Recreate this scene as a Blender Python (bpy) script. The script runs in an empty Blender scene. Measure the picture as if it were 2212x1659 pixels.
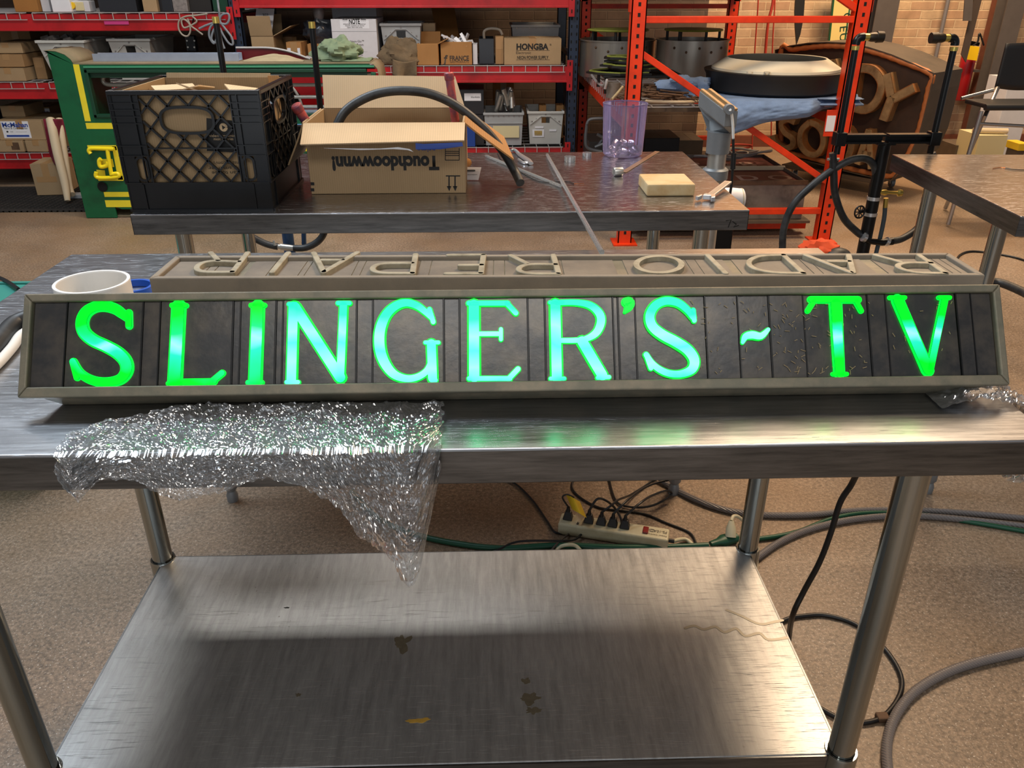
import bpy, bmesh, math, random
from mathutils import Vector, Matrix, noise
random.seed(7)
SC = bpy.context.scene
COL = SC.collection
R = math.radians

# ---------------------------------------------------------------- camera
F_PX, CX, CY = 1739.0, 1106.0, 829.5
PITCH, YAW, CAM_H = R(26.63), R(1.65), 1.40
cam_data = bpy.data.cameras.new('camera')
cam_data.sensor_fit = 'HORIZONTAL'
cam_data.sensor_width = 36.0
cam_data.lens = F_PX / 2212.0 * 36.0
cam_data.clip_start = 0.02
cam_data.clip_end = 60
cam = bpy.data.objects.new('camera', cam_data)
COL.objects.link(cam)
cam.location = (0, 0, CAM_H)
cam.rotation_euler = (R(90) - PITCH, 0, -YAW)
SC.camera = cam

# ---------------------------------------------------------------- light
SC.view_settings.view_transform = 'Standard'
SC.view_settings.look = 'None'
SC.view_settings.gamma = 1.0
SC.view_settings.use_curve_mapping = False
SC.view_settings.exposure = 0.15
world = bpy.data.worlds.new('world')
SC.world = world
world.use_nodes = True
bg = world.node_tree.nodes['Background']
bg.inputs['Color'].default_value = (0.60, 0.62, 0.66, 1)
bg.inputs['Strength'].default_value = 0.40

def area(name, loc, target, sx, sy, power, color, spread=180):
    l = bpy.data.lights.new(name, 'AREA')
    l.shape = 'RECTANGLE'
    l.size, l.size_y = sx, sy
    l.energy = power
    l.color = color
    l.spread = R(spread)
    o = bpy.data.objects.new(name, l)
    COL.objects.link(o)
    o.location = loc
    d = Vector(target) - Vector(loc)
    o.rotation_euler = d.to_track_quat('-Z', 'Y').to_euler()
    return o

area('ceiling_lamp_cool', (-1.7, 2.5, 3.7), (-1.2, 1.6, 0), 1.8, 0.8, 88, (0.76, 0.88, 1.0))
area('ceiling_lamp_warm', (1.7, 3.2, 3.5), (1.0, 1.8, 0), 1.2, 0.9, 108, (1.0, 0.73, 0.48))
area('ceiling_lamp_behind', (0.1, -1.1, 3.6), (0.1, 1.2, 0.3), 2.6, 0.8, 40, (0.98, 0.95, 0.90))
area('wall_lamp_warm', (3.3, 6.0, 4.0), (3.4, 7.9, 1.0), 1.2, 0.4, 230, (1.0, 0.74, 0.48))
area('front_fill', (-0.4, -2.6, 1.3), (-0.1, 1.2, 0.3), 3.2, 2.2, 26, (0.90, 0.95, 1.0))  # added cool fill from behind the camera, lifts the lower shelf
area('rack_lamp', (-1.3, 4.2, 4.0), (-1.3, 5.9, 0.6), 3.2, 0.5, 85, (1.0, 0.95, 0.88))

# ---------------------------------------------------------------- pixel <-> place
def ray(px, py):
    u, v = (px - CX) / F_PX, (py - CY) / F_PX
    fw = math.cos(PITCH) - v * math.sin(PITCH)
    dn = math.sin(PITCH) + v * math.cos(PITCH)
    return Vector((math.sin(YAW) * fw + math.cos(YAW) * u, math.cos(YAW) * fw - math.sin(YAW) * u, -dn))

CAMP = Vector((0, 0, CAM_H))
def W(px, py, z=None, Y=None, X=None, plane=None):
    """the point of the place seen there, on a given level / distance / plane"""
    d = ray(px, py)
    if z is not None: t = (z - CAM_H) / d.z
    elif Y is not None: t = Y / d.y
    elif X is not None: t = X / d.x
    else: t = (plane[0] - CAMP).dot(plane[1]) / d.dot(plane[1])
    return CAMP + d * t

# ---------------------------------------------------------------- materials
def lin(c):
    if isinstance(c, str):
        c = [int(c[i:i + 2], 16) / 255 for i in (0, 2, 4)]
    return tuple(x / 12.92 if x <= 0.04045 else ((x + 0.055) / 1.055) ** 2.4 for x in c[:3]) + (1,)

class Nt:
    def __init__(s, name):
        s.m = bpy.data.materials.new(name)
        s.m.use_nodes = True
        s.t = s.m.node_tree
        s.b = s.t.nodes['Principled BSDF']
        s.out = s.t.nodes['Material Output']
        s._co = None
    def n(s, typ, **kw):
        nd = s.t.nodes.new(typ)
        for k, v in kw.items():
            if k.startswith('_'): setattr(nd, k[1:], v)
            else: nd.inputs[k.replace('_', ' ')].default_value = v
        return nd
    def l(s, a, b): s.t.links.new(a, b)
    def co(s, scale=(1, 1, 1), rot=(0, 0, 0)):
        if s._co is None:
            s._co = s.n('ShaderNodeNewGeometry')
        mp = s.n('ShaderNodeMapping')
        mp.inputs['Scale'].default_value = scale
        mp.inputs['Rotation'].default_value = rot
        s.l(s._co.outputs['Position'], mp.inputs['Vector'])
        return mp.outputs['Vector']
    def noise(s, scale, detail=4, rough=0.55, stretch=(1, 1, 1), rot=(0, 0, 0)):
        nd = s.n('ShaderNodeTexNoise', Scale=scale, Detail=detail, Roughness=rough)
        s.l(s.co(stretch, rot), nd.inputs['Vector'])
        return nd.outputs['Fac']
    def ramp(s, fac, stops):
        r = s.n('ShaderNodeValToRGB')
        e = r.color_ramp.elements
        while len(e) < len(stops): e.new(0.5)
        for i, (p, c) in enumerate(stops):
            e[i].position = p
            e[i].color = c if len(c) == 4 else tuple(c) + (1,)
        s.l(fac, r.inputs['Fac'])
        return r.outputs['Color']
    def mix(s, fac, a, b, blend='MIX'):
        m = s.n('ShaderNodeMix', _data_type='RGBA', _blend_type=blend)
        for sock, v in ((m.inputs[0], fac), (m.inputs[6], a), (m.inputs[7], b)):
            if hasattr(v, 'links'): s.l(v, sock)
            else: sock.default_value = v
        return m.outputs[2]
    def bump(s, h, strength=0.3, dist=0.01):
        b = s.n('ShaderNodeBump', Strength=strength, Distance=dist)
        s.l(h, b.inputs['Height'])
        s.l(b.outputs['Normal'], s.b.inputs['Normal'])

def g(v): return (v, v, v, 1)

MATS = {}
def mat(name, col='808080', rough=0.6, metal=0.0, var=0.0, vscale=12.0, dirt=None, damt=0.5, dscale=5.0, bump=0.0, bscale=60.0, stretch=(1, 1, 1), coat=0.0, spec=0.5):
    """plain surface with procedural tone variation, dust/dirt patches and fine bump"""
    if name in MATS: return MATS[name]
    t = Nt(name)
    c = lin(col)
    t.b.inputs['Base Color'].default_value = c
    t.b.inputs['Roughness'].default_value = rough
    t.b.inputs['Metallic'].default_value = metal
    t.b.inputs['Specular IOR Level'].default_value = spec
    if coat: t.b.inputs['Coat Weight'].default_value = coat
    out = None
    if var:
        f = t.noise(vscale, 5, 0.6, stretch)
        k = t.ramp(f, [(0.3, g(1 - var)), (0.7, g(1 + var * 0.6))])
        out = t.mix(1.0, c, k, 'MULTIPLY')
    if dirt:
        f = t.noise(dscale, 6, 0.65)
        k = t.ramp(f, [(0.5 - damt * 0.2, g(0)), (0.68, g(1))])
        out = t.mix(k, out if out is not None else c, lin(dirt))
    if out is not None: t.l(out, t.b.inputs['Base Color'])
    if bump:
        t.bump(t.noise(bscale, 4, 0.6, stretch), bump, 0.004)
    MATS[name] = t.m
    return t.m

def steel(name, col, r0, r1, stretch, scratches=True, spots=False, metal=1.0):
    t = Nt(name)
    t.b.inputs['Metallic'].default_value = metal
    c = lin(col)
    f = t.noise(3.0, 6, 0.6)
    k = t.ramp(f, [(0.3, g(0.80)), (0.7, g(1.08))])
    out = t.mix(1.0, c, k, 'MULTIPLY')
    br = t.noise(9.0, 8, 0.7, stretch)
    out = t.mix(0.22, out, t.ramp(br, [(0.3, g(0.25)), (0.72, g(0.9))]), 'MIX')
    if spots:
        v = t.noise(150.0, 3, 0.5)
        m = t.noise(2.2, 3, 0.5)
        sp = t.mix(1.0, t.ramp(v, [(0.66, g(0)), (0.74, g(0.6))]), t.ramp(m, [(0.50, g(0.0)), (0.7, g(0.9))]), 'MULTIPLY')
        out = t.mix(sp, out, lin('4a4036'))
    t.l(out, t.b.inputs['Base Color'])
    rr = t.mix(t.ramp(br, [(0.3, g(0)), (0.7, g(1))]), g(r0), g(r1))
    big = t.noise(1.7, 5, 0.6)
    rr = t.mix(0.35, rr, t.ramp(big, [(0.35, g(r0)), (0.65, g(r1))]))
    t.l(rr, t.b.inputs['Roughness'])
    if scratches:
        n1 = t.noise(22, 2, 0.5, (1.2, 44, 1), (0, 0, R(32)))
        n2 = t.noise(18, 2, 0.5, (1, 52, 1), (0, 0, R(-61)))
        s1 = t.ramp(n1, [(0.66, g(0)), (0.72, g(1))])
        s2 = t.ramp(n2, [(0.67, g(0)), (0.73, g(1))])
        s = t.mix(1.0, s1, s2, 'ADD')
        t.bump(s, 0.35, 0.0008)
        t.l(t.mix(t.mix(0.5, g(0), s), rr, g(0.5)), t.b.inputs['Roughness'])
    MATS[name] = t.m
    return t.m

def cardboard(name, col, var=0.10):
    if name in MATS: return MATS[name]
    t = Nt(name)
    c = lin(col)
    flute = t.n('ShaderNodeTexWave', Scale=55.0, Distortion=0.4, Detail=1.0)
    flute.bands_direction = 'X'
    t.l(t.co(), flute.inputs['Vector'])
    k = t.ramp(t.noise(6, 5), [(0.3, g(1 - var)), (0.7, g(1.03))])
    out = t.mix(1.0, c, k, 'MULTIPLY')
    out = t.mix(0.10, out, flute.outputs['Color'], 'MULTIPLY')
    t.l(out, t.b.inputs['Base Color'])
    t.b.inputs['Roughness'].default_value = 0.82
    t.b.inputs['Specular IOR Level'].default_value = 0.25
    t.bump(flute.outputs['Fac'], 0.12, 0.002)
    MATS[name] = t.m
    return t.m

def glassy(name, tint, base=0.08, rough=0.04, fres=1.35, dens=0.0):
    """thin clear sheet: passes light straight through, glints at grazing angles"""
    t = Nt(name)
    tr = t.n('ShaderNodeBsdfTransparent', Color=lin(tint))
    gl = t.n('ShaderNodeBsdfGlossy', Roughness=rough, Color=(1, 1, 1, 1))
    df = t.n('ShaderNodeBsdfDiffuse', Color=lin(tint))
    fr = t.n('ShaderNodeFresnel', IOR=fres)
    add = t.n('ShaderNodeMath', _operation='ADD')
    t.l(fr.outputs[0], add.inputs[0])
    add.inputs[1].default_value = base
    mx = t.n('ShaderNodeMixShader')
    t.l(add.outputs[0], mx.inputs[0])
    t.l(tr.outputs[0], mx.inputs[1])
    t.l(gl.outputs[0], mx.inputs[2])
    mx2 = t.n('ShaderNodeMixShader')
    mx2.inputs[0].default_value = dens
    t.l(mx.outputs[0], mx2.inputs[1])
    t.l(df.outputs[0], mx2.inputs[2])
    t.l(mx2.outputs[0], t.out.inputs['Surface'])
    MATS[name] = t.m
    return t

# ---------------------------------------------------------------- mesh builder
ORG = {}
def catmull(pts, sub=6, closed=False):
    pts = [Vector(p) for p in pts]
    n = len(pts)
    if n < 3: return pts
    out = []
    rng = range(n) if closed else range(n - 1)
    for i in rng:
        if closed: p0, p1, p2, p3 = pts[(i - 1) % n], pts[i], pts[(i + 1) % n], pts[(i + 2) % n]
        else: p0, p1, p2, p3 = pts[max(i - 1, 0)], pts[i], pts[i + 1], pts[min(i + 2, n - 1)]
        for k in range(sub):
            t = k / sub
            out.append(0.5 * ((2 * p1) + (p2 - p0) * t + (2 * p0 - 5 * p1 + 4 * p2 - p3) * t * t + (3 * p1 - p0 - 3 * p2 + p3) * t ** 3))
    if not closed: out.append(pts[-1])
    return out

class MB:
    def __init__(s): s.bm = bmesh.new(); s.mi = 0; s.X = None
    def add(s, vs, fs):
        if s.X is not None: vs = [s.X @ Vector(v) for v in vs]
        bv = [s.bm.verts.new(v) for v in vs]
        for f in fs:
            try:
                fc = s.bm.faces.new([bv[i] for i in f]); fc.material_index = s.mi
            except ValueError: pass
        return s
    def hexa(s, p):
        return s.add(p, [(0, 3, 2, 1), (4, 5, 6, 7), (0, 1, 5, 4), (1, 2, 6, 5), (2, 3, 7, 6), (3, 0, 4, 7)])
    def box(s, x0, x1, y0, y1, z0, z1):
        return s.hexa([(x0, y0, z0), (x1, y0, z0), (x1, y1, z0), (x0, y1, z0), (x0, y0, z1), (x1, y0, z1), (x1, y1, z1), (x0, y1, z1)])
    def obox(s, c, size, rot=(0, 0, 0)):
        m = Matrix.Translation(c) @ (rot if isinstance(rot, Matrix) else Matrix.Rotation(rot[2], 4, 'Z') @ Matrix.Rotation(rot[1], 4, 'Y') @ Matrix.Rotation(rot[0], 4, 'X'))
        a, b, d = [q / 2 for q in size]
        return s.hexa([m @ Vector(v) for v in [(-a, -b, -d), (a, -b, -d), (a, b, -d), (-a, b, -d), (-a, -b, d), (a, -b, d), (a, b, d), (-a, b, d)]])
    def bar(s, p0, p1, w, h, up=(0, 0, 1)):
        """rectangular bar from p0 to p1"""
        p0, p1 = Vector(p0), Vector(p1)
        d = (p1 - p0).normalized()
        up = Vector(up)
        sd = d.cross(up)
        if sd.length < 1e-5: sd = d.cross(Vector((0, 1, 0)))
        sd.normalize(); u2 = sd.cross(d).normalized()
        q = []
        for p in (p0, p1):
            q += [p - sd * w / 2 - u2 * h / 2, p + sd * w / 2 - u2 * h / 2, p + sd * w / 2 + u2 * h / 2, p - sd * w / 2 + u2 * h / 2]
        return s.hexa(q)
    def cyl(s, p0, p1, r0, r1=None, n=18, caps=True):
        return s.tube([p0, p1], [r0, r0 if r1 is None else r1], n, caps=caps)
    def tube(s, pts, r, n=10, caps=True, closed=False, flat=1.0):
        pts = [Vector(p) for p in pts]
        m = len(pts)
        rs = r if isinstance(r, (list, tuple)) else [r] * m
        if len(rs) != m:
            rs = [rs[min(int(i / (m - 1) * (len(rs) - 1)), len(rs) - 2)] * (1 - (i / (m - 1) * (len(rs) - 1)) % 1 if i < m - 1 else 0) + rs[min(int(i / (m - 1) * (len(rs) - 1)) + 1, len(rs) - 1)] * ((i / (m - 1) * (len(rs) - 1)) % 1 if i < m - 1 else 1) for i in range(m)]
        tg = []
        for i in range(m):
            if closed: a, b = pts[(i - 1) % m], pts[(i + 1) % m]
            else: a, b = pts[max(i - 1, 0)], pts[min(i + 1, m - 1)]
            d = b - a
            tg.append(d.normalized() if d.length > 1e-9 else Vector((0, 0, 1)))
        ref = Vector((0, 0, 1)) if abs(tg[0].z) < 0.9 else Vector((1, 0, 0))
        nr = tg[0].cross(ref).normalized()
        vs, fs = [], []
        for i in range(m):
            nr = nr - tg[i] * nr.dot(tg[i])
            if nr.length < 1e-6: nr = tg[i].orthogonal()
            nr.normalize()
            bn = tg[i].cross(nr)
            for k in range(n):
                a = 2 * math.pi * k / n
                vs.append(pts[i] + (nr * math.cos(a) + bn * math.sin(a) * flat) * rs[i])
        seg = m if closed else m - 1
        for i in range(seg):
            j = (i + 1) % m
            for k in range(n):
                fs.append((i * n + k, i * n + (k + 1) % n, j * n + (k + 1) % n, j * n + k))
        if caps and not closed:
            fs.append(tuple(range(n - 1, -1, -1)))
            fs.append(tuple((m - 1) * n + k for k in range(n)))
        return s.add(vs, fs)
    def lathe(s, prof, c, n=32, sx=1, sy=1):
        """prof: (r, z) list, closed top/bottom where r == 0"""
        c = Vector(c)
        vs, fs = [], []
        for (r, z) in prof:
            for k in range(n):
                a = 2 * math.pi * k / n
                vs.append((c.x + math.cos(a) * r * sx, c.y + math.sin(a) * r * sy, c.z + z))
        for i in range(len(prof) - 1):
            for k in range(n):
                fs.append((i * n + k, i * n + (k + 1) % n, (i + 1) * n + (k + 1) % n, (i + 1) * n + k))
        s.add(vs, fs)
        return s
    def prism(s, poly, vec):
        poly = [Vector(p) for p in poly]; vec = Vector(vec); n = len(poly)
        vs = poly + [p + vec for p in poly]
        fs = [tuple(range(n - 1, -1, -1)), tuple(range(n, 2 * n))] + [(i, (i + 1) % n, n + (i + 1) % n, n + i) for i in range(n)]
        return s.add(vs, fs)
    def grid(s, nx, ny, f):
        vs = [f(i / nx, j / ny) for j in range(ny + 1) for i in range(nx + 1)]
        fs = [(j * (nx + 1) + i, j * (nx + 1) + i + 1, (j + 1) * (nx + 1) + i + 1, (j + 1) * (nx + 1) + i) for j in range(ny) for i in range(nx)]
        return s.add(vs, fs)
    def ball(s, c, r, n=14, m=9, sx=1, sy=1, sz=1, f=None):
        c = Vector(c); vs, fs = [], []
        for j in range(m + 1):
            ph = math.pi * j / m
            for k in range(n):
                a = 2 * math.pi * k / n
                d = Vector((math.sin(ph) * math.cos(a), math.sin(ph) * math.sin(a), math.cos(ph)))
                q = 1 if f is None else f(d)
                vs.append((c.x + d.x * r * sx * q, c.y + d.y * r * sy * q, c.z + d.z * r * sz * q))
        for j in range(m):
            for k in range(n):
                fs.append((j * n + k, j * n + (k + 1) % n, (j + 1) * n + (k + 1) % n, (j + 1) * n + k))
        return s.add(vs, fs)
    def stroke(s, fr, pts, w, h0, h1, cap=True):
        """flat ribbon of given width along 2D points in a frame, raised from h0 to h1"""
        pts = [Vector((p[0], p[1])) for p in pts]
        m = len(pts)
        ws = w if isinstance(w, (list, tuple)) else [w] * m
        L, Rr = [], []
        for i in range(m):
            a, b = pts[max(i - 1, 0)], pts[min(i + 1, m - 1)]
            d = (b - a); d = d.normalized() if d.length > 0 else Vector((1, 0))
            nn = Vector((-d.y, d.x))
            k = 1.0
            if 0 < i < m - 1:
                e = (pts[i + 1] - pts[i]).normalized()
                c_ = abs(Vector((-e.y, e.x)).dot(nn)); k = 1 / max(c_, 0.6)
            L.append(pts[i] + nn * ws[i] / 2 * k); Rr.append(pts[i] - nn * ws[i] / 2 * k)
        poly = list(L)
        if cap:
            d = (pts[-1] - pts[-2]).normalized(); a0 = math.atan2(d.y, d.x)
            poly += [pts[-1] + Vector((math.cos(a0 + q), math.sin(a0 + q))) * ws[-1] / 2 for q in (R(60), R(30), 0, R(-30), R(-60))]
        poly += Rr[::-1]
        if cap:
            d = (pts[0] - pts[1]).normalized(); a0 = math.atan2(d.y, d.x)
            poly += [pts[0] + Vector((math.cos(a0 + q), math.sin(a0 + q))) * ws[0] / 2 for q in (R(60), R(30), 0, R(-30), R(-60))]
        # strip of quads for top, walls round the outline
        n = len(poly)
        o, ex, ey, nz = fr
        P = lambda q, h: o + ex * q.x + ey * q.y + nz * h
        vs = [P(q, h0) for q in poly] + [P(q, h1) for q in poly]
        fs = [(i, (i + 1) % n, n + (i + 1) % n, n + i) for i in range(n)]
        nc = 5 if cap else 0
        for i in range(m - 1):
            a, b, c_, d_ = i, i + 1, n - nc - 2 - i, n - nc - 1 - i
            fs.append((n + a, n + b, n + c_, n + d_))
        if cap:
            fs.append(tuple(n + i for i in range(m - 1, m + 6)))
            fs.append(tuple(n + i for i in range(n - nc - 1, n)) + (n,))
        return s.add(vs, fs)
    def build(s, name, m, parent=None, org=None, smooth=False, bevel=0.0, seg=2, weld=False, mats=None, solid=0.0):
        if weld: bmesh.ops.remove_doubles(s.bm, verts=s.bm.verts, dist=1e-5)
        bmesh.ops.recalc_face_normals(s.bm, faces=s.bm.faces)
        if parent is not None: O = ORG[parent.name]
        elif org is not None: O = Vector(org)
        else:
            v = [x.co for x in s.bm.verts]
            O = Vector(((min(p.x for p in v) + max(p.x for p in v)) / 2, (min(p.y for p in v) + max(p.y for p in v)) / 2, min(p.z for p in v)))
        for v in s.bm.verts: v.co -= O
        me = bpy.data.meshes.new(name)
        s.bm.to_mesh(me); s.bm.free()
        if isinstance(m, str): m = MATS[m]
        me.materials.append(m)
        for q in (mats or []): me.materials.append(MATS[q] if isinstance(q, str) else q)
        o = bpy.data.objects.new(name, me)
        COL.objects.link(o)
        if parent is not None: o.parent = parent
        else: o.location = O
        ORG[o.name] = O
        if smooth:
            me.shade_smooth()
            me.set_sharp_from_angle(angle=R(42))
        if solid:
            q = o.modifiers.new('solid', 'SOLIDIFY'); q.thickness = solid; q.offset = 0
        if bevel:
            q = o.modifiers.new('bevel', 'BEVEL'); q.width = bevel; q.segments = seg; q.limit_method = 'ANGLE'; q.angle_limit = R(50)
        return o

def tag(o, label, cat, group=None, kind=None):
    o['label'] = label; o['category'] = cat
    if group: o['group'] = group
    if kind: o['kind'] = kind
    return o
def lab(o, label): o['label'] = label; return o
def thing(name, label, cat, loc, group=None):
    o = bpy.data.objects.new(name, None)
    COL.objects.link(o)
    o.location = loc
    o.empty_display_size = 0.05
    ORG[o.name] = Vector(loc)
    return tag(o, label, cat, group)
def structure(o): o['kind'] = 'structure'; return o

def frame(o, ex, ey):
    ex = Vector(ex).normalized(); ey = Vector(ey)
    ey = (ey - ex * ey.dot(ex)).normalized()
    return (Vector(o), ex, ey, ex.cross(ey))
FRONT = lambda x, y, z: frame((x, y, z), (1, 0, 0), (0, 0, 1))      # text on a face towards the camera
FLIP = lambda x, y, z: frame((x, y, z), (-1, 0, 0), (0, 0, -1))     # the same, printed upside down
def text(body, size, fr, m, parent, name='printed_text', bold=0.0, width=None, lift=0.0006, spacing=1.0, align='CENTER', org=None):
    """lettering in the built-in font, a thin print lying on a face; fr origin = middle of the line"""
    cu = bpy.data.curves.new(name, 'FONT')
    cu.body = body; cu.size = 1.0; cu.align_x = align; cu.align_y = 'CENTER'
    cu.offset = bold; cu.space_character = spacing; cu.resolution_u = 3
    tmp = bpy.data.objects.new('tmp', cu)
    COL.objects.link(tmp)
    dg = bpy.context.evaluated_depsgraph_get()
    me = bpy.data.meshes.new_from_object(tmp.evaluated_get(dg))
    me.name = name
    bpy.data.objects.remove(tmp); bpy.data.curves.remove(cu)
    o_, ex, ey, nz = fr
    vs = me.vertices
    if not len(vs): return None
    k = size; kx = size
    if width:
        xs = [v.co.x for v in vs]; kx = width / (max(xs) - min(xs))
    O = ORG[parent.name] if parent is not None else o_
    for v in vs: v.co = o_ + ex * v.co.x * kx + ey * v.co.y * k + nz * lift - O
    if isinstance(m, str): m = MATS[m]
    me.materials.clear(); me.materials.append(m)
    ob = bpy.data.objects.new(name, me)
    COL.objects.link(ob)
    if parent is not None: ob.parent = parent
    else: ob.location = O
    ORG[ob.name] = O
    return ob

# ---------------------------------------------------------------- surface library
steel('steel_top', 'a6a6ab', 0.17, 0.30, (1, 18, 1))
steel('steel_main', 'a4a6ab', 0.25, 0.38, (1, 18, 1))
steel('steel_shelf', '8f8f8e', 0.28, 0.40, (9, 1, 1), spots=True, metal=0.72)
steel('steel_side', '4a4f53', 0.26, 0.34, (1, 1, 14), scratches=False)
mat('leg_chrome', 'a9aeac', 0.10, 1.0, var=0.10, vscale=5, stretch=(1, 1, 0.2))
mat('sign_paint', '6e6a5a', 0.52, 0.25, var=0.14, vscale=20, dirt='857a66', damt=0.4, dscale=26, bump=0.12)
mat('sign_dust', '80776a', 0.75, 0.1, var=0.12, vscale=14, dirt='8f8372', damt=0.8, dscale=12, bump=0.18)
mat('enamel_front', '3f3f40', 0.27, 0.35, var=0.25, vscale=6, dirt='565049', damt=0.45, dscale=24, bump=0.06)
mat('enamel_dusty', '5f574e', 0.62, 0.1, var=0.22, vscale=16, dirt='837868', damt=0.9, dscale=9, bump=0.15)
mat('slot_black', '0d0e10', 0.35, 0.3)
mat('slot_glass', '9fb4ba', 0.2, 0.6)
mat('letter_cream', 'a89f88', 0.55, var=0.10, vscale=30, dirt='7d745f', damt=0.5, dscale=30)
mat('black_plastic', '0c0f13', 0.28, var=0.25, vscale=30)
mat('black_rubber', '191b1d', 0.48, var=0.15, vscale=20, dirt='3c3d3d', damt=0.3, dscale=15)
mat('black_cord', '0f0f10', 0.42)
mat('black_iron', '0d0d0e', 0.30, 0.3, var=0.2)
mat('brass', 'd8bf66', 0.28, 0.9, var=0.15)
mat('zinc', 'bfbeb8', 0.35, 0.8, var=0.15)
mat('chrome', 'd8d8d8', 0.28, 0.85)
mat('pvc_white', 'e6e4df', 0.42, var=0.05)
mat('pvc_rim', 'f6f6f4', 0.35)
mat('hose_green', '0e4a33', 0.42, var=0.12, vscale=30)
mat('hose_grey', '6f6b6a', 0.38, var=0.08, vscale=30)
mat('teal_plastic', '2f7f74', 0.5)
mat('blue_plastic', '1f55b8', 0.4)
mat('ink', '0d0c0b', 0.6)
mat('ink_soft', '3a3028', 0.7)
mat('ink_blue', '23418f', 0.6)
mat('label_white', 'dcdce0', 0.6, var=0.05)
cardboard('card_tan', 'a58b69')
cardboard('card_light', 'd0b48f')
cardboard('card_inner', 'b88d60', 0.06)
cardboard('card_dim', '9c7a54')
cardboard('card_brown', 'a3713c')
cardboard('card_orange', 'a87a4a')
cardboard('card_grey', 'a08b70')
mat('card_white', 'c9c7ca', 0.7, var=0.06)
mat('tape_tan', 'a07c52', 0.4)
mat('tote_white', 'b9b8b2', 0.5, var=0.08, vscale=10)
mat('tote_grey', '9b9d9e', 0.5, var=0.08, vscale=10)
mat('rack_red', 'b5161c', 0.32, var=0.10, vscale=6, dirt='8d1014', damt=0.3)
mat('rack_blue', '1d2b40', 0.45, var=0.2)
mat('rack_orange', 'e23a0c', 0.38, var=0.10, vscale=6, dirt='b82f0c', damt=0.3)
mat('hole_black', '050505', 0.9)
mat('wire_white', 'b9b5b2', 0.4, 0.4)
mat('cab_green', '0b5a35', 0.38, var=0.10, vscale=5, dirt='0a4328', damt=0.2)
mat('cab_green_dark', '0a3a26', 0.42)
mat('cab_yellow', 'e3cf2c', 0.45, var=0.06)
mat('cab_dust', '8a7960', 0.8, var=0.2, vscale=5, dirt='6f6a50', damt=0.5, dscale=3)
mat('neon_yellow', 'f0d81e', 0.25)
mat('neon_clear', '9c9a92', 0.2, 0.2)
mat('aluminium', 'b9c2d2', 0.3, 0.7, var=0.08)
mat('red_gloss', '9c0f16', 0.22, var=0.1)
mat('maroon_gloss', '5a0d15', 0.3, var=0.1)
mat('white_edge', 'a9a9a9', 0.4)
mat('cloth_green', '74856a', 0.95, var=0.15, vscale=40, bump=0.4, bscale=120)
mat('cloth_brown', '6b5a44', 0.95, var=0.2, vscale=30, bump=0.4, bscale=120)
mat('cloth_red', '6a1228', 0.95, var=0.2, vscale=30, bump=0.3, bscale=120)
mat('cloth_blue', '6d84a6', 0.95, var=0.12, vscale=18, bump=0.5, bscale=70)
mat('wood_pale', 'c4ad82', 0.7, var=0.16, vscale=10, stretch=(1, 14, 1), dirt='b8905a', damt=0.2, dscale=8)
mat('wood_pole', 'c9b697', 0.6, var=0.08, vscale=10, stretch=(1, 1, 0.1))
mat('red_silicone', 'b04c46', 0.5, var=0.25, vscale=60, dirt='5f3a55', damt=0.3, dscale=40)
mat('grey_cast', '8b8f92', 0.5, 0.5, var=0.12, vscale=14)
mat('rust_tan', 'a58359', 0.6, 0.2, var=0.15, vscale=30)
mat('yellow_paper', 'e0b71a', 0.7, var=0.05)
mat('yellow_tag', 'f2c40c', 0.6)
mat('red_switch', '7c1412', 0.3)
mat('strip_cream', 'c9c1a2', 0.45, var=0.06, dirt='a89b78', damt=0.2)
mat('copper', 'c97b4a', 0.3, 0.9)
mat('mat_rubber', '24221f', 0.75, var=0.2, vscale=18)
mat('sign_brown', '3d2a1d', 0.65, var=0.25, vscale=6, dirt='2a2018', damt=0.5)
mat('sign_side', '54483a', 0.6, var=0.2, vscale=5, dirt='3e352b', damt=0.5)
mat('letter_rust', '9c5a22', 0.6, 0.2, var=0.3, vscale=10, dirt='8a7552', damt=0.7, dscale=6)
mat('letter_tan', 'a88d64', 0.6, 0.1, var=0.25, vscale=9, dirt='6a5236', damt=0.5, dscale=7)
mat('rope_orange', 'b06a38', 0.6, var=0.2, vscale=25)
mat('drum_steel', 'a59f95', 0.33, 0.85, var=0.2, vscale=4, stretch=(4, 4, 0.4))
mat('lamp_cream', 'ddd3ba', 0.5, var=0.05)
mat('olive_edge', '8c8f3a', 0.5, var=0.2)
mat('dark_shade', '1c1815', 0.5, var=0.2)
mat('scrap_rust', '5d4430', 0.7, 0.2, var=0.35, vscale=20)
mat('column_grey', '5b524c', 0.5, 0.2, var=0.1)
mat('column_rust', '6b3a26', 0.7, var=0.2)
mat('conduit', '827b78', 0.4, 0.4)
mat('strap_brown', '41342a', 0.6)
mat('chair_black', '1d1d1f', 0.5)
mat('chair_tube', 'a9a7a6', 0.25, 0.85)
mat('ext_red', 'a3161b', 0.35)
mat('stain_brown', '736b5a', 0.35, 0.6, var=0.2, vscale=80)
mat('stain_gold', 'b08a3a', 0.4, 0.2, var=0.2, vscale=80)
mat('sawdust', 'a08a63', 0.8)
mat('grey_box', '8a7f74', 0.55, 0.3, var=0.25, vscale=5, dirt='4a423b', damt=0.5)
mat('red_face', '5e1d18', 0.6, var=0.2)
mat('cream_panel', 'cbbf94', 0.6)
mat('red_cord', 'a8331f', 0.5)
mat('bag_dark', '2b2c30', 0.15, 0.2)
mat('sage', '6d8a3f', 0.6)

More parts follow.
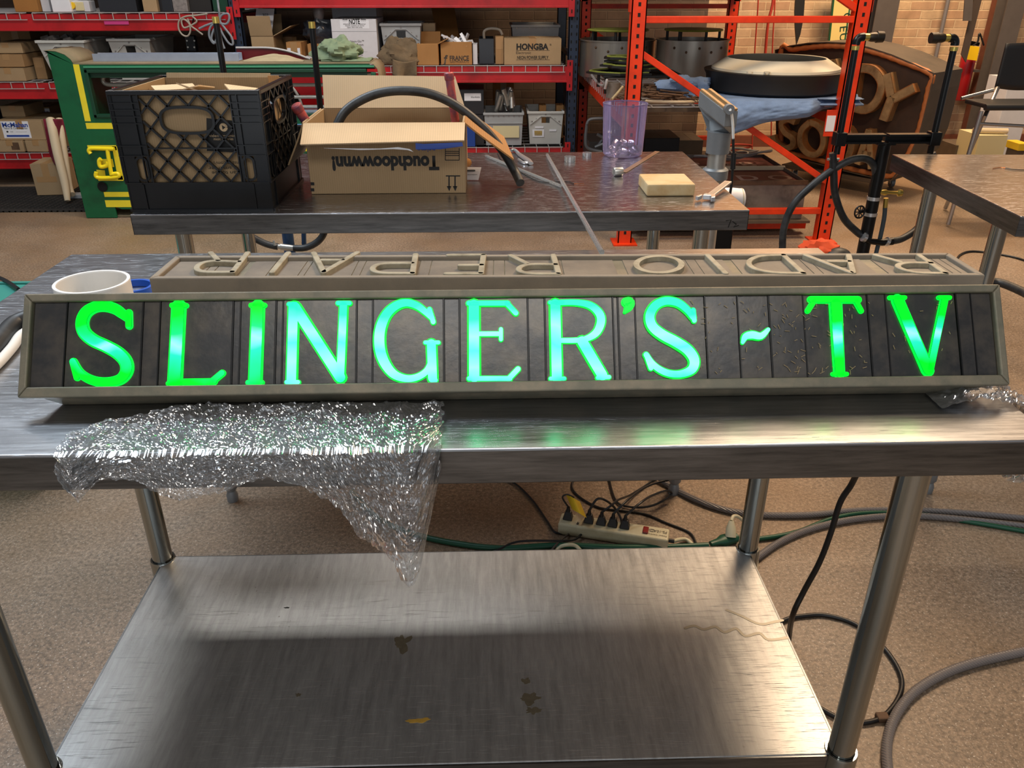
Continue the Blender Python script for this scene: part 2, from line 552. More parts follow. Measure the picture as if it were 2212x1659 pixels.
def lens_mat(name, stops, strength):
    """lit letter glass: the tubes behind it burn brightest where they cross it"""
    t = Nt(name)
    geo = t.n('ShaderNodeNewGeometry')
    sp = t.n('ShaderNodeSeparateXYZ'); t.l(geo.outputs['Position'], sp.inputs[0])
    mr = t.n('ShaderNodeMapRange')
    mr.inputs['From Min'].default_value = 0.935; mr.inputs['From Max'].default_value = 1.035
    t.l(sp.outputs['Z'], mr.inputs['Value'])
    nz = t.noise(14, 3, 0.5)
    ad = t.n('ShaderNodeMath', _operation='MULTIPLY_ADD'); t.l(nz, ad.inputs[0]); ad.inputs[1].default_value = 0.5; ad.inputs[2].default_value = -0.25
    sm = t.n('ShaderNodeMath', _operation='ADD'); t.l(mr.outputs[0], sm.inputs[0]); t.l(ad.outputs[0], sm.inputs[1])
    col = t.ramp(sm.outputs[0], stops)
    t.b.inputs['Base Color'].default_value = (0.0, 0.06, 0.01, 1)
    t.b.inputs['Specular IOR Level'].default_value = 0.15
    t.b.inputs['Roughness'].default_value = 0.3
    t.l(col, t.b.inputs['Emission Color'])
    t.b.inputs['Emission Strength'].default_value = strength
    MATS[name] = t.m
GRN, CYN, WHT = (0.0, 0.80, 0.008), (0.008, 1.0, 0.24), (0.15, 1.0, 0.50)
lens_mat('lens_band', [(0.05, GRN), (0.38, CYN), (0.52, WHT), (0.66, (0.004, 0.95, 0.10)), (0.86, GRN)], 2.6)
lens_mat('lens_full', [(0.0, CYN), (0.22, WHT), (0.45, (0.04, 1.0, 0.34)), (0.62, WHT), (0.85, CYN)], 2.6)
lens_mat('lens_low', [(0.22, GRN), (0.38, CYN), (0.48, WHT), (0.56, CYN), (0.68, GRN)], 2.4)
lens_mat('lens_edge', [(0.0, (0.0, 0.80, 0.03)), (1.0, (0.0, 0.80, 0.03))], 2.0)

lens_mat('lens_line', [(0.0, (0.0, 0.16, 0.03)), (1.0, (0.0, 0.16, 0.03))], 1.0)
def floor_mat():
    t = Nt('concrete')
    a = t.noise(1.1, 8, 0.62)
    c1 = t.ramp(a, [(0.30, lin('6b5b4b')), (0.5, lin('867360')), (0.70, lin('9e8a76'))])
    b = t.noise(95, 5, 0.75)
    c2 = t.mix(0.85, c1, t.ramp(b, [(0.34, g(0.16)), (0.5, g(0.46)), (0.66, g(0.85))]), 'OVERLAY')
    v = t.noise(210, 2, 0.5)
    c3 = t.mix(t.ramp(v, [(0.62, g(0)), (0.70, g(0.75))]), c2, lin('c2b8aa'))
    v2 = t.noise(170, 2, 0.5, (1, 1, 1), (0, 0, 1.0))
    c3 = t.mix(t.ramp(v2, [(0.64, g(0)), (0.70, g(0.7))]), c3, lin('4a4038'))
    st = t.noise(0.5, 5, 0.7)
    c4 = t.mix(t.ramp(st, [(0.46, g(0)), (0.64, g(0.55))]), c3, lin('8a6c4c'))
    t.l(c4, t.b.inputs['Base Color'])
    t.l(t.ramp(a, [(0.3, g(0.36)), (0.7, g(0.58))]), t.b.inputs['Roughness'])
    t.bump(b, 0.25, 0.003)
    MATS['concrete'] = t.m
floor_mat()

def brick_mat(name, c1_, c2_, cm_, c3_):
    t = Nt(name)
    geo = t.n('ShaderNodeNewGeometry')
    sp = t.n('ShaderNodeSeparateXYZ'); t.l(geo.outputs['Position'], sp.inputs[0])
    sx = t.n('ShaderNodeMath', _operation='ADD'); t.l(sp.outputs['X'], sx.inputs[0]); t.l(sp.outputs['Y'], sx.inputs[1])
    cb = t.n('ShaderNodeCombineXYZ')
    t.l(sx.outputs[0], cb.inputs[0]); t.l(sp.outputs['Z'], cb.inputs[1])
    n = t.noise(9, 3, 0.5)
    wob = t.mix(0.012, cb.outputs[0], n, 'ADD')
    br = t.n('ShaderNodeTexBrick', Scale=1.0)
    br.inputs['Brick Width'].default_value = 0.215; br.inputs['Row Height'].default_value = 0.073
    br.inputs['Mortar Size'].default_value = 0.006; br.inputs['Mortar Smooth'].default_value = 0.4
    br.inputs['Color1'].default_value = lin(c1_); br.inputs['Color2'].default_value = lin(c2_)
    br.inputs['Mortar'].default_value = lin(cm_); br.inputs['Bias'].default_value = -0.25
    t.l(wob, br.inputs['Vector'])
    c = t.mix(1.0, br.outputs['Color'], t.ramp(t.noise(7, 6, 0.65), [(0.3, g(0.72)), (0.7, g(1.1))]), 'MULTIPLY')
    c = t.mix(t.ramp(t.noise(2.6, 5, 0.6), [(0.55, g(0)), (0.7, g(0.5))]), c, lin(c3_))
    t.l(c, t.b.inputs['Base Color'])
    t.b.inputs['Roughness'].default_value = 0.9
    inv = t.n('ShaderNodeMath', _operation='SUBTRACT'); inv.inputs[0].default_value = 1.0
    t.l(br.outputs['Fac'], inv.inputs[1])
    t.bump(inv.outputs[0], 0.6, 0.008)
    MATS[name] = t.m
brick_mat('brick', 'c0a17e', 'aa8163', 'cdb08c', 'd2b692')
brick_mat('brick_dark_shaded', '5c4a3c', '4f3b30', '5a4a3e', '64564c')  # dirtier brick behind the racks, with their shade put into the colour too
glassy('clear_glass', 'f2f4f4', 0.16, 0.05, 1.5, 0.10)
glassy('purple_plastic', 'cbbfe0', 0.05, 0.06, 1.45, 0.14)
wt = glassy('cling_film', 'eef0f2', 0.16, 0.09, 1.45, 0.05)
wb = wt.n('ShaderNodeBump', Strength=1.0, Distance=0.006)
wt.l(wt.noise(85, 6, 0.75), wb.inputs['Height'])
for nd in wt.t.nodes:
    if nd.bl_idname in ('ShaderNodeBsdfGlossy', 'ShaderNodeFresnel'): wt.l(wb.outputs['Normal'], nd.inputs['Normal'])
glassy('clear_bag', 'c9ced6', 0.15, 0.08, 1.6, 0.12)

# ---------------------------------------------------------------- the room
m = MB(); m.box(-7, 9, -3, 9.2, -0.1, 0.0)
structure(m.build('floor', 'concrete', org=(0, 3, -0.1)))
m = MB(); m.box(1.95, 9, 7.75, 7.95, 0, 4.5)
structure(m.build('wall_back', 'brick', org=(5, 7.85, 0)))
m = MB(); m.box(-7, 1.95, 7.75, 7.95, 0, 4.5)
structure(m.build('wall_back_left', 'brick_dark_shaded', org=(-2.5, 7.85, 0)))
m = MB(); m.box(-7, 9, -3, 9.2, 4.5, 4.6)
structure(m.build('ceiling', mat('ceiling_paint', 'a8a6a4', 0.9), org=(0, 3, 4.5)))
m = MB(); m.box(-7, 9, 7.70, 7.75, 0.0, 0.10)
structure(m.build('baseboard_back', 'column_rust', org=(0, 7.72, 0)))

# ---------------------------------------------------------------- steel work tables
def table(label, x0, x1, y0, y1, legs, top='steel_top', shelf=None, apron=0.05, feet=True, rear=True, rot=None, legr=0.0205):
    t = thing('work_table', label, 'table', ((x0 + x1) / 2, (y0 + y1) / 2, 0))
    X = None
    if rot is not None:
        c = Vector(rot[1:] + (0,)); X = Matrix.Translation(c) @ Matrix.Rotation(rot[0], 4, 'Z') @ Matrix.Translation(-c)
    b = MB(); b.X = X
    b.box(x0, x1, y0, y1, 0.896, 0.900)
    b.build('tabletop', top, t, bevel=0.0035, seg=3)
    b = MB(); b.X = X
    th = 0.003
    b.box(x0, x1, y0, y0 + th, 0.9 - apron, 0.8975); b.box(x0, x1, y1 - th, y1, 0.9 - apron, 0.8975)
    b.box(x0, x0 + th, y0, y1, 0.9 - apron, 0.8975); b.box(x1 - th, x1, y0, y1, 0.9 - apron, 0.8975)
    b.box(x0 + th, x1 - th, y0 + th, y0 + 0.022, 0.9 - apron, 0.9 - apron + 0.003)
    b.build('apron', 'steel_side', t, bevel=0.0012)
    b = MB(); b.X = X
    for yy in (y0 + 0.14, y1 - 0.14): b.box(x0 + 0.02, x1 - 0.02, yy - 0.04, yy + 0.04, 0.86, 0.8955)
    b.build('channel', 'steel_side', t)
    for (lx, ly) in legs:
        b = MB(); b.X = X
        b.cyl((lx, ly, 0.07), (lx, ly, 0.872), legr, n=28)
        lg = b.build('leg', 'leg_chrome', t, smooth=True)
        b = MB(); b.X = X
        b.lathe([(0, 0.0), (0.016, 0.0), (0.017, 0.02), (0.012, 0.035), (0.019, 0.045), (0.0185, 0.075), (0, 0.075)], (lx, ly, 0), 20)
        b.build('foot', 'grey_cast', lg, smooth=True)
        b = MB(); b.X = X
        b.lathe([(0.0206, 0.836), (0.026, 0.838), (0.028, 0.87), (0.0206, 0.872)], (lx, ly, 0), 24)
        b.build('socket', 'leg_chrome', lg, smooth=True)
    return t, X

LX0, LX1, LY0, LY1 = -0.703, 0.551, 0.872, 1.385
MT, _ = table('large steel work table in front carrying the two letter signs', -0.854, 0.688, 0.826, 1.614,
              [(LX0, LY0), (LX1, LY0), (LX0, LY1), (LX1, LY1)], top='steel_main')
# its lower shelf, with rolled rim and corner sockets
b = MB()
sx0, sx1, sy0, sy1 = LX0 + 0.004, LX1 - 0.002, LY0 - 0.006, LY1 + 0.006
b.box(sx0, sx1, sy0, sy1, 0.297, 0.300)
b.build('lower_shelf', 'steel_shelf', MT, bevel=0.002)
b = MB()
b.box(sx0, sx1, sy0 - 0.003, sy0, 0.262, 0.2985); b.box(sx0, sx1, sy1, sy1 + 0.003, 0.262, 0.2985)
b.box(sx0 - 0.003, sx0, sy0, sy1, 0.262, 0.2985); b.box(sx1, sx1 + 0.003, sy0, sy1, 0.262, 0.2985)
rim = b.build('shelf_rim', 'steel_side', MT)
for lx in (LX0, LX1):
    for ly in (LY0, LY1):
        b = MB()
        b.lathe([(0.0212, 0.303), (0.0245, 0.303), (0.026, 0.298), (0.026, 0.245), (0.0212, 0.243)], (lx, ly, 0), 28)
        b.build('shelf_socket', 'leg_chrome', rim, smooth=True)
def stain(px, py, w, h, m, seed, name='stain'):
    random.seed(seed)
    c = W(px, py, z=0.3006)
    pts = []
    for k in range(26):
        a = 2 * math.pi * k / 26
        q = 0.6 + 0.55 * noise.noise(Vector((math.cos(a) * 1.6 + seed, math.sin(a) * 1.6, seed)))+ random.uniform(-.08, .08)
        pts.append((c.x + math.cos(a) * w * q, c.y + math.sin(a) * h * q, 0.3000))
    b = MB(); b.prism(pts, (0, 0, 0.0005))
    return b.build(name, m, MT)
stain(870, 1388, 0.026, 0.034, 'stain_brown', 3)
stain(1143, 1510, 0.026, 0.016, 'stain_brown', 5)
stain(1150, 1535, 0.020, 0.012, 'stain_brown', 8)
stain(908, 1556, 0.030, 0.008, 'stain_gold', 11)
stain(644, 1501, 0.008, 0.007, 'stain_brown', 14)
stain(620, 1312, 0.008, 0.0025, 'hole_black', 16)
stain(1136, 1470, 0.012, 0.010, 'stain_brown', 18)
# water tide mark near the right end of the shelf
b = MB()
fr_ = (Vector((0, 0, 0.3001)), Vector((1, 0, 0)), Vector((0, 1, 0)), Vector((0, 0, 1)))
pts = [W(x, y, z=0.3) for x, y in ((1480, 1357), (1500, 1352), (1520, 1360), (1545, 1354), (1565, 1366), (1590, 1358), (1610, 1374), (1640, 1368), (1660, 1382), (1700, 1378))]
b.stroke(fr_, catmull(pts, 5), 0.006, 0, 0.0004)
pts = [W(x, y, z=0.3) for x, y in ((1570, 1318), (1600, 1330), (1640, 1348), (1672, 1344), (1690, 1340))]
b.stroke(fr_, catmull(pts, 5), 0.006, 0, 0.0004)
b.build('tide_mark', mat('tide', '8a867c', 0.4, 0.8), MT)

BT, _ = table('steel work table behind, holding the crate and the open carton', -0.858, 0.635, 1.925, 2.677,
              [(-0.782, 2.035), (0.552, 2.035), (-0.79, 2.60), (0.545, 2.60)])
RT, RX = table('steel work table cut off by the right edge of the photo', 1.30, 2.85, 1.845, 2.61,
               [(1.395, 2.50), (1.36, 2.02), (2.75, 2.02), (2.75, 2.5)], rot=(R(-3.0), 1.345, 2.61))
# the marks on the middle table's corner
b = MB()
fr_ = FRONT(0.60, 1.9249, 0.868)
for q in (((-0.02, 0.006), (-0.008, 0.008), (-0.013, -0.010)), ((-0.004, 0.004), (0.006, -0.003), (0.000, -0.010), (0.012, -0.006))):
    b.stroke(fr_, q, 0.0022, 0, 0.0004)
b.build('pen_mark', 'ink', BT)

# ---------------------------------------------------------------- letter signs
def sgn_frame(b, fr, u0, u1, v0, v1, wt_, wb_, ws_, h0, h1):
    """mitred rim round a face"""
    o, ex, ey, nz = fr
    P = lambda u, v, h: o + ex * u + ey * v + nz * h
    outer = [(u0, v0), (u1, v0), (u1, v1), (u0, v1)]
    inner = [(u0 + ws_, v0 + wb_), (u1 - ws_, v0 + wb_), (u1 - ws_, v1 - wt_), (u0 + ws_, v1 - wt_)]
    for i in range(4):
        j = (i + 1) % 4
        q = [outer[i], outer[j], inner[j], inner[i]]
        b.hexa([P(*k, h0) for k in q] + [P(*k, h1) for k in q])

FA = Vector((-0.597, 0.920, 0.927)); FB = Vector((-0.597, 0.996, 1.038))
FF = frame(FA, (1, 0, 0), FB - FA)
FL, FH = 1.271, (FB - FA).length
def F2(px, py):
    p = W(px, py, plane=(FA, FF[3])) - FA
    return (p.dot(FF[1]), p.dot(FF[2]))
S1 = thing('letter_sign', "long metal sign with glowing green letters reading SLINGER'S - TV", 'sign', (0.04, 1.0, 0.9))
o, ex, ey, nz = FF
b = MB()
prof = [FA - nz * 0.006 + ey * 0.004, Vector((0, 0.952, 0.9005)), Vector((0, 1.085, 0.9005)), Vector((0, 1.075, 0.985)), FB - nz * 0.008 - ey * 0.003]
xin = 0.012
prof0 = [Vector((FA.x + xin + (0.02 if i in (1, 2) else 0), p.y, p.z)) for i, p in enumerate(prof)]
prof1 = [Vector((FA.x + FL - xin - (0.02 if i in (1, 2) else 0), p.y, p.z)) for i, p in enumerate(prof)]
b.add(prof0 + prof1, [(0, 1, 2, 3, 4), (9, 8, 7, 6, 5)] + [(i, (i + 1) % 5, 5 + (i + 1) % 5, 5 + i) for i in range(5)])
b.build('body', 'sign_paint', S1, bevel=0.002)
b = MB()
sgn_frame(b, FF, 0, FL, 0, FH, 0.0105, 0.0135, 0.0105, -0.008, 0.006)
b.build('rim', 'sign_paint', S1, bevel=0.0022, seg=3)
P1 = lambda u, v, h: o + ex * u + ey * v + nz * h
edges = [76, 142, 306, 344, 502, 518, 595, 610, 770, 805, 959, 993, 1141, 1178, 1326, 1337, 1374, 1526, 1597, 1665, 1740, 1880, 1919, 2072, 2105, 2152]
us = [F2(x, 735)[0] for x in edges]
us[0] = 0.0106; us[-1] = FL - 0.0106
vb, vt = 0.0137, FH - 0.0107
panels = []
for i in range(len(us) - 1):
    b = MB()
    u0, u1 = us[i] + 0.0008, us[i + 1] - 0.0008
    dz = 0.0 if (i % 2) else -0.0009
    b.hexa([P1(u, v, h) for h in (-0.004, dz) for u, v in ((u0, vb), (u1, vb), (u1, vt), (u0, vt))])
    panels.append(b.build('letter_panel', 'enamel_front', S1, bevel=0.0006, seg=1))
for u in us[1:-1]:
    b = MB()
    b.hexa([P1(q, v, h) for h in (-0.004, 0.0016 if random.random() < 0.4 else 0.0002) for q, v in ((u - 0.0008, vb), (u + 0.0008, vb), (u + 0.0008, vt), (u - 0.0008, vt))])
    b.build('divider', 'slot_black', S1)

KA = (0, 400, .33454); KB = (700, 300, .33454); KC = (1400, 400, .36706)
SCALE = 0.000605
def glow_letter(panel, K, parts, lens, name='lit_letter'):
    """parts: (points in the zoomed crop, widths in the same units)"""
    b = MB()
    for pts, w in parts:
        q = [F2(K[0] + x * K[2], K[1] + y * K[2]) for x, y in pts]
        ws = [a * K[2] * SCALE for a in (w if isinstance(w, (list, tuple)) else [w] * len(pts))]
        if len(q) > 3:
            cq = catmull([(x, y, 0) for x, y in q], 5)
            cw = [v.x for v in catmull([(a, 0, 0) for a in ws], 5)]
        else: cq, cw = [Vector((x, y, 0)) for x, y in q], ws
        inn = [max(a * 0.76, a - 0.0050) for a in cw]
        b.mi = 1
        b.stroke(FF, cq, [a * 1.02 for a in cw], 0.0, 0.0022)
        b.mi = 2
        b.stroke(FF, cq, [a + 0.0008 for a in inn], 0.002, 0.0028)
        b.mi = 0
        b.stroke(FF, cq, inn, 0.0026, 0.0042)
    return b.build(name, lens, panel, mats=['lens_edge', 'lens_line'])
pn = dict(S=1, L=3, I=5, N=7, G=9, E=11, R=13, q=15, S2=16, dash=18, T=20, V=22)
sgv = lambda k: panels[pn[k]]
glow_letter(sgv('S'), KA, [([(828, 860), (790, 830), (745, 800), (680, 783), (615, 790), (560, 825), (535, 885), (548, 950), (605, 1002), (690, 1042), (765, 1085), (815, 1140), (822, 1200), (785, 1252), (715, 1272), (635, 1270), (565, 1245), (515, 1205), (478, 1140)], [52, 62, 68, 70, 72, 78, 80, 80, 80, 80, 82, 82, 80, 70, 62, 60, 56, 52, 46]),
    ([(836, 825), (838, 912)], 44), ([(475, 1140), (503, 1245)], 40)], 'lens_low')
glow_letter(sgv('L'), KA, [([(1158, 785), (1132, 1275)], 92), ([(1105, 1275), (1385, 1270)], 44), ([(1375, 1268), (1438, 1215)], 44), ([(1115, 778), (1205, 780)], 34), ([(1090, 1282), (1175, 1282)], 30)], 'lens_band')
glow_letter(sgv('I'), KA, [([(1668, 785), (1650, 1270)], 88), ([(1625, 778), (1710, 778)], 34), ([(1605, 1276), (1693, 1276)], 34)], 'lens_band')
a = (637 / .33454, (664 - 400) / .33454)
nx = lambda x, y: ((x) / .33454, (y - 400) / .33454)
glow_letter(sgv('N'), KA, [([(1898, 785), (1885, 1265)], 76), ([(1870, 772), (1915, 772)], 36), ([(1855, 1274), (1928, 1274)], 34), ([nx(638, 664), nx(736, 816)], 84),
    ([nx(743, 660), nx(736, 818)], 62), ([nx(731, 656), nx(756, 656)], 36)], 'lens_full')
glow_letter(sgv('G'), KB, [([(698, 1160), (655, 1120), (600, 1080), (530, 1062), (460, 1085), (400, 1145), (364, 1240), (362, 1350), (392, 1445), (450, 1520), (530, 1550), (605, 1540), (665, 1500), (695, 1440)], [44, 50, 58, 62, 70, 76, 82, 84, 80, 70, 58, 54, 52, 50]),
    ([(682, 1105), (706, 1185)], 40), ([(694, 1325), (702, 1548)], 74), ([(655, 1318), (740, 1318)], 32), ([(700, 1545), (722, 1560)], 36)], 'lens_full')
glow_letter(sgv('E'), KB, [([(968, 1075), (970, 1540)], 86), ([(935, 1065), (1185, 1065)], 42), ([(1180, 1066), (1238, 1128)], 42), ([(1000, 1262), (1135, 1262)], 38), ([(1142, 1232), (1142, 1298)], 32),
    ([(938, 1550), (1200, 1550)], 40), ([(1195, 1548), (1252, 1488)], 42)], 'lens_full')
glow_letter(sgv('R'), KB, [([(1492, 1070), (1502, 1545)], 84), ([(1458, 1060), (1540, 1060)], 34), ([(1500, 1062), (1620, 1060), (1715, 1078), (1775, 1130), (1785, 1190), (1750, 1260), (1665, 1300), (1520, 1305)], [44, 46, 56, 66, 68, 60, 44, 40]),
    ([(1665, 1310), (1795, 1530)], 84), ([(1765, 1545), (1838, 1540)], 34), ([(1462, 1550), (1550, 1550)], 32)], 'lens_full')
glow_letter(sgv('q'), KB, [([(1950, 1058), (1968, 1062), (1962, 1090), (1940, 1122)], [66, 72, 58, 22])], 'lens_edge', 'lit_apostrophe')
glow_letter(sgv('S2'), KC, [([(262, 780), (225, 735), (170, 695), (100, 685), (40, 712), (8, 770), (22, 832), (80, 882), (160, 925), (230, 972), (268, 1030), (255, 1085), (195, 1112), (130, 1112), (70, 1090), (20, 1050), (-14, 1000)], [46, 52, 58, 60, 64, 68, 72, 74, 76, 76, 74, 66, 54, 50, 48, 44, 40]),
    ([(262, 738), (268, 800)], 34), ([(-14, 1000), (14, 1080)], 34)], 'lens_full')
glow_letter(sgv('dash'), KC, [([(552, 928), (570, 893), (610, 884), (660, 890), (702, 852)], [26, 48, 56, 48, 28])], 'lens_full', 'lit_dash')
glow_letter(sgv('T'), KC, [([(955, 676), (1232, 676)], 44), ([(972, 685), (936, 742)], 32), ([(1218, 685), (1250, 742)], 32), ([(1100, 700), (1122, 1108)], [78, 66]), ([(1085, 1113), (1165, 1113)], 26)], 'lens_low')
glow_letter(sgv('V'), KC, [([(1465, 680), (1642, 1090)], 76), ([(1420, 664), (1505, 664)], 28), ([(1738, 680), (1652, 1090)], 46), ([(1708, 664), (1768, 664)], 28)], 'lens_low')
b = MB()
random.seed(21)
for k in range(150):
    px = random.choice([random.gauss(1690, 90), random.gauss(1790, 60), random.uniform(1400, 2080)]); py = random.uniform(652, 808)
    u, v = F2(px, py)
    if not (0.02 < u < FL - 0.02 and vb < v < vt): continue
    a = random.uniform(0, 3.14); l = random.uniform(0.0008, 0.0035)
    c = P1(u, v, 0.0012)
    b.bar(c - (ex * math.cos(a) + ey * math.sin(a)) * l, c + (ex * math.cos(a) + ey * math.sin(a)) * l + nz * 0.0008, 0.0006, 0.0006, nz)
tag(b.build('wood_shavings', 'sawdust', org=(0.3, 0.96, 0.97)), 'pale shavings scattered over the dark panels near the T', 'debris', kind='stuff')

# the second sign, lying face up behind it
G0 = Vector((-0.514, 1.171, 0.997))
GF = frame(G0, (1, -0.017, 0), (0, 1, 0))
GL, GH = 1.269, 0.112
GX = Matrix.Translation(G0) @ Matrix.Rotation(math.atan2(-0.017, 1), 4, 'Z') @ Matrix.Translation(-G0)
def G2(px, py):
    p = W(px, py, plane=(G0, GF[3])) - G0
    return (p.dot(GF[1]), p.dot(GF[2]))
S2 = thing('letter_sign', 'dusty unlit sign lying face up behind, raised letters RADIO REPAIR upside down', 'sign', (0.12, 1.23, 0.9))
b = MB(); b.X = GX
xs = (G0.x + 0.01, G0.x + GL - 0.01)
b.hexa([(xs[0] + 0.012, G0.y + 0.012, 0.9005), (xs[1] - 0.012, G0.y + 0.012, 0.9005), (xs[1] - 0.012, G0.y + GH - 0.012, 0.9005), (xs[0] + 0.012, G0.y + GH - 0.012, 0.9005),
        (xs[0], G0.y + 0.005, 0.992), (xs[1], G0.y + 0.005, 0.992), (xs[1], G0.y + GH - 0.005, 0.992), (xs[0], G0.y + GH - 0.005, 0.992)])
b.build('body', 'sign_paint', S2, bevel=0.002)
b = MB()
sgn_frame(b, GF, 0, GL, 0, GH, 0.0105, 0.0105, 0.0105, -0.030, 0.002)
b.build('rim', 'sign_dust', S2, bevel=0.0022, seg=3)
gx = [0.0106] + [G2(x, 572)[0] for x in (452, 470, 528, 540, 588, 655, 668, 768, 785, 905, 930, 1066, 1090, 1215, 1330, 1350, 1490, 1512, 1575, 1592, 1745, 1765, 1880, 1903, 2040, 2058)] + [GL - 0.0106]
gp = []
for i in range(len(gx) - 1):
    b = MB(); b.X = GX
    if gx[i + 1] - gx[i] < 0.004: continue
    m_ = 'slot_glass' if i == 15 else ('slot_black' if i == 3 else 'enamel_dusty')
    dz = -0.012 if i in (3, 15, 19, 23) else -0.008
    b.box(G0.x + gx[i] + 0.0008, G0.x + gx[i + 1] - 0.0008, G0.y + 0.0107, G0.y + GH - 0.0145, 0.997 - 0.012, 0.997 + dz + 0.004)
    gp.append((gx[i], gx[i + 1], b.build('letter_panel', m_, S2)))
b = MB(); b.X = GX; b.box(G0.x + 0.0106, G0.x + GL - 0.0106, G0.y + 0.0106, G0.y + GH - 0.0106, 0.980, 0.9845)
b.build('back_tray', 'slot_black', S2)
KD = (500, 440, .18083)
def dust_letter(K, parts, w=0.0095):
    b = MB(); cxs = []
    for pts in parts:
        q = [G2(K[0] + x * K[2], K[1] + y * K[2]) for x, y in pts]
        cxs += [x for x, y in q]
        cq = catmull([(x, y, 0) for x, y in q], 5) if len(q) > 2 else [Vector((x, y, 0)) for x, y in q]
        b.stroke(GF, cq, w, -0.006, 0.0035, cap=True)
    c = (min(cxs) + max(cxs)) / 2
    par = min(gp, key=lambda k: abs((k[0] + k[1]) / 2 - c) - (0.02 if k[1] - k[0] > 0.06 else 0))[2]
    b.build('raised_letter', 'letter_cream', par, bevel=0.0008, seg=1)
dust_letter(KA, [[(1600, 445), (1502, 572)], [(1502, 571), (1330, 570), (1272, 550), (1300, 516), (1385, 500), (1545, 505)], [(1412, 498), (1362, 445)]])
dust_letter(KA, [[(1862, 445), (1757, 572)]])
dust_letter(KD, [[(985, 605), (1105, 835)], [(1505, 600), (1105, 835)], [(1085, 690), (1330, 690)]])
dust_letter(KB, [[(592, 755), (572, 878)], [(572, 878), (385, 876), (318, 858), (330, 830), (400, 815), (570, 813)]])
dust_letter(KB, [[(1030, 760), (1013, 878)], [(1030, 758), (805, 760)], [(1018, 825), (880, 826)], [(1013, 880), (790, 880)]])
dust_letter(KB, [[(1480, 760), (1515, 880)], [(1512, 882), (1340, 880), (1262, 862), (1272, 835), (1345, 820), (1495, 822)], [(1312, 815), (1205, 762)]])
b = MB()
q = [G2(1423 + math.cos(a) * 49, 575 + math.sin(a) * 18) for a in [2 * math.pi * k / 30 for k in range(31)]]
b.stroke(GF, [Vector((x, y, 0)) for x, y in q], 0.0095, -0.006, 0.0035, cap=False)
b.build('raised_letter', 'letter_cream', min(gp, key=lambda k: abs((k[0] + k[1]) / 2 - G2(1423, 575)[0]))[2])
dust_letter(KC, [[(348, 420), (455, 528)]])
dust_letter(KC, [[(795, 420), (912, 528)], [(912, 528), (745, 524), (625, 500), (592, 460), (655, 428), (800, 420)]])
dust_letter(KC, [[(925, 420), (1192, 524)], [(1178, 420), (1205, 524)], [(1065, 458), (1182, 458)]])
dust_letter(KC, [[(1592, 420), (1748, 528)], [(1748, 528), (1585, 524), (1485, 500), (1472, 478), (1535, 466), (1665, 468)], [(1480, 460), (1335, 420)]])

# ---------------------------------------------------------------- on the front table
c = W(198, 608, z=0.962)
t = thing('plastic_pipe_ring', 'short white plastic pipe section standing behind the lit sign at left', 'pipe', (c.x, c.y, 0.9))
b = MB(); b.lathe([(0.053, 0.0005), (0.0575, 0.0005), (0.0575, 0.060), (0.053, 0.060), (0.053, 0.0005)], (c.x, c.y, 0.9), 48)
b.build('pipe_wall', 'pvc_white', t, smooth=True)
b = MB(); b.lathe([(0.0528, 0.0600), (0.0577, 0.0600), (0.0577, 0.0625), (0.0528, 0.0625), (0.0528, 0.06)], (c.x, c.y, 0.9), 48)
b.build('cut_rim', 'pvc_rim', t, smooth=True)
b = MB()
b.stroke(FRONT(c.x + 0.02, c.y - 0.056, 0.951), [(-0.012, 0.006), (-0.009, -0.001), (-0.006, 0.004)], 0.001, 0, 0.002, False)
b.stroke(FRONT(c.x + 0.02, c.y - 0.056, 0.951), catmull([(0.004, -0.002, 0), (0.008, 0.003, 0), (0.016, 0.002, 0)], 4), 0.001, 0, 0.003, False)
b.build('pencil_mark', 'ink_soft', t)
p = W(298, 629, z=0.905)
b = MB(); b.lathe([(0.030, 0), (0.036, 0), (0.036, 0.012), (0.030, 0.012), (0.030, 0)], (p.x - 0.012, p.y + 0.01, 0.9004), 32)
tag(b.build('tape_roll', 'blue_plastic', smooth=True), 'small blue ring peeping out between the pipe section and the signs', 'tape')
# sleeved hoses at the left end
def on(px, py, z): return W(px, py, z=z)
b = MB(); pts = catmull([on(-60, 790, 0.915), on(-15, 752, 0.915), on(25, 705, 0.916), on(52, 690, 0.918), on(85, 682, 0.92), on(130, 676, 0.92)], 6)
b.tube(pts, 0.0135, 14)
tag(b.build('sleeved_hose', 'black_rubber', smooth=True), 'thick dark ribbed hose end beside the lit sign at left', 'hose')
b = MB(); pts = catmull([on(-60, 830, 0.908), on(-10, 790, 0.908), on(25, 752, 0.909), on(48, 722, 0.91), on(95, 700, 0.91)], 6)
b.tube(pts, 0.0075, 12)
tag(b.build('vinyl_hose', 'pvc_white', smooth=True), 'thin white hose lying below the dark hose at left', 'hose')

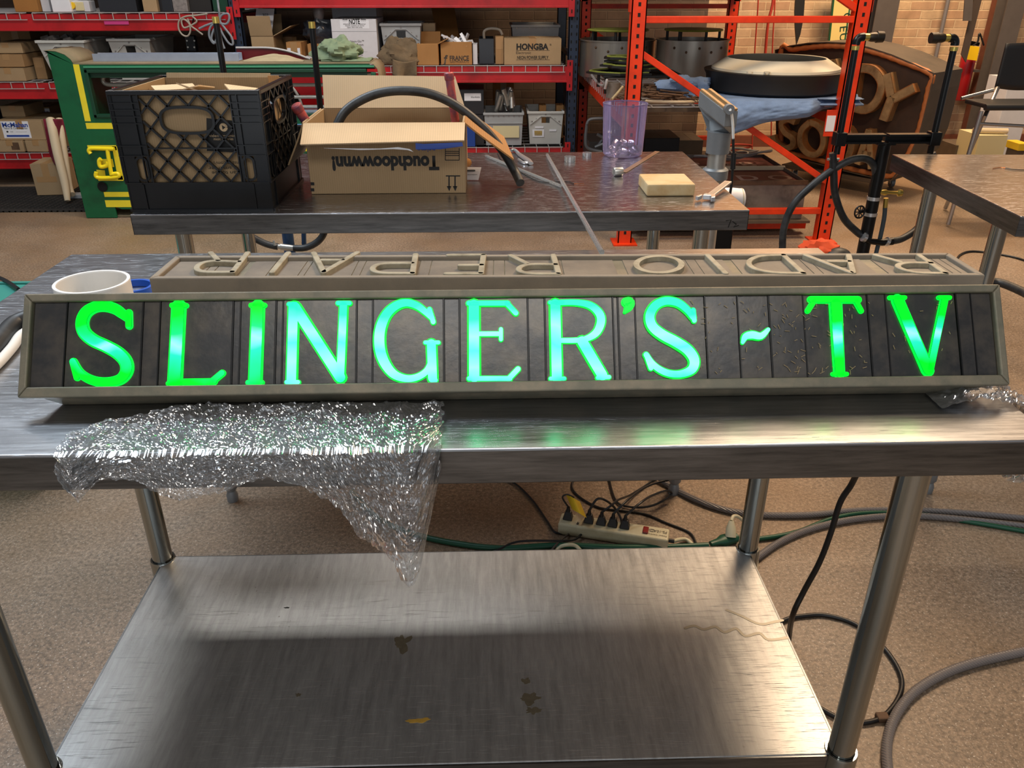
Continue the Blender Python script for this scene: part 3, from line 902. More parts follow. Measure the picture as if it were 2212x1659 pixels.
# stretch film, bunched on the table and hanging over its edge
def film(name, label, cat, x0, x1, yb, hang, ny_top, ny_hang, nx, seed, yedge=0.826, back_fn=None):
    b = MB()
    def f(u, v):
        x = x0 + (x1 - x0) * u
        h = hang(u)
        yb_ = yb if back_fn is None else back_fn(u)
        Ltop = yb_ - yedge; tot = Ltop + h
        d = v * (Ltop + h)
        n1 = noise.noise(Vector((x * 26, v * 7, seed)))
        n2 = abs(noise.noise(Vector((x * 75, v * 30, seed + 4))))
        n3 = abs(noise.noise(Vector((x * 190 + v * 30, v * 90 - x * 60, seed + 9))))
        k = 0.004 + 0.006 * max(n1, -0.4) + 0.006 * n2 + 0.003 * n3
        wx = 0.006 * noise.noise(Vector((x * 20, v * 9, seed + 20)))
        if d < Ltop:
            e = min(1, (Ltop - d) / 0.02)
            return (x + wx, yb_ - d, 0.9012 + max(k, 0.0002) * (0.35 + 0.65 * e) + 0.0004)
        q = d - Ltop
        sq = 1 - 0.35 * (q / max(h, 0.01)) * (1 if h > 0.09 else 0)
        out = 0.003 + max(k, 0) * (1 + q * 14) + 0.010 * noise.noise(Vector((x * 14, q * 16, seed + 2))) * min(1, q * 12)
        return (x + wx * 1.5, yedge - max(out, 0.0025), 0.902 - q)
    b.grid(nx, ny_top + ny_hang, f)
    return tag(b.build(name, 'cling_film', smooth=False), label, cat)
def hang_a(u):
    base = 0.055
    pts = [(0, .03), (.04, .062), (.12, .030), (.2, .034), (.32, .060), (.42, .050), (.55, .030), (.64, .045), (.72, .075), (.80, .125), (.86, .165), (.90, .195), (.93, .175), (.97, .09), (1.0, .03)]
    for (a, x), (c_, y) in zip(pts, pts[1:]):
        if u <= c_: return x + (y - x) * (u - a) / (c_ - a)
    return pts[-1][1]
film('stretch_film', 'crumpled clear plastic film spread below the S and L and hanging over the table edge', 'plastic film', -0.515, -0.062, 0.935, hang_a, 60, 70, 300, 3,
     back_fn=lambda u: 0.870 + 0.065 * min(1, u * 4) )
pR = W(2150, 850, z=0.9)
b = MB()
def fR(u, v):
    x = 0.585 + 0.115 * u; y = 0.905 + 0.055 * v
    n2 = abs(noise.noise(Vector((x * 60, y * 70, 5)))) ; n3 = abs(noise.noise(Vector((x * 150, y * 130, 8))))
    return (x, y, 0.902 + (0.016 * n2 + 0.007 * n3 + 0.008 * math.sin(u * 3.1)) * min(1, 3 * u + 0.1))
b.grid(70, 40, fR)
def fR2(u, v):
    x = 0.690 + 0.004 + 0.012 * abs(noise.noise(Vector((u * 9, v * 6, 3)))); y = 0.84 + 0.12 * u
    return (x, y, 0.905 - 0.11 * v * (0.6 + 0.4 * math.sin(u * 3)))
b.grid(30, 30, fR2)
tag(b.build('stretch_film', 'cling_film'), "clear plastic film bunched at the table's right end", 'plastic film')

# ================================================================ on the middle table
# ---- black milk crate
CX0, CX1, CY0, CY1 = -0.862, -0.522, 1.952, 2.292
MC = thing('milk_crate', 'black plastic milk crate with lattice sides on the left of the middle table', 'crate', (-0.692, 2.12, 0.9))
def crate_side(fr, sd):
    o, ex, ey, nz = fr
    Wd = 0.34
    P = lambda u, v, h: o + ex * u + ey * v + nz * h
    def plate(b, u0, u1, v0, v1, h0=-0.004, h1=-0.001):
        b.hexa([P(u, v, h) for h in (h0, h1) for u, v in ((u0, v0), (u1, v0), (u1, v1), (u0, v1))])
    b = MB()
    plate(b, 0, Wd, 0, 0.068)
    plate(b, 0.0, Wd, 0.0, 0.006, -0.004, 0.004)
    plate(b, 0.0, Wd, 0.066, 0.070, -0.004, 0.003)
    for u in (0.04, 0.30): plate(b, u - 0.0015, u + 0.0015, 0, 0.068, -0.004, 0.003)
    for (ua, ub) in ((0, 0.066), (Wd - 0.066, Wd)):
        plate(b, ua, ub, 0.132, 0.268, -0.006, -0.003)
        for v in (0.132, 0.155, 0.205, 0.220, 0.235, 0.250): plate(b, ua, ub, v - 0.0012, v + 0.0012, -0.004, 0.004)
        for u in (ua, ub, (ua + ub) / 2 + (0.018 if ua == 0 else -0.018)): plate(b, u - 0.0012, u + 0.0012, 0.07, 0.268, -0.004, 0.003)
        # oblong slot
        c = (ua + ub) / 2 + (0.012 if ua == 0 else -0.012)
        ring = [(c + math.cos(a) * 0.013, 0.101 + math.sin(a) * 0.013 + (0.014 if math.sin(a) > 0 else -0.014)) for a in [2 * math.pi * k / 20 for k in range(21)]]
        b.stroke(fr, ring, 0.005, -0.006, 0.001, False)
        plate(b, ua, c - 0.014, 0.07, 0.132, -0.005, -0.002); plate(b, c + 0.014, ub, 0.07, 0.132, -0.005, -0.002)
    b.build('side_panel', 'black_plastic', MC)
    b = MB()
    hc = (Wd / 2 + 0.0, 0.212)
    def inside(u, v): return abs((u - hc[0]) / 0.060) ** 3 + abs((v - hc[1]) / 0.029) ** 3 < 1
    for sgn in (1, -1):
        for k in range(-8, 14):
            c0 = k * 0.047 + 0.012
            run = None
            for q in range(0, 81):
                v = 0.07 + (0.266 - 0.07) * q / 80
                u = c0 + sgn * (v - 0.07) * 0.95
                ok = 0.066 < u < Wd - 0.066 and not inside(u, v)
                if ok:
                    if run is None: run = (u, v)
                    last = (u, v)
                if (not ok or q == 80) and run is not None:
                    if abs(last[1] - run[1]) > 0.004: b.bar(P(run[0], run[1], -0.003), P(last[0], last[1], -0.003), 0.0042, 0.008, nz)
                    run = None
    plate(b, 0.066, Wd - 0.066, 0.147, 0.150, -0.006, 0.001)
    b.build('lattice', 'black_plastic', MC)
    b = MB()
    ring = []
    for k in range(37):
        a = 2 * math.pi * k / 36
        ca, sa = math.cos(a), math.sin(a)
        ring.append((hc[0] + 0.060 * math.copysign(abs(ca) ** 0.66, ca), hc[1] + 0.029 * math.copysign(abs(sa) ** 0.66, sa)))
    b.stroke(fr, ring, 0.006, -0.007, 0.004, False)
    b.build('hand_hole', 'black_plastic', MC)
crate_side(frame((CX0, CY0, 0.9), (1, 0, 0), (0, 0, 1)), 0)
crate_side(frame((CX1, CY0, 0.9), (0, 1, 0), (0, 0, 1)), 1)
crate_side(frame((CX1, CY1, 0.9), (-1, 0, 0), (0, 0, 1)), 2)
crate_side(frame((CX0, CY1, 0.9), (0, -1, 0), (0, 0, 1)), 3)
b = MB()
z0, z1, e = 1.166, 1.177, 0.010
b.box(CX0 - .003, CX1 + .003, CY0 - .003, CY0 + e, z0, z1); b.box(CX0 - .003, CX1 + .003, CY1 - e, CY1 + .003, z0, z1)
b.box(CX0 - .003, CX0 + e, CY0 + e, CY1 - e, z0, z1); b.box(CX1 - e, CX1 + .003, CY0 + e, CY1 - e, z0, z1)
b.build('rim', 'black_plastic', MC, bevel=0.002)
b = MB(); b.box(CX0 + .006, CX1 - .006, CY0 + .006, CY1 - .006, 0.901, 0.905); b.build('bottom', 'black_plastic', MC)

def open_box(b, x0, x1, y0, y1, z0, z1, t=0.004):
    b.box(x0, x1, y0, y0 + t, z0, z1); b.box(x0, x1, y1 - t, y1, z0, z1)
    b.box(x0, x0 + t, y0 + t, y1 - t, z0, z1); b.box(x1 - t, x1, y0 + t, y1 - t, z0, z1)
    b.box(x0 + t, x1 - t, y0 + t, y1 - t, z0, z0 + t)
t = thing('cardboard_box', 'opened cardboard carton standing inside the black milk crate', 'box', (-0.692, 2.12, 0.906))
b = MB(); open_box(b, CX0 + .012, CX1 - .016, CY0 + .014, CY1 - .014, 0.906, 1.172)
b.build('body', 'card_tan', t)
b = MB(); b.hexa([(CX0 + .02, CY1 - .018, 1.168), (CX1 - .05, CY1 - .018, 1.168), (CX1 - .05, CY1 - .014, 1.168), (CX0 + .02, CY1 - .014, 1.168), (CX0 + .02, CY1 - .012, 1.183), (CX1 - .05, CY1 - .012, 1.181), (CX1 - .05, CY1 - .008, 1.181), (CX0 + .02, CY1 - .008, 1.183)])
b.build('flap', 'card_tan', t)
b = MB(); b.box(CX1 - .05, CX1 - .022, CY1 - .04, CY1 - .037, 1.10, 1.178); b.build('flap', 'card_inner', t)
yf = CY0 + .0138
b = MB(); q = [W(446, 255, Y=yf), W(520, 262, Y=yf), W(520, 330, Y=yf), W(447, 326, Y=yf)]
b.prism([(p.x, yf, p.z) for p in q], (0, -0.0005, 0)); b.build('printed_panel', 'ink', t)
c = W(483, 275, Y=yf)
b = MB(); b.stroke(FRONT(c.x, yf, c.z), [(math.cos(a) * .005, math.sin(a) * .005) for a in [k * math.pi / 8 for k in range(17)]], 0.009, 0.0006, 0.0009, False)
b.build('printed_disc', 'card_light', t)
b = MB(); b.prism([(c.x - .003, yf - .001, c.z - .005), (c.x + .005, yf - .001, c.z), (c.x - .003, yf - .001, c.z + .005)], (0, -.0003, 0)); b.build('printed_arrow', 'ink', t)
for body, px, py, w_ in (('video streaming', 483, 293, .066), ('music & stories', 483, 300, .045)):
    c = W(px, py, Y=yf); text(body, 0.009, FRONT(c.x, yf - .0006, c.z), 'card_light', t, width=w_)
for body, px, py, w_ in (('amazon.com/this', 487, 352, .080), ('big smarter', 487, 363, .080), ('Scan to see', 490, 373, .070)):
    c = W(px, py, Y=yf); text(body, 0.011, FLIP(c.x, yf, c.z), 'ink', t, width=w_)
b = MB()
random.seed(4)
for k in range(7):
    x = random.uniform(CX0 + .06, CX1 - .08); y = random.uniform(CY0 + .1, CY1 - .06)
    b.obox((x, y, 1.13 + k * 0.006), (0.10, 0.05, 0.003), (random.uniform(-.4, .4), random.uniform(-.3, .3), random.uniform(0, 3)))
tag(b.build('cardboard_scraps', 'card_light', org=(-.69, 2.12, 1.1)), 'torn cardboard scraps heaped in the carton in the crate', 'cardboard', kind='stuff')

# ---- carton with open flaps and upside-down print
BX0, BX1, BY0, BY1, BZ = -0.463, -0.060, 2.118, 2.376, 1.079
TB = thing('cardboard_box', 'open brown carton with upside-down Touchdoowwnn! lettering on the middle table', 'box', (-0.26, 2.247, 0.9))
b = MB(); open_box(b, BX0, BX1, BY0, BY1, 0.9006, BZ, 0.005)
b.build('body', 'card_tan', TB, bevel=0.0008, seg=1)
def panel(b, pts, t=0.004, nu=8, nv=6, curl=0.0):
    """a board spanned by four corners, slightly bowed"""
    p = [Vector(q) for q in pts]
    nn = (p[1] - p[0]).cross(p[3] - p[0]).normalized()
    def f(u, v, s_): return (p[0].lerp(p[1], u)).lerp(p[3].lerp(p[2], u), v) + nn * (curl * math.sin(v * math.pi / 2) * v + s_)
    for s_ in (0, t): b.grid(nu, nv, lambda u, v: f(u, v, s_))
    e = [(0, 0, 1, 0), (1, 0, 1, 1), (1, 1, 0, 1), (0, 1, 0, 0)]
    for (u0, v0, u1, v1) in e:
        b.grid(8, 1, lambda a, c_: f(u0 + (u1 - u0) * a, v0 + (v1 - v0) * a, c_ * t))
b = MB(); pL, pR = W(650, 318, Y=2.055), W(1003, 309, Y=2.055)
panel(b, [(BX0 - .002, BY0 + .001, BZ), (BX1 + .002, BY0 + .001, BZ), (pR.x, 2.055, pR.z), (pL.x - .0, 2.055, pL.z)], 0.004, curl=-0.010)
FLf = b.build('flap', 'card_light', TB)
b = MB(); pm, pb = W(898, 314, Y=2.052), W(902, 323, Y=2.050)
b.add([(pm.x, 2.049, pm.z + .006), (pm.x + .02, 2.0485, pm.z + .004), (pR.x - .005, 2.049, pR.z + .003), (pR.x - .003, 2.046, pR.z - .006), (pm.x + .06, 2.046, pb.z + .001), (pm.x + .0, 2.046, pb.z + .001)], [(0, 1, 2, 3, 4, 5)])
b.build('torn_tape', 'ink_blue', FLf, solid=0.0008)
b = MB(); q = [W(x, y, Y=2.045) for x, y in ((700, 320), (760, 321), (820, 321), (860, 318), (885, 322), (893, 328), (880, 324), (850, 322), (780, 324))]
b.add(q, [tuple(range(9))]); b.build('torn_tape', 'label_white', FLf, solid=0.0008)
b = MB(); pL, pR = W(697, 163, Y=2.42), W(983, 166, Y=2.42)
panel(b, [(BX0 + .006, BY1 - .001, BZ), (BX1 - .004, BY1 - .001, BZ), (pR.x, 2.42, pR.z), (pL.x, 2.42, pL.z)], 0.004)
b.build('flap', 'card_light', TB)
b = MB(); panel(b, [(BX0 - .001, BY0 + .005, BZ), (BX0 - .001, BY1 - .005, BZ), (BX0 - .045, BY1 - .03, BZ - .115), (BX0 - .050, BY0 + .03, BZ - .120)], 0.004, curl=0.01)
b.build('flap', 'card_tan', TB)
of, ob_ = W(1106, 349, Y=2.15), W(1085, 300, Y=2.34)
b = MB(); panel(b, [(BX1 + .001, BY0 + .005, BZ), (BX1 + .001, BY1 - .005, BZ), ob_, of], 0.004, curl=-0.008)
b.build('flap', 'card_orange', TB)
yf = BY0
c = W(832, 351, Y=yf); text('Touchdoowwnn!', 0.047, FLIP(c.x, yf, c.z), 'ink', TB, bold=0.05, width=0.275)
c = W(921, 322, Y=yf); text('prime', 0.02, FLIP(c.x, yf, c.z), 'ink_blue', TB, bold=0.01)
b = MB(); fr_ = FRONT(0, yf, 0)
P_ = lambda x, y: (lambda p: (p.x, p.z))(W(x, y, Y=yf))
for (x, y) in ((969, 0), (982, 0)):
    b.stroke(fr_, [P_(x + 1, 381), P_(x + 1, 404)], 0.0035, 0, 0.0005, False)
    a1, a2, a3 = P_(x - 4, 402), P_(x + 6, 402), P_(x + 1.5, 413)
    b.prism([(a1[0], yf, a1[1]), (a2[0], yf, a2[1]), (a3[0], yf, a3[1])], (0, -0.0005, 0))
b.stroke(fr_, [P_(963, 380), P_(994, 380)], 0.003, 0, 0.0005, False)
b.build('printed_arrows', 'ink', TB); b = MB()
for (q0, q1) in (((962, 320), (962, 346)), ((992, 320), (992, 346)), ((962, 346), (992, 346)), ((962, 336), (992, 336)), ((962, 331), (992, 331)), ((962, 327), (992, 327))): b.stroke(fr_, [P_(*q0), P_(*q1)], 0.0018, 0, 0.0005, False)
b.build('printed_table', 'ink', TB)
for y in (397, 410): b = MB(); b.stroke(fr_, [P_(671, y), P_(679, y)], 0.008, 0, 0.0005, False); b.build('printed_tick', 'ink', TB)
# hose and sleeves in it
b = MB()
pts = [W(x, y, Y=Y_) for x, y, Y_ in ((722, 285, 2.20), (742, 245, 2.22), (775, 219, 2.24), (820, 201, 2.25), (872, 196, 2.25), (930, 203, 2.25), (985, 228, 2.25), (1040, 272, 2.24), (1085, 325, 2.23), (1112, 370, 2.22))] + [W(1124, 395, z=0.9125)]
b.tube(catmull(pts, 8), 0.0118, 18)
tag(b.build('rubber_hose', 'black_rubber', smooth=True), 'thick black rubber hose arching out of the open carton down to the table', 'hose')
def sleeve(p0, p1, label, r=0.0115):
    p0, p1 = Vector(p0), Vector(p1); d = (p1 - p0).normalized()
    t = thing('silicone_sleeve', label, 'tube', p1)
    b = MB(); b.cyl(p0 + d * .018, p1, r, n=20); b.build('tube', 'red_silicone', t, smooth=True)
    b = MB(); b.tube([p0, p0 + d * .003, p0 + d * .018, p0 + d * .021], [r * .9, r * 1.15, r * 1.15, r], 20); b.build('end_collar', 'red_silicone', t, smooth=True)
p = W(692, 290, Y=2.22); sleeve(W(638, 226, Y=2.18), (p.x, p.y, p.z - .03), "mottled red tube leaning out of the open carton's left corner", 0.0125)
p = W(992, 290, Y=2.30); sleeve(W(969, 156, Y=2.31), (p.x, p.y, p.z - .05), "mottled red tube standing in the open carton's right back corner")

# ---- purple tub of glass caps
c = W(1350, 343, z=0.9); c = Vector((c.x, c.y + .055, 0.9))
t = thing('plastic_tub', 'clear purple fluted plastic tub at the back of the middle table', 'container', c)
b = MB()
n = 96; pr = [(0.0, 0.002), (0.055, 0.002), (0.0605, 0.006), (0.063, 0.02), (0.0665, 0.11), (0.069, 0.158)]
vs, fs = [], []
for i, (r, z) in enumerate(pr):
    for k in range(n):
        a = 2 * math.pi * k / n
        q = r * (1 + (0.012 * math.cos(a * 24) if 1 < i < 5 else 0))
        vs.append((c.x + q * math.cos(a), c.y + q * math.sin(a), 0.9 + z))
for i in range(len(pr) - 1):
    for k in range(n): fs.append((i * n + k, i * n + (k + 1) % n, (i + 1) * n + (k + 1) % n, (i + 1) * n + k))
b.add(vs, fs); b.build('tub_wall', 'purple_plastic', t, smooth=True, weld=True)
b = MB(); b.lathe([(0.067, 0.156), (0.070, 0.157), (0.070, 0.160), (0.067, 0.160), (0.067, 0.156)], c, 48); b.build('rim', 'purple_plastic', t, smooth=True)
random.seed(12)
CUPS = []
gsp = [(-.030, -.02, 0), (0.0, -.032, 0), (.030, -.018, 0), (-.012, .012, 0), (.022, .016, 0), (-.034, .016, 0), (.002, -.008, .022), (-.024, -.008, .020), (.026, 0.0, .020), (.040, -.004, 0.004), (-.006, .034, 0)]
proto = None
for i, (dx, dy, dz) in enumerate(gsp):
    loc = (c.x + dx, c.y + dy, 0.906 + dz + 0.010)
    if proto is None:
        b = MB(); b.lathe([(0.0, -0.010), (0.008, -0.010), (0.0125, -0.004), (0.0135, 0.010), (0.012, 0.010), (0.011, -0.003), (0.0, -0.008)], (0, 0, 0), 20)
        o_ = b.build('glass_cup', 'clear_glass', org=(0, 0, 0), smooth=True); proto = o_
    else:
        o_ = proto.copy(); COL.objects.link(o_)
    o_.location = loc
    o_.rotation_euler = (random.uniform(-1.6, 1.6), random.uniform(-1.2, 1.2), random.uniform(0, 3))
    tag(o_, 'small clear glass cup jumbled in the purple tub', 'glass cup', 'glass cups in the purple tub')
def glass_ring(px, py, r, h, label):
    p = W(px, py, z=0.9)
    b = MB(); b.lathe([(r, 0.0004), (r, h), (r - .002, h), (r - .002, 0.0004), (r, 0.0004)], (p.x, p.y, 0.9), 28)
    tag(b.build('glass_ring', 'clear_glass', smooth=True), label, 'glass ring', 'glass rings on the middle table')
glass_ring(1231, 348, 0.0175, 0.014, 'larger clear glass ring lying left of the purple tub')
glass_ring(1268, 337, 0.0145, 0.011, 'smaller clear glass ring close beside the purple tub')
def rod(p0, p1, r, label, name='glass_tube', m='clear_glass', nn=10):
    b = MB(); b.cyl(p0, p1, r, n=nn)
    tag(b.build(name, m, smooth=True), label, 'glass tube')
rod(W(1182, 335, z=0.906), W(1300, 545, z=0.930), 0.0055, 'long clear glass tube bridging from the middle table towards the signs')
rod(W(1050, 337, z=0.905), W(1211, 402, z=0.905), 0.0045, 'short clear glass tube lying behind the hose end')
# scrap of black wire with bare copper end
b = MB(); pts = [W(x, y, z=0.902) for x, y in ((1075, 330), (1082, 345), (1105, 360), (1135, 378), (1165, 392), (1200, 393), (1225, 392), (1240, 397))]
t = thing('wire_offcut', 'thin black wire with bare copper end lying across the glass tubes', 'wire', pts[4])
b.tube(catmull(pts, 5), 0.0012, 8); b.build('insulation', 'black_cord', t, smooth=True)
b = MB(); b.tube(catmull([pts[-1], W(1250, 397, z=.902), W(1262, 396, z=.902)], 4), 0.0006, 6); b.build('bare_end', 'copper', t)
# metal cap with slat behind, wood block, wrench, blister card, pliers
p = W(1334, 380, z=0.9)
b = MB()
b.X = Matrix.Translation((p.x, p.y, 0.9125)) @ Matrix.Rotation(R(14), 4, 'Z') @ Matrix.Rotation(R(90), 4, 'Y')
b.lathe([(0.0, -0.013), (0.0105, -0.013), (0.012, -0.011), (0.012, 0.013), (0.0105, 0.013), (0.0105, -0.009), (0, -0.009)], (0, 0, 0), 24)
tag(b.build('metal_cap', 'zinc', smooth=True), 'small silver metal cap lying on its side near the wood block', 'cap')
b = MB(); a_, c_ = W(1347, 372, z=0.9015), W(1420, 327, z=0.9015)
b.bar(a_, c_, 0.016, 0.0015)
tag(b.build('flat_strip', mat('strip_brown', '8a6f58', 0.35, 0.4), bevel=0.0004), 'thin flat brownish metal strip running back from the metal cap', 'strip')
b = MB(); q = [W(1397, 425, z=0.9), W(1500, 421, z=0.9)]
b.box(q[0].x, q[0].x + 0.125, q[0].y + 0.002, q[0].y + 0.132, 0.9004, 0.931)
o_ = b.build('wood_block', 'wood_pale', bevel=0.004, seg=2); tag(o_, 'pale wooden block on the right of the middle table', 'wood block')
p = W(1530, 425, z=0.9)
t = thing('adjustable_wrench', "chrome adjustable wrench at the middle table's right front corner", 'wrench', (p.x, p.y, 0.9))
b = MB(); h0 = W(1532, 424, z=0.910); h1 = W(1573, 393, z=0.916)
b.bar(h0, h1, 0.020, 0.006); b.build('handle', 'chrome', t, bevel=0.0015)
b = MB(); d = (h1 - h0).normalized(); s_ = d.cross(Vector((0, 0, 1)))
b.bar(h0 + d * .010, h1 - d * .012, 0.009, 0.0070); b.build('handle_web', 'zinc', t)
b = MB()
b.prism([h0 + d * .006 - s_ * .012 - Vector((0, 0, .006)), h0 + d * .006 + s_ * .014 - Vector((0, 0, .006)), h0 - d * .020 + s_ * .022 - Vector((0, 0, .006)), h0 - d * .028 + s_ * .014 - Vector((0, 0, .006)), h0 - d * .010 + s_ * .006 - Vector((0, 0, .006)), h0 - d * .016 - s_ * .012 - Vector((0, 0, .006))], (0, 0, .012))
b.build('jaw', 'chrome', t, bevel=0.0015)
b = MB(); b.prism([h0 - d * .012 - s_ * .014 - Vector((0, 0, .005)), h0 - d * .004 - s_ * .020 - Vector((0, 0, .005)), h0 - d * .030 - s_ * .026 - Vector((0, 0, .005)), h0 - d * .034 - s_ * .018 - Vector((0, 0, .005))], (0, 0, .010))
b.build('moving_jaw', 'chrome', t, bevel=0.001)
b = MB(); b.cyl(h0 - d * .004 - s_ * .012 + Vector((0, 0, .002)), h0 - d * .004 + s_ * .004 + Vector((0, 0, .002)), .005, n=16); b.build('adjusting_screw', 'zinc', t, smooth=True)
# blister card with a spool right of the carton
p = W(1020, 385, z=0.9)
t = thing('blister_card', "grey blister card half hidden behind the carton's right side", 'package', (p.x - .02, p.y, 0.9))
b = MB(); q = [W(1003, 408, z=0.901), W(1040, 411, z=0.901)]
panel(b, [(p.x - .045, p.y - .028, .902), (p.x + .018, p.y - .034, .902), (p.x + .026, p.y + .020, .925), (p.x - .040, p.y + .026, .925)], 0.0015)
b.build('card', 'card_white', t)
b = MB(); b.stroke(frame((p.x - .01, p.y + .004, .9205), (1, 0, 0), (0, 1, .42)), [(-.016, 0), (.016, 0)], 0.006, 0, .001); b.build('hang_slot', 'ink', t)
b = MB(); b.cyl((p.x - .030, p.y + .012, .935), (p.x - .012, p.y + .045, .935), .012, n=18); b.build('spool', 'card_brown', t, smooth=True)
text('steel thimbles', 0.008, frame((p.x - .008, p.y - .012, .9125), (1, 0, 0), (0, 1, .42)), 'ink', t, width=.045)
p = W(1135, 346, z=0.9)
t = thing('pliers', 'small silver pliers with a grey handle lying behind the hose', 'pliers', (p.x, p.y, 0.9))
b = MB(); b.tube(catmull([W(1118, 330, z=.906), W(1128, 338, z=.907), W(1140, 346, z=.907), W(1147, 353, z=.906)], 4), [.006, .009, .010, .008], 10, flat=.6); b.build('head', 'chrome', t, smooth=True)
b = MB(); b.tube(catmull([W(1104, 325, z=.907), W(1112, 324, z=.908), W(1122, 333, z=.907)], 4), .005, 10); b.build('handle', 'grey_cast', t, smooth=True)
b = MB(); b.tube(catmull([W(1140, 352, z=.905), W(1130, 351, z=.905), W(1120, 344, z=.906)], 4), .004, 8); b.build('handle', 'chrome', t, smooth=True)
# wire on the right-hand table
b = MB(); pts = [W(x, y, z=0.902) for x, y in ((2172, 363), (2190, 366), (2212, 367), (2240, 368))]
t = thing('wire_offcut', 'thin black wire with bare copper end on the right-hand table', 'wire', pts[1])
b.tube(catmull(pts, 4), .0013, 8); b.build('insulation', 'black_cord', t)
b = MB(); b.tube(catmull([W(2145, 364, z=.902), W(2160, 362, z=.902), pts[0]], 4), .0012, 8); b.build('bare_end', 'copper', t)

# ================================================================ burner stands
def pipe_elbow(b, p, d0, d1, r, R_=0.02, n=14):
    p, d0, d1 = Vector(p), Vector(d0).normalized(), Vector(d1).normalized()
    b.tube(catmull([p - d0 * R_, p - d0 * R_ * .45 + d1 * R_ * .05, p + d1 * R_ * .45 - d0 * R_ * .05, p + d1 * R_], 4), r, n)
def burner(label, Y, xa, xb, za, zb, zbar, xm, post_m, heads=True, tips=False, pmat='black_iron'):
    t = thing('burner_stand', label, 'burner stand', (xm, Y, 0))
    b = MB()
    b.cyl((xm, Y, 0.02), (xm, Y, zbar - .012), .021, n=22); b.build('post', post_m, t, smooth=True)
    b = MB(); b.lathe([(0, 0), (.17, 0), (.17, .006), (.04, .016), (.03, .03), (0, .03)], (xm, Y, 0), 32); b.build('base_plate', pmat, t, smooth=True)
    b = MB()
    for (u0, u1) in ((xa, xm - .005), (xm + .005, xb)):
        for dz in (.012, -.012): b.box(u0, u1, Y - .016, Y + .016, zbar + dz - .0035, zbar + dz + .0035)
        b.box(u0, u1, Y + .012, Y + .016, zbar - .012, zbar + .012)
    b.box(xm - .03, xm + .03, Y - .02, Y + .02, zbar - .020, zbar - .014)
    b.build('slotted_arm', pmat, t, bevel=.001)
    for (x, zt, s_) in ((xa, za, 1), (xb, zb, -1)):
        b = MB(); b.cyl((x, Y, zbar - .05), (x + s_ * 0.0, Y, zt - (.035 if heads else .02)), .0105, n=16)
        up = b.build('upright', pmat, t, smooth=True)
        b = MB(); b.box(x - .018, x + .018, Y - .02, Y + .02, zbar - .022, zbar + .022); b.build('clamp_block', pmat, up, bevel=.003)
        if heads:
            b = MB(); b.cyl((x, Y, zt - .038), (x, Y, zt - .026), .0125, n=16); b.build('brass_collar', 'brass', up, smooth=True)
            b = MB(); pipe_elbow(b, (x, Y, zt), (0, 0, 1), (s_, 0, 0), .013, .022); b.build('elbow', pmat, up, smooth=True)
            b = MB(); b.cyl((x + s_ * .022, Y, zt), (x + s_ * .040, Y, zt), .011, n=12); b.build('brass_nipple', 'brass', up, smooth=True)
            b = MB(); b.tube([(x + s_ * .038, Y, zt), (x + s_ * .046, Y, zt), (x + s_ * .06, Y, zt), (x + s_ * .062, Y, zt), (x + s_ * .083, Y, zt)], [.012, .0145, .0145, .0175, .0165], 18)
            b.build('burner_head', mat('burner_bronze', '3a332b', .35, .7), up, smooth=True)
        else:
            b = MB(); b.cyl((x, Y, zt - .02), (x, Y, zt), .0115, n=14); b.build('pipe_end', 'brass', up, smooth=True)
    return t
pa, pb_, pm_ = W(1818, 300, Y=2.75), W(2016, 300, Y=2.75), W(1893, 400, Y=2.75)
ta, tb_ = W(1836, 80, Y=2.75), W(2072, 82, Y=2.75)
BS = burner('black pipe burner stand with two brass-collared heads beside the orange rack', 2.75, pa.x - .008, pb_.x, ta.z, tb_.z, 0.925, pm_.x, 'black_iron')
Yb = 2.75
def hose(par, pts, r, m, name='hose', n=12, Y=Yb):
    b = MB(); b.tube(catmull([W(x, y, Y=Y + (q[0] if q else 0)) for x, y, *q in pts], 6), r, n)
    return b.build(name, m, par, smooth=True)
hose(BS, [(1799, 330), (1801, 375), (1804, 420), (1822, 470), (1850, 500), (1868, 512)], .0125, 'black_rubber')
hose(BS, [(2013, 330, .04), (2018, 400, .04), (2008, 445, .04), (1985, 490, .03), (1950, 515, .01), (1925, 521)], .0125, 'black_rubber')
hose(BS, [(1690, 640), (1690, 545), (1694, 490), (1715, 440), (1755, 400), (1800, 366), (1840, 345), (1870, 343), (1888, 358), (1893, 385)], .0125, 'black_rubber')
b = MB(); b.tube([W(x, y, Y=Yb - .02) for x, y in ((1866, 512), (1878, 521), (1905, 524), (1928, 521))], [.014, .010, .012, .014], 14)
bv = b.build('tee_fitting', 'black_iron', BS, smooth=True)
for x, y in ((1867, 513), (1916, 522)):
    b = MB(); p = W(x, y, Y=Yb - .02); b.tube([p - Vector((.005, 0, -.002)), p + Vector((.005, 0, -.002))], .016, 16); b.build('hose_clamp', 'chrome', bv, smooth=True)
for y in (428, 462):
    p = W(1884 if y == 428 else 1878, y, Y=Yb); b = MB(); b.cyl((pm_.x, Yb, p.z - .006), (pm_.x, Yb, p.z + .006), .0225, n=22); b.build('band_clamp', 'chrome', BS, smooth=True)
p = W(1857, 458, Y=Yb - .03)
b = MB(); b.tube([p + Vector((math.cos(a) * .017, 0, math.sin(a) * .021)) for a in [k * math.pi / 9 for k in range(18)]], .003, 8, closed=True)
for k in range(4): a = k * math.pi / 4; b.cyl(p - Vector((math.cos(a) * .016, 0, math.sin(a) * .020)), p + Vector((math.cos(a) * .016, 0, math.sin(a) * .020)), .002, n=6)
b.cyl(p, p + Vector((.03, .02, 0)), .006, n=10); b.build('valve_wheel', 'black_iron', BS, smooth=True)
p0, p1 = W(1898, 415, Y=Yb - .01), W(1948, 417, Y=Yb - .01)
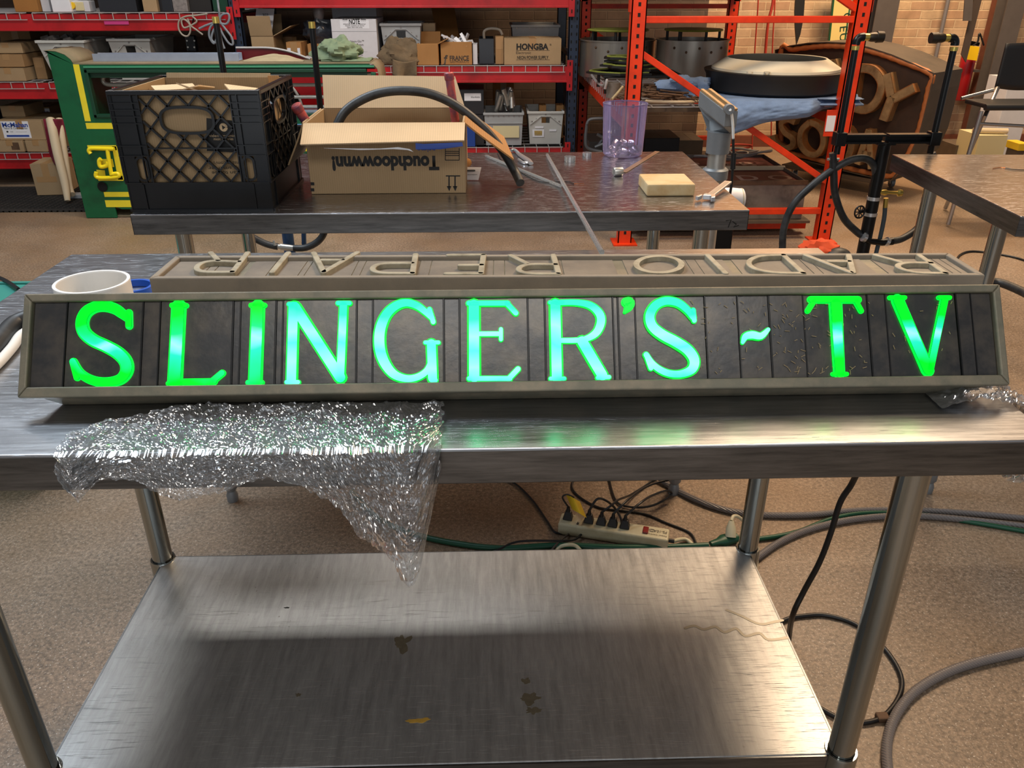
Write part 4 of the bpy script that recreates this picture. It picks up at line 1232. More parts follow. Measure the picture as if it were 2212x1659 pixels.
b = MB(); b.tube([p0, p0.lerp(p1, .3), p0.lerp(p1, .4), p0.lerp(p1, .8), p0.lerp(p1, .86), p1], [.007, .010, .006, .006, .013, .011], 12); b.build('gas_valve', 'brass', BS, smooth=True)
b = MB(); q = W(1914, 428, Y=Yb - .01); q2 = W(1912, 448, Y=Yb - .01); b.cyl(q, q2, .008, n=12); b.build('gas_fitting', 'brass', BS, smooth=True)
hose(BS, [(1912, 445), (1910, 470), (1902, 510), (1890, 560), (1880, 640)], .0075, mat('grey_blue_hose', '45525a', .5), 'gas_hose')
b = MB(); q = W(1800, 344, Y=Yb - .0); b.tube([q - Vector((.02, 0, 0)), q + Vector((.02, 0, 0))], .0045, 8); b.build('tee_handle', 'zinc', BS, smooth=True)

Yl = 2.98
pl, pr_ = W(478, 160, Y=Yl), W(690, 240, Y=Yl)
tl, tr_ = W(465, 36, Y=Yl), W(673, 47, Y=Yl)
pm2 = W(621, 505, Y=Yl)
BL = burner('burner stand behind the crate and carton, with two plain black uprights and a blue post', Yl, tl.x + .0, tr_.x + .0, tl.z, tr_.z, 0.925, pm2.x, mat('blue_paint', '25456b', .45, .2, var=.15), heads=False)
b = MB(); b.tube(catmull([W(x, y, Y=Yl - .08) for x, y in ((478, 470), (515, 488), (545, 512), (575, 527), (600, 533))], 6), .0125, 12); b.build('hose', 'black_rubber', BL, smooth=True)
b = MB(); b.tube(catmull([W(x, y, Y=Yl - .08) for x, y in ((634, 536), (660, 535), (685, 523), (700, 503), (706, 470))], 6), .0125, 12); b.build('hose', 'black_rubber', BL, smooth=True)
b = MB(); b.tube([W(x, y, Y=Yl - .08) for x, y in ((598, 532), (605, 533), (606, 533), (622, 535), (636, 536))], [.009, .009, .012, .012, .010], 14); fv = b.build('ball_valve', 'zinc', BL, smooth=True)
b = MB(); b.tube([W(594, 530, Y=Yl - .09), W(591, 520, Y=Yl - .09)], [.006, .004], 8); b.build('valve_lever', 'zinc', fv)
b = MB(); b.cyl(W(656, 500, Y=Yl), W(657, 534, Y=Yl), .009, n=12); b.build('blue_pipe', 'blue_paint', BL, smooth=True)

# ---- ribbon burner on its column
c = W(1553, 300, Y=2.88)
RBs = thing('ribbon_burner', 'grey cast ribbon burner with a slanting slotted head, standing right of the middle table', 'burner', (c.x, 2.88, 0))
A_, B_ = W(1524, 196, Y=2.96), W(1581, 240, Y=2.78)
dd = (B_ - A_).normalized(); sd_ = dd.cross(Vector((0, 0, 1))).normalized(); uu = sd_.cross(dd)
b = MB()
cb_ = Vector((c.x, 2.88, W(1553, 288, Y=2.88).z))
top4 = [A_ - sd_ * .024, B_ - sd_ * .024, B_ + sd_ * .024, A_ + sd_ * .024]
mid4 = [q - Vector((0, 0, .050)) for q in top4]
low4 = [cb_ + Vector((x, y, 0)) for x, y in ((-.030, .02), (.030, -.03), (.036, .02), (-.02, .036))]
b.hexa(mid4 + top4); b.build('head', 'grey_cast', RBs, bevel=.002)
b = MB(); b.hexa(low4 + mid4); b.build('plenum', 'grey_cast', RBs, bevel=.004)
for s_ in (-1, 1):
    b = MB(); b.bar(A_ + sd_ * s_ * .015 + uu * .004, B_ + sd_ * s_ * .015 + uu * .004, .012, .008, uu); b.build('edge_bar', 'rust_tan', RBs, bevel=.001)
b = MB(); b.bar(A_ + uu * .002, B_ + uu * .002, .012, .004, uu); b.build('ribbon_slot', mat('slot_brown', '4a3a20', .6, .5), RBs)
zz = lambda y: W(1553, y, Y=2.88).z
b = MB(); b.tube([(c.x, 2.88, zz(284)), (c.x, 2.88, zz(330))], [.042, .040], 28); b.build('neck', 'grey_cast', RBs, smooth=True)
b = MB(); b.cyl((c.x, 2.88, zz(328)), (c.x, 2.88, zz(368)), .032, n=28); b.build('pipe', 'zinc', RBs, smooth=True)
b = MB(); b.tube([(c.x, 2.88, zz(362)), (c.x, 2.88, zz(366)), (c.x, 2.88, zz(385)), (c.x, 2.88, zz(389))], [.038, .045, .045, .038], 28); b.build('coupling', 'grey_cast', RBs, smooth=True)
b = MB(); b.cyl((c.x, 2.88, 0.01), (c.x, 2.88, zz(386)), .030, n=24); b.build('column', 'zinc', RBs, smooth=True)
b = MB(); b.lathe([(0, 0), (.09, 0), (.09, .008), (.05, .02), (0, .02)], (c.x, 2.88, 0), 30); b.build('base_plate', 'grey_cast', RBs, smooth=True)
e0 = W(1575, 236, Y=2.755)
b = MB(); b.cyl(e0 + Vector((0, .015, 0)), e0 - Vector((0, .010, 0)), .016, n=20); b.build('end_boss', 'grey_cast', RBs, smooth=True)
b = MB(); b.tube(catmull([e0 - Vector((0, .012, 0))] + [W(x, y, Y=2.76) for x, y in ((1580, 245), (1583, 270), (1584, 300))], 5), .0045, 10); b.build('lead', 'pvc_white', RBs, smooth=True)
b = MB(); b.tube(catmull([W(x, y, Y=2.76) for x, y in ((1584, 298), (1584, 320), (1585, 335), (1582, 375), (1580, 400), (1575, 430))], 5), .0045, 10); b.build('cord', 'black_cord', RBs, smooth=True)
b = MB(); b.cyl(W(1585, 330, Y=2.76), W(1583, 365, Y=2.76), .009, n=12); b.build('inline_plug', 'black_cord', RBs, smooth=True)
# motor / blower behind the table corner
t = thing('blower_motor', "cream cylindrical motor showing past the middle table's right end", 'motor', (W(1600, 430, z=.6).x, 2.95, 0))
p = W(1580, 428, Y=2.95); q = W(1606, 430, Y=2.95)
b = MB(); b.tube([p - Vector((.08, 0, 0)), p, q - Vector((.008, 0, 0)), q], [.038, .038, .038, .030], 26); b.build('housing', 'label_white', t, smooth=True)
b = MB(); b.tube([q - Vector((.012, 0, 0)), q - Vector((.009, 0, 0))], .040, 26); b.build('end_bell', 'strip_cream', t, smooth=True)
b = MB(); b.box(p.x - .03, q.x - .01, 2.99, 3.03, 0, p.z - .034); b.build('stand', 'black_iron', t, bevel=.004)

# ================================================================ red pallet racking
def holes(b, x, y, z0, z1, dx=0.019, w=0.010, h=0.020):
    z = z0 + 0.03
    while z < z1 - 0.02:
        for s_ in (-1, 1): b.box(x + s_ * dx - w / 2, x + s_ * dx + w / 2, y - 0.0012, y + 0.001, z, z + h)
        z += 0.0508
YR = 6.25
ux = [-4.22, -1.767, 0.626]
RR = thing('pallet_rack', 'red and dark blue pallet rack filling the back left', 'rack', (-1.8, 6.8, 0))
for x in ux:
    for y in (YR + .02, 7.30):
        b = MB(); b.box(x - .038, x + .038, y, y + .006, 0, 2.2); b.box(x - .038, x - .032, y, y + .06, 0, 2.2); b.box(x + .032, x + .038, y, y + .06, 0, 2.2); b.box(x - .06, x + .06, y - .03, y + .09, 0, .008)
        if y < 7: b.mi = 1; holes(b, x, y, 0.05, 2.0)
        up = b.build('upright', 'rack_blue', RR, mats=['hole_black'])
    b = MB()
    for z in (0.3, 0.9, 1.5): b.bar((x, YR + .05, z), (x, 7.32, z), .03, .03)
    b.bar((x, YR + .05, .3), (x, 7.32, .9), .03, .03)
    b.build('frame_brace', 'rack_blue', RR)
LV = {0: (1.190, 0.737, 0.239), 1: (1.335, 0.839, 0.262)}
def beam(x0, x1, y, z, h=0.108, face=-1, m='rack_red', par=None):
    b = MB()
    prof = [(0, 0), (0, -h), (.045, -h), (.045, -.03), (.030, -.03), (.030, 0)]
    b.add([(x0, y + a, z + c_) for a, c_ in prof] + [(x1, y + a, z + c_) for a, c_ in prof], [(0, 1, 2, 3, 4, 5), (11, 10, 9, 8, 7, 6)] + [(i, (i + 1) % 6, 6 + (i + 1) % 6, 6 + i) for i in range(6)])
    b.box(x0 - .001, x1 + .001, y - .004, y, z - h, z - h + .014)
    bb = b.build('beam', m, par or RR, bevel=.002)
    for x, s_ in ((x0, 1), (x1, -1)):
        b = MB(); b.box(x - s_ * .036 if s_ > 0 else x - .006, x + .006 if s_ > 0 else x + .036, y - .010, y - .004, z - .165, z + .045)
        cn = b.build('connector_plate', m, bb, bevel=.001)
        b = MB()
        for q in (-.13, -.05, .02): b.box(x - s_ * .016 - .004, x - s_ * .016 + .004, y - .0115, y - .0098, z + q - .012, z + q + .012)
        b.build('slot', 'hole_black', cn)
    return bb
def deck(x0, x1, y0, y1, z, par, lip=True, step=0.092, gap=None, r=.0024):
    b = MB()
    x = x0
    while x <= x1:
        b.box(x - r, x + r, y0, y1, z + .002, z + .002 + 2 * r)
        if lip: b.box(x - r, x + r, y0 - 2 * r, y0, z - .036, z + .002 + 2 * r)
        x += step
    for k in range(9): yy = y0 + (y1 - y0) * k / 8; b.box(x0, x1, yy - r, yy + r, z + .002 + 2 * r, z + .002 + 4 * r)
    if lip: b.box(x0, x1, y0 - 3 * r, y0 - r, z - .038, z - .033)
    return b.build('wire_deck', 'wire_white', par)
for bay in (0, 1):
    x0, x1 = ux[bay] + .04, ux[bay + 1] - .04
    for z in LV[bay]:
        beam(x0, x1, YR, z, 0.108)
        b = MB(); b.box(x0, x1, 7.30, 7.35, z - .1, z); b.build('rear_beam', 'rack_red', RR)
        b = MB(); b.box(x0, x1, YR + .05, 7.29, z - .012, z - .002); b.build('deck_board', 'dark_shade', RR)  # solid board added under the wires to keep the wall behind dark
        xm = (x0 + x1) / 2 + (-.18 if bay == 0 else 0)
        deck(x0 + .02, xm - .02, YR - .006, 7.3, z, RR); deck(xm + .02, x1 - .02, YR - .006, 7.3, z, RR)
for bay in (0, 1):  # unseen upper level, added to stop lamp light reaching the wall behind
    x0, x1 = ux[bay] + .04, ux[bay + 1] - .04
    beam(x0, x1, YR, 2.05, 0.108)
    b = MB(); b.box(x0, x1, YR + .05, 7.40, 2.035, 2.047); b.build('deck_board', 'dark_shade', RR)
b = MB(); p = W(225, 49, Y=YR - .006); q = W(278, 49, Y=YR - .006); b.box(p.x, q.x, YR - .006, YR - .0045, p.z - .012, p.z + .012); b.build('pink_sticker', mat('pink_label', 'c23a7a', .4), RR)

def carton(label, px0, px1, pyt, Y, zb, depth=0.28, m='card_tan', rot=0.0, tape=True, name='cardboard_box', open_=False, group=None, ztop=None, lid=None):
    """a carton whose front face spans px0..px1 and reaches up to pyt"""
    a, c_ = W(px0, pyt, Y=Y), W(px1, pyt, Y=Y)
    w, xm = c_.x - a.x, (a.x + c_.x) / 2
    zt = ztop if ztop is not None else (a.z + c_.z) / 2
    h = zt - zb
    t = thing(name, label, 'box', (xm, Y + depth / 2, zb + .001), group)
    X = Matrix.Translation((xm, Y, zb + .002)) @ Matrix.Rotation(rot, 4, 'Z')
    b = MB(); b.X = X
    if open_: open_box(b, -w / 2, w / 2, 0, depth, 0, h, .005)
    else: b.box(-w / 2, w / 2, 0, depth, 0, h - .004)
    b.build('body', m, t, bevel=.0025)
    if not open_:
        for s_ in (0, 1):
            b = MB(); b.X = X; u0, u1 = (-w / 2, -.001) if s_ == 0 else (.001, w / 2)
            b.box(u0, u1, 0, depth, h - .004, h); b.build('flap', m, t, bevel=.001)
        if tape:
            b = MB(); b.X = X
            b.prism([(-.024, y_, z_) for y_, z_ in ((-.0009, h * .55), (0, h * .55), (0, h), (depth, h), (depth, h + .0009), (-.0009, h + .0009))], (.048, 0, 0)); b.build('tape', 'tape_tan', t)
    return t, X, w, h
def ftext(t, X, w, h, body, size, m='ink', dx=0, dz=0.5, width=None, flip=False, bold=0.0, lift=.001, name='printed_text'):
    o_ = X @ Vector((dx, 0, h * dz)); ex_ = (X.to_3x3() @ Vector((1, 0, 0))); ez = Vector((0, 0, 1))
    if flip: ex_, ez = -ex_, -ez
    return text(body, size, frame(o_, ex_, ez), m, t, width=width, bold=bold, lift=lift, name=name)
def flabel(t, X, x0, x1, z0, z1, m='label_white', name='label', lift=.0006):
    b = MB(); b.X = X; b.box(x0, x1, -lift, 0, z0, z1); return b.build(name, m, t)
def flaps_up(t, X, w, h, depth, m, which=('back', 'left', 'right'), L=.09):
    if 'front' in which:
        b = MB(); b.X = X; panel(b, [(-w / 2, 0, h), (w / 2, 0, h), (w / 2, -L * .25, h + L), (-w / 2, -L * .25, h + L)], .004); b.build('flap', m, t)
    if 'back' in which:
        b = MB(); b.X = X; panel(b, [(-w / 2, depth, h), (w / 2, depth, h), (w / 2, depth + L * .2, h + L), (-w / 2, depth + L * .2, h + L)], .004); b.build('flap', m, t)
    if 'right' in which:
        b = MB(); b.X = X; panel(b, [(w / 2, 0, h), (w / 2, depth, h), (w / 2 + L, depth, h + L * .5), (w / 2 + L, 0, h + L * .5)], .004); b.build('flap', m, t)
    if 'left' in which:
        b = MB(); b.X = X; panel(b, [(-w / 2, 0, h), (-w / 2, depth, h), (-w / 2 - L, depth, h + L * .4), (-w / 2 - L, 0, h + L * .4)], .004); b.build('flap', m, t)

def tote(label, px0, px1, pyt, Y, zb, depth=.42, m='tote_white', rot=0.0, taper=.82, hole=True, ztop=None, rivets=5):
    a, c_ = W(px0, pyt, Y=Y), W(px1, pyt, Y=Y)
    w, xm, h = c_.x - a.x, (a.x + c_.x) / 2, (ztop if ztop is not None else a.z) - zb
    t = thing('mail_tote', label, 'tote', (xm, Y + depth / 2, zb + .001))
    X = Matrix.Translation((xm, Y, zb + .002)) @ Matrix.Rotation(rot, 4, 'Z')
    b = MB(); b.X = X
    def S(u, v, inn=0.0):       # u 0..1 across, v 0..1 up the front wall
        k = taper + (1 - taper) * v
        return Vector(((u - .5) * w * k, (1 - k) * depth * .5 + inn, v * h))
    def fp(u0, u1, v0, v1): b.hexa([S(u0, v0), S(u1, v0), S(u1, v0, .005), S(u0, v0, .005), S(u0, v1), S(u1, v1), S(u1, v1, .005), S(u0, v1, .005)])
    if hole:
        fp(0, .38, 0, 1); fp(.62, 1, 0, 1); fp(.38, .62, 0, .66); fp(.38, .62, .84, 1)
    else: fp(0, 1, 0, 1)
    k0, k1 = taper, 1
    def wall(x0, y0, x1, y1):   # given at k=1 in half-units
        P0 = lambda x, y, k, z: Vector((x * w / 2 * k, depth / 2 + y * depth / 2 * k, z))
        tq = .97
        b.hexa([P0(x0, y0, k0, 0), P0(x1, y1, k0, 0), P0(x1 * tq, y1 * tq, k0, 0), P0(x0 * tq, y0 * tq, k0, 0), P0(x0, y0, k1, h), P0(x1, y1, k1, h), P0(x1 * tq, y1 * tq, k1, h), P0(x0 * tq, y0 * tq, k1, h)])
    wall(-1, -1, -1, 1); wall(1, -1, 1, 1); wall(-1, 1, 1, 1)
    b.box(-w / 2 * k0, w / 2 * k0, depth * (1 - k0) / 2, depth * (1 + k0) / 2, 0, .005)
    b.build('body', m, t)
    b = MB(); b.X = X
    e = .008
    for (x0, x1, y0, y1) in ((-w / 2 - e, w / 2 + e, -e, e), (-w / 2 - e, w / 2 + e, depth - e, depth + e), (-w / 2 - e, -w / 2 + e, e, depth - e), (w / 2 - e, w / 2 + e, e, depth - e)):
        b.box(x0, x1, y0, y1, h - .012, h + .006)
    b.build('rim', m, t, bevel=.003)
    b = MB(); b.X = X
    if hole:
        q = [S(u, v) for u, v in ((.04, .62), (.22, .76), (.36, .88), (.64, .88), (.78, .76), (.96, .62))]
        for i in range(5): b.bar(q[i] + Vector((0, -.003, 0)), q[i + 1] + Vector((0, -.003, 0)), .006, .010, (0, 1, 0))
    else: b.bar(S(0, .70) + Vector((0, -.003, 0)), S(1, .70) + Vector((0, -.003, 0)), .006, .010, (0, 1, 0))
    b.build('reinforcing_rib', m, t)
    b = MB(); b.X = X
    for i in range(7):
        u = .10 + .8 * i / 6; v = .93 if not hole else (.93 - abs(u - .5) * .55)
        c2 = S(u, v); b.cyl(c2 - Vector((0, .004, 0)), c2 + Vector((0, .001, 0)), .006, n=8)
    b.build('rivet', 'conduit', t)
    return t, X, w, h, S
Z0a, Z0b, Z0c = [z + .010 for z in LV[0]]
Z1a, Z1b, Z1c = [z + .010 for z in LV[1]]
# --- top shelf, left bay
carton('brown box with stained face at the top left corner of the photo', 12, 64, -60, 6.30, Z0a, m='card_brown')
t, X, w, h = carton('white-sided carton beside the stained brown box, top left shelf', 77, 95, -40, 6.34, Z0a, m='card_white', tape=False)
t, X, w, h = carton('white paper-fronted box with two printed lines on the top left shelf', 97, 138, -50, 6.28, Z0a, m='label_white', tape=False, name='paper_box')
ftext(t, X, w, h, '— model ————', .018, dx=-.03, dz=.62); ftext(t, X, w, h, '— serial ———', .018, dx=-.03, dz=.52)
carton('pale blue-grey box behind the white paper-fronted box', 142, 149, -40, 6.36, Z0a, m='tote_grey', tape=False, name='storage_box')
p = W(168, 14, Y=6.30); t = thing('electrical_timer', 'white electrical unit with a yellow dial on the top left shelf', 'electrical unit', (p.x, 6.35, Z0a + .001))
a, c_ = W(150, 2, Y=6.3), W(188, 2, Y=6.3)
b = MB(); b.box(a.x, c_.x, 6.32, 6.42, Z0a + .002, a.z); b.build('case', 'card_white', t, bevel=.004)
b = MB(); q = W(156, 12, Y=6.31); b.cyl((q.x, 6.30, q.z), (q.x, 6.322, q.z), .022, n=20); b.build('dial', 'yellow_paper', t, smooth=True)
b = MB(); q = W(171, 14, Y=6.31); b.box(q.x - .03, q.x + .03, 6.312, 6.321, q.z - .028, q.z + .028); b.build('face_plate', 'cream_panel', t, bevel=.003)
carton('large black box on the top left shelf', 200, 283, -50, 6.30, Z0a, m='bag_dark', tape=False, name='storage_box')
carton('small tan box between the black boxes on the top left shelf', 298, 329, -45, 6.30, Z0a, m='card_tan')
carton('black box tilted against the patterned box on the top left shelf', 333, 363, -45, 6.33, Z0a, m='bag_dark', tape=False, rot=R(-8), name='storage_box')
t, X, w, h = carton('grey patterned box on the top left shelf', 366, 398, -30, 6.31, Z0a, m=mat('grey_print', '7d7672', .6, var=.4, vscale=60), tape=False, name='storage_box')
carton('dark machine part beside the patterned box on the top left shelf', 402, 450, -30, 6.35, Z0a, m='dark_shade', tape=False, name='machine_part')
carton('dark green box by the blue upright on the top left shelf', 455, 500, -20, 6.32, Z0a, m='cab_green_dark', tape=False, name='storage_box')
# hanging cords
def cordset(name, label, pts_list, r, m, Y):
    t = None
    b = MB()
    for pts in pts_list: b.tube(catmull([W(x, y, Y=Y + (q[0] if q else 0)) for x, y, *q in pts], 6), r, 8)
    return tag(b.build(name, m, smooth=True), label, 'cord')
cordset('power_cord', 'beige cord looped over the red beam left of the black pole', [[(448, 30), (425, 33), (400, 36), (387, 45), (386, 62), (394, 75), (405, 78), (411, 68), (409, 52), (398, 42), (392, 46), (398, 60), (418, 52), (425, 45), (415, 35)], [(405, 40), (412, 55), (425, 65), (438, 75)]], .006, mat('cord_beige', '9b9183', .5), 6.225)
cordset('power_cord', 'coiled grey cord hanging from the red beam behind the black pole', [[(470, 0, .06), (472, 15), (474, 35), (470, 45), (455, 58), (452, 78), (462, 94), (468, 80), (464, 60), (470, 50), (488, 52), (495, 42), (493, 30), (480, 32), (475, 44), (485, 60), (500, 80), (503, 96), (494, 93), (482, 75), (474, 60), (478, 85), (485, 105)], [(430, 62), (445, 55), (460, 50), (474, 48)], [(475, 50), (462, 64), (457, 84), (466, 92), (472, 74)]], .0075, mat('cord_grey', '7b828a', .45), 6.215)
t = thing('outlet_block', 'black outlet block hanging under the red beam', 'outlet', W(410, 95, Y=6.5))
b = MB(); p, q = W(398, 77, Y=6.3), W(424, 112, Y=6.3); b.box(p.x, q.x, 6.3, 6.36, q.z, p.z); b.build('housing', 'black_plastic', t, bevel=.008)
b = MB()
for x, y in ((404, 88), (420, 88), (406, 102), (420, 102)): c2 = W(x, y, Y=6.3); b.cyl((c2.x, 6.296, c2.z), (c2.x, 6.302, c2.z), .006, n=10)
b.build('screw', 'zinc', t, smooth=True)
b = MB(); b.tube(catmull([W(410, 77, Y=6.32), W(408, 66, Y=6.3), W(414, 55, Y=6.26), W(418, 40, Y=6.235)], 5), .005, 8); b.build('lead', 'black_cord', t)
# --- middle shelf, left bay
carton('flat tan box on top of the stack at the far left, middle shelf', -20, 50, 115, 6.32, .930, depth=.4, m='card_tan', ztop=1.0)
carton('tan box second in the far left stack, middle shelf', -20, 52, 138, 6.30, .840, depth=.35, ztop=.925, m='card_dim')
carton('tan box at the bottom of the far left stack, middle shelf', -20, 52, 155, 6.28, Z0b, depth=.4, ztop=.835)
carton('dim box at the back of the far left stack, middle shelf', 0, 66, 80, 6.85, Z0b, depth=.3, m='card_dim', ztop=1.07)
carton('narrow upright tan box between the far left stack and the white tote', 70, 92, 125, 6.40, Z0b, depth=.3, rot=R(6), m='card_dim')
t, X, w, h, S = tote('white mail tote at the far left, half behind the green cabinet', 78, 180, 90, 6.26, Z0b, depth=.45, taper=.72)
tote('white mail tote behind the aluminium bar, middle shelf', 232, 322, 86, 6.33, Z0b, depth=.5, taper=.80)
b = MB()
random.seed(3)
for k in range(9):
    p = W(random.uniform(95, 170), 88, Y=6.5); b.obox((p.x, 6.5 + random.uniform(-.05, .1), p.z + random.uniform(-.02, .02)), (.12, .06, .03), (random.uniform(-.5, .5), random.uniform(-.5, .5), random.uniform(0, 3)))
tag(b.build('loose_parts', 'grey_print'), 'grey electrical parts heaped in the far left white tote', 'parts', kind='stuff')
# --- low shelf, left bay
carton('small tan box on top of the labelled carton at the far left', 0, 50, 232, 6.45, .475, depth=.3, ztop=.555)
t, X, w, h = carton('tan carton behind with a white McMahan label, lower left shelf', 56, 105, 232, 6.75, Z0c, depth=.3, m='card_dim', ztop=.505)
flabel(t, X, -.09, .09, h * .72, h * .96); ftext(t, X, w, h, 'McMahan', .04, 'ink_blue', dz=.85, width=.16, bold=.03)
t, X, w, h = carton('wide tan carton with a large white McMahan label, lower left shelf', -12, 88, 257, 6.29, .333, depth=.42, ztop=.474)
x0 = (W(2, 270, Y=6.29).x + W(62, 270, Y=6.29).x) / 2 - X.translation.x
flabel(t, X, x0 - .10, x0 + .10, h * .10, h * .95)
for body, dz, sz, wd, mm in (('McMahan', .76, .045, .185, 'ink_blue'), ('Neon & Cold Supplies', .60, .02, .17, 'ink'), ('●  ▪▪   ————', .42, .016, .15, 'ink')):
    ftext(t, X, w, h, body, sz, mm, dx=x0, dz=dz, width=wd, bold=.03 if mm == 'ink_blue' else 0, lift=.0014)
b = MB(); b.X = X; b.box(x0 - .08, x0 + .085, -.0014, -.0006, h * .16, h * .26); b.build('blue_strip', 'ink_blue', t)
t, X, w, h = carton('tan box with a dark square print under the McMahan carton', -12, 46, 300, 6.27, Z0c, depth=.3, ztop=.331)
flabel(t, X, w * .05, w * .35, h * .2, h * .85, 'scrap_rust', 'printed_square')
carton('tan box right of the box with the dark square print, lower left shelf', 51, 98, 302, 6.27, Z0c, depth=.3, ztop=.331, rot=R(-5))
carton('tan box standing behind the burgundy cloth, lower left shelf', 98, 148, 250, 6.50, Z0c, depth=.3, ztop=.463, m='card_dim')
t, X, w, h = carton('taped cardboard box standing on the floor below the rack', 60, 120, 338, 5.90, 0.012, depth=.26, ztop=.232, rot=R(5))
flabel(t, X, -w * .38, w * .32, h * .42, h * .60, 'tape_tan', 'tape_band')
# sticks with cloth
t = thing('wooden_poles', 'pair of pale wooden poles leaning beside the green cabinet', 'pole', W(148, 432, z=0))
b = MB(); b.tube(catmull([W(109, 258, Y=5.95), W(124, 330, Y=5.8), W(140, 395, Y=5.70), W(146, 434, z=0.034)], 5), [.030, .030, .026, .018], 14); b.build('pole', 'wood_pole', t, smooth=True)
b = MB(); b.tube(catmull([W(128, 258, Y=6.02), W(140, 340, Y=5.85), W(150, 400, Y=5.76), W(156, 420, Y=5.7)], 5), [.024, .024, .02, .02], 12); b.build('pole', 'wood_pole', t, smooth=True)
b = MB()
def fcl(u, v):
    p = W(93 + 48 * u + v * (14 - 12 * u) , 257 + v * (75 + 28 * math.sin(u * 3.1)), Y=5.99 - .09 * v + .025 * math.sin(u * 9) - .04 * math.sin(u * 3.14))
    return p
b.grid(24, 24, fcl)
tag(b.build('burgundy_cloth', 'cloth_red', smooth=True, solid=.004), 'burgundy cloth draped over the leaning wooden poles', 'cloth')
b = MB(); p = W(163, 433, z=0); b.box(p.x - .05, p.x + .05, p.y, p.y + .08, .0125, .04); b2 = b
tag(b.build('foam_block', 'tote_grey', bevel=.004), 'small grey block on the floor at the foot of the leaning poles', 'block')
# rubber mat
b = MB()
mx0, mx1, my0, my1 = -4.6, -2.35, 5.47, 6.20
n_ = 0
y = my0
b.box(mx0, mx1, my0, my0 + .05, 0.0002, .010); b.box(mx0, mx1, my1 - .05, my1, 0.0002, .010); b.box(mx1 - .05, mx1, my0, my1, 0.0002, .010)
y = my0 + .05
r_ = 0
while y < my1 - .05:
    b.box(mx0, mx1, y, y + .012, .001, .011); y += .034
x = mx0
while x < mx1:
    b.box(x, x + .012, my0, my1, .001, .0105); x += .040
b.box(mx0, mx1, my0, my1, 0.0002, .002)
tag(b.build('rubber_mat', 'mat_rubber'), 'black perforated rubber floor mat in front of the red rack at left', 'mat')

# --- middle shelf, right bay
t, X, w, h = carton('open tan carton with two up arrows near the left blue upright', 541, 590, 78, 6.31, Z1b, depth=.3, open_=True)
flaps_up(t, X, w, h, .3, 'card_tan', ('front', 'back', 'right'), .13)
b = MB(); b.X = X
for dx in (.0, .035):
    b.box(dx - .004, dx + .004, -.001, 0, h * .12, h * .42); b.prism([(dx - .012, 0, h * .40), (dx + .012, 0, h * .40), (dx, 0, h * .56)], (0, -.001, 0))
b.build('printed_arrows', 'ink', t)
b = MB(); b.X = X; panel(b, [(-.07, .08, h + .03), (.06, .08, h + .03), (.08, .14, h + .17), (-.05, .14, h + .17)], .002); b2 = b
o_ = b.build('printed_sheet', 'label_white'); tag(o_, 'white printed sheet sticking up from the open arrow carton', 'paper')
text('303\nNeon', .03, frame(X @ Vector((.015, .112, h + .115)), (1, 0, 0), (0, .4, 1)), 'ink', o_, lift=.003)
carton('small brown open box behind the labelled box, right bay', 606, 640, 80, 6.62, Z1b, m='card_dim')
t, X, w, h = carton('brown box with a white printed label left of the black pole, right bay', 617, 650, 92, 6.30, Z1b, depth=.22, m='card_orange', rot=R(-4))
flabel(t, X, -w * .45, w * .40, .0, h * .75); ftext(t, X, w, h, 'NEON\n#370 PCS', .035, 'ink', dz=.38, width=w * .7, bold=.02)
carton('low brown box under the clear bag right of the black pole, right bay', 663, 713, 91, 6.36, .905, depth=.25, m='card_orange', tape=False, ztop=.985)
carton('flat white box under the low brown box, right bay', 655, 712, 110, 6.31, Z1b, depth=.3, m='card_white', tape=False, ztop=.903)
b = MB()
c = W(690, 66, Y=6.45)
b.ball((c.x, 6.46, c.z - .01), .11, 22, 14, 1.1, .7, .80, lambda d: 1 + .35 * noise.noise(d * 2.5 + Vector((3, 1, 2))) + .12 * noise.noise(d * 7))
tag(b.build('plastic_bag', mat('bag_grey', '3c3f46', .22, .1, var=.5, vscale=18), smooth=True), 'dark clear plastic bag slumped beside the white NOTE box', 'bag')
t, X, w, h = carton('tall white box with a NOTE label on the right bay', 714, 812, 42, 6.29, Z1b, depth=.45, m='card_white', tape=False)
flabel(t, X, -w * .30, w * .34, h * .80, h * .98, 'label_white'); 
ftext(t, X, w, h, '*** NOTE ***', .045, 'ink', dx=w * .02, dz=.945, width=w * .52, bold=.03, lift=.0014)
for k, s_ in enumerate(('shipping notice to customer', 'inspect contents on arrival', 'open this side only')): ftext(t, X, w, h, s_, .014, 'ink_soft', dx=w * .02, dz=.895 - k * .035, width=w * (.5 - .08 * k), lift=.0014)
b = MB(); b.X = X; b.box(-w / 2, w / 2, -.0015, 0, h * .735, h * .742); b.build('fold_line', 'tote_grey', t)
for k, (s_, sz, wd) in enumerate((('Neon-Glo™', .02, .3), ('No. 8 mm', .024, .26), ('Quantity 24', .014, .18), ('——————————', .012, .42), ('made in usa', .012, .2))): ftext(t, X, w, h, s_, sz, 'ink_soft', dx=w * .05, dz=.52 - k * .075, width=w * wd)
t, X, w, h = carton('second white NOTE box, behind and above the tall white box', 716, 812, 14, 6.76, Z1b, depth=.4, m='card_white', ztop=1.31, tape=False)
ftext(t, X, w, h, '*** NOTE ***', .045, 'ink', dz=.88, width=w * .5, bold=.03)
t, X, w, h, S = tote('pale mail tote standing right of the white NOTE box', 822, 908, 53, 6.34, Z1b, depth=.4, m='tote_grey', taper=.86)
for s_, u, v in (('LABEL\nOTHER\nSIDE', .24, .30), ('LABEL', .78, .38)):
    q = X @ S(u, v); text(s_, .036, frame(q - Vector((0, .003, 0)), (1, 0, 0), (0, .1, 1)), 'ink_soft', t, bold=.02, width=.075)
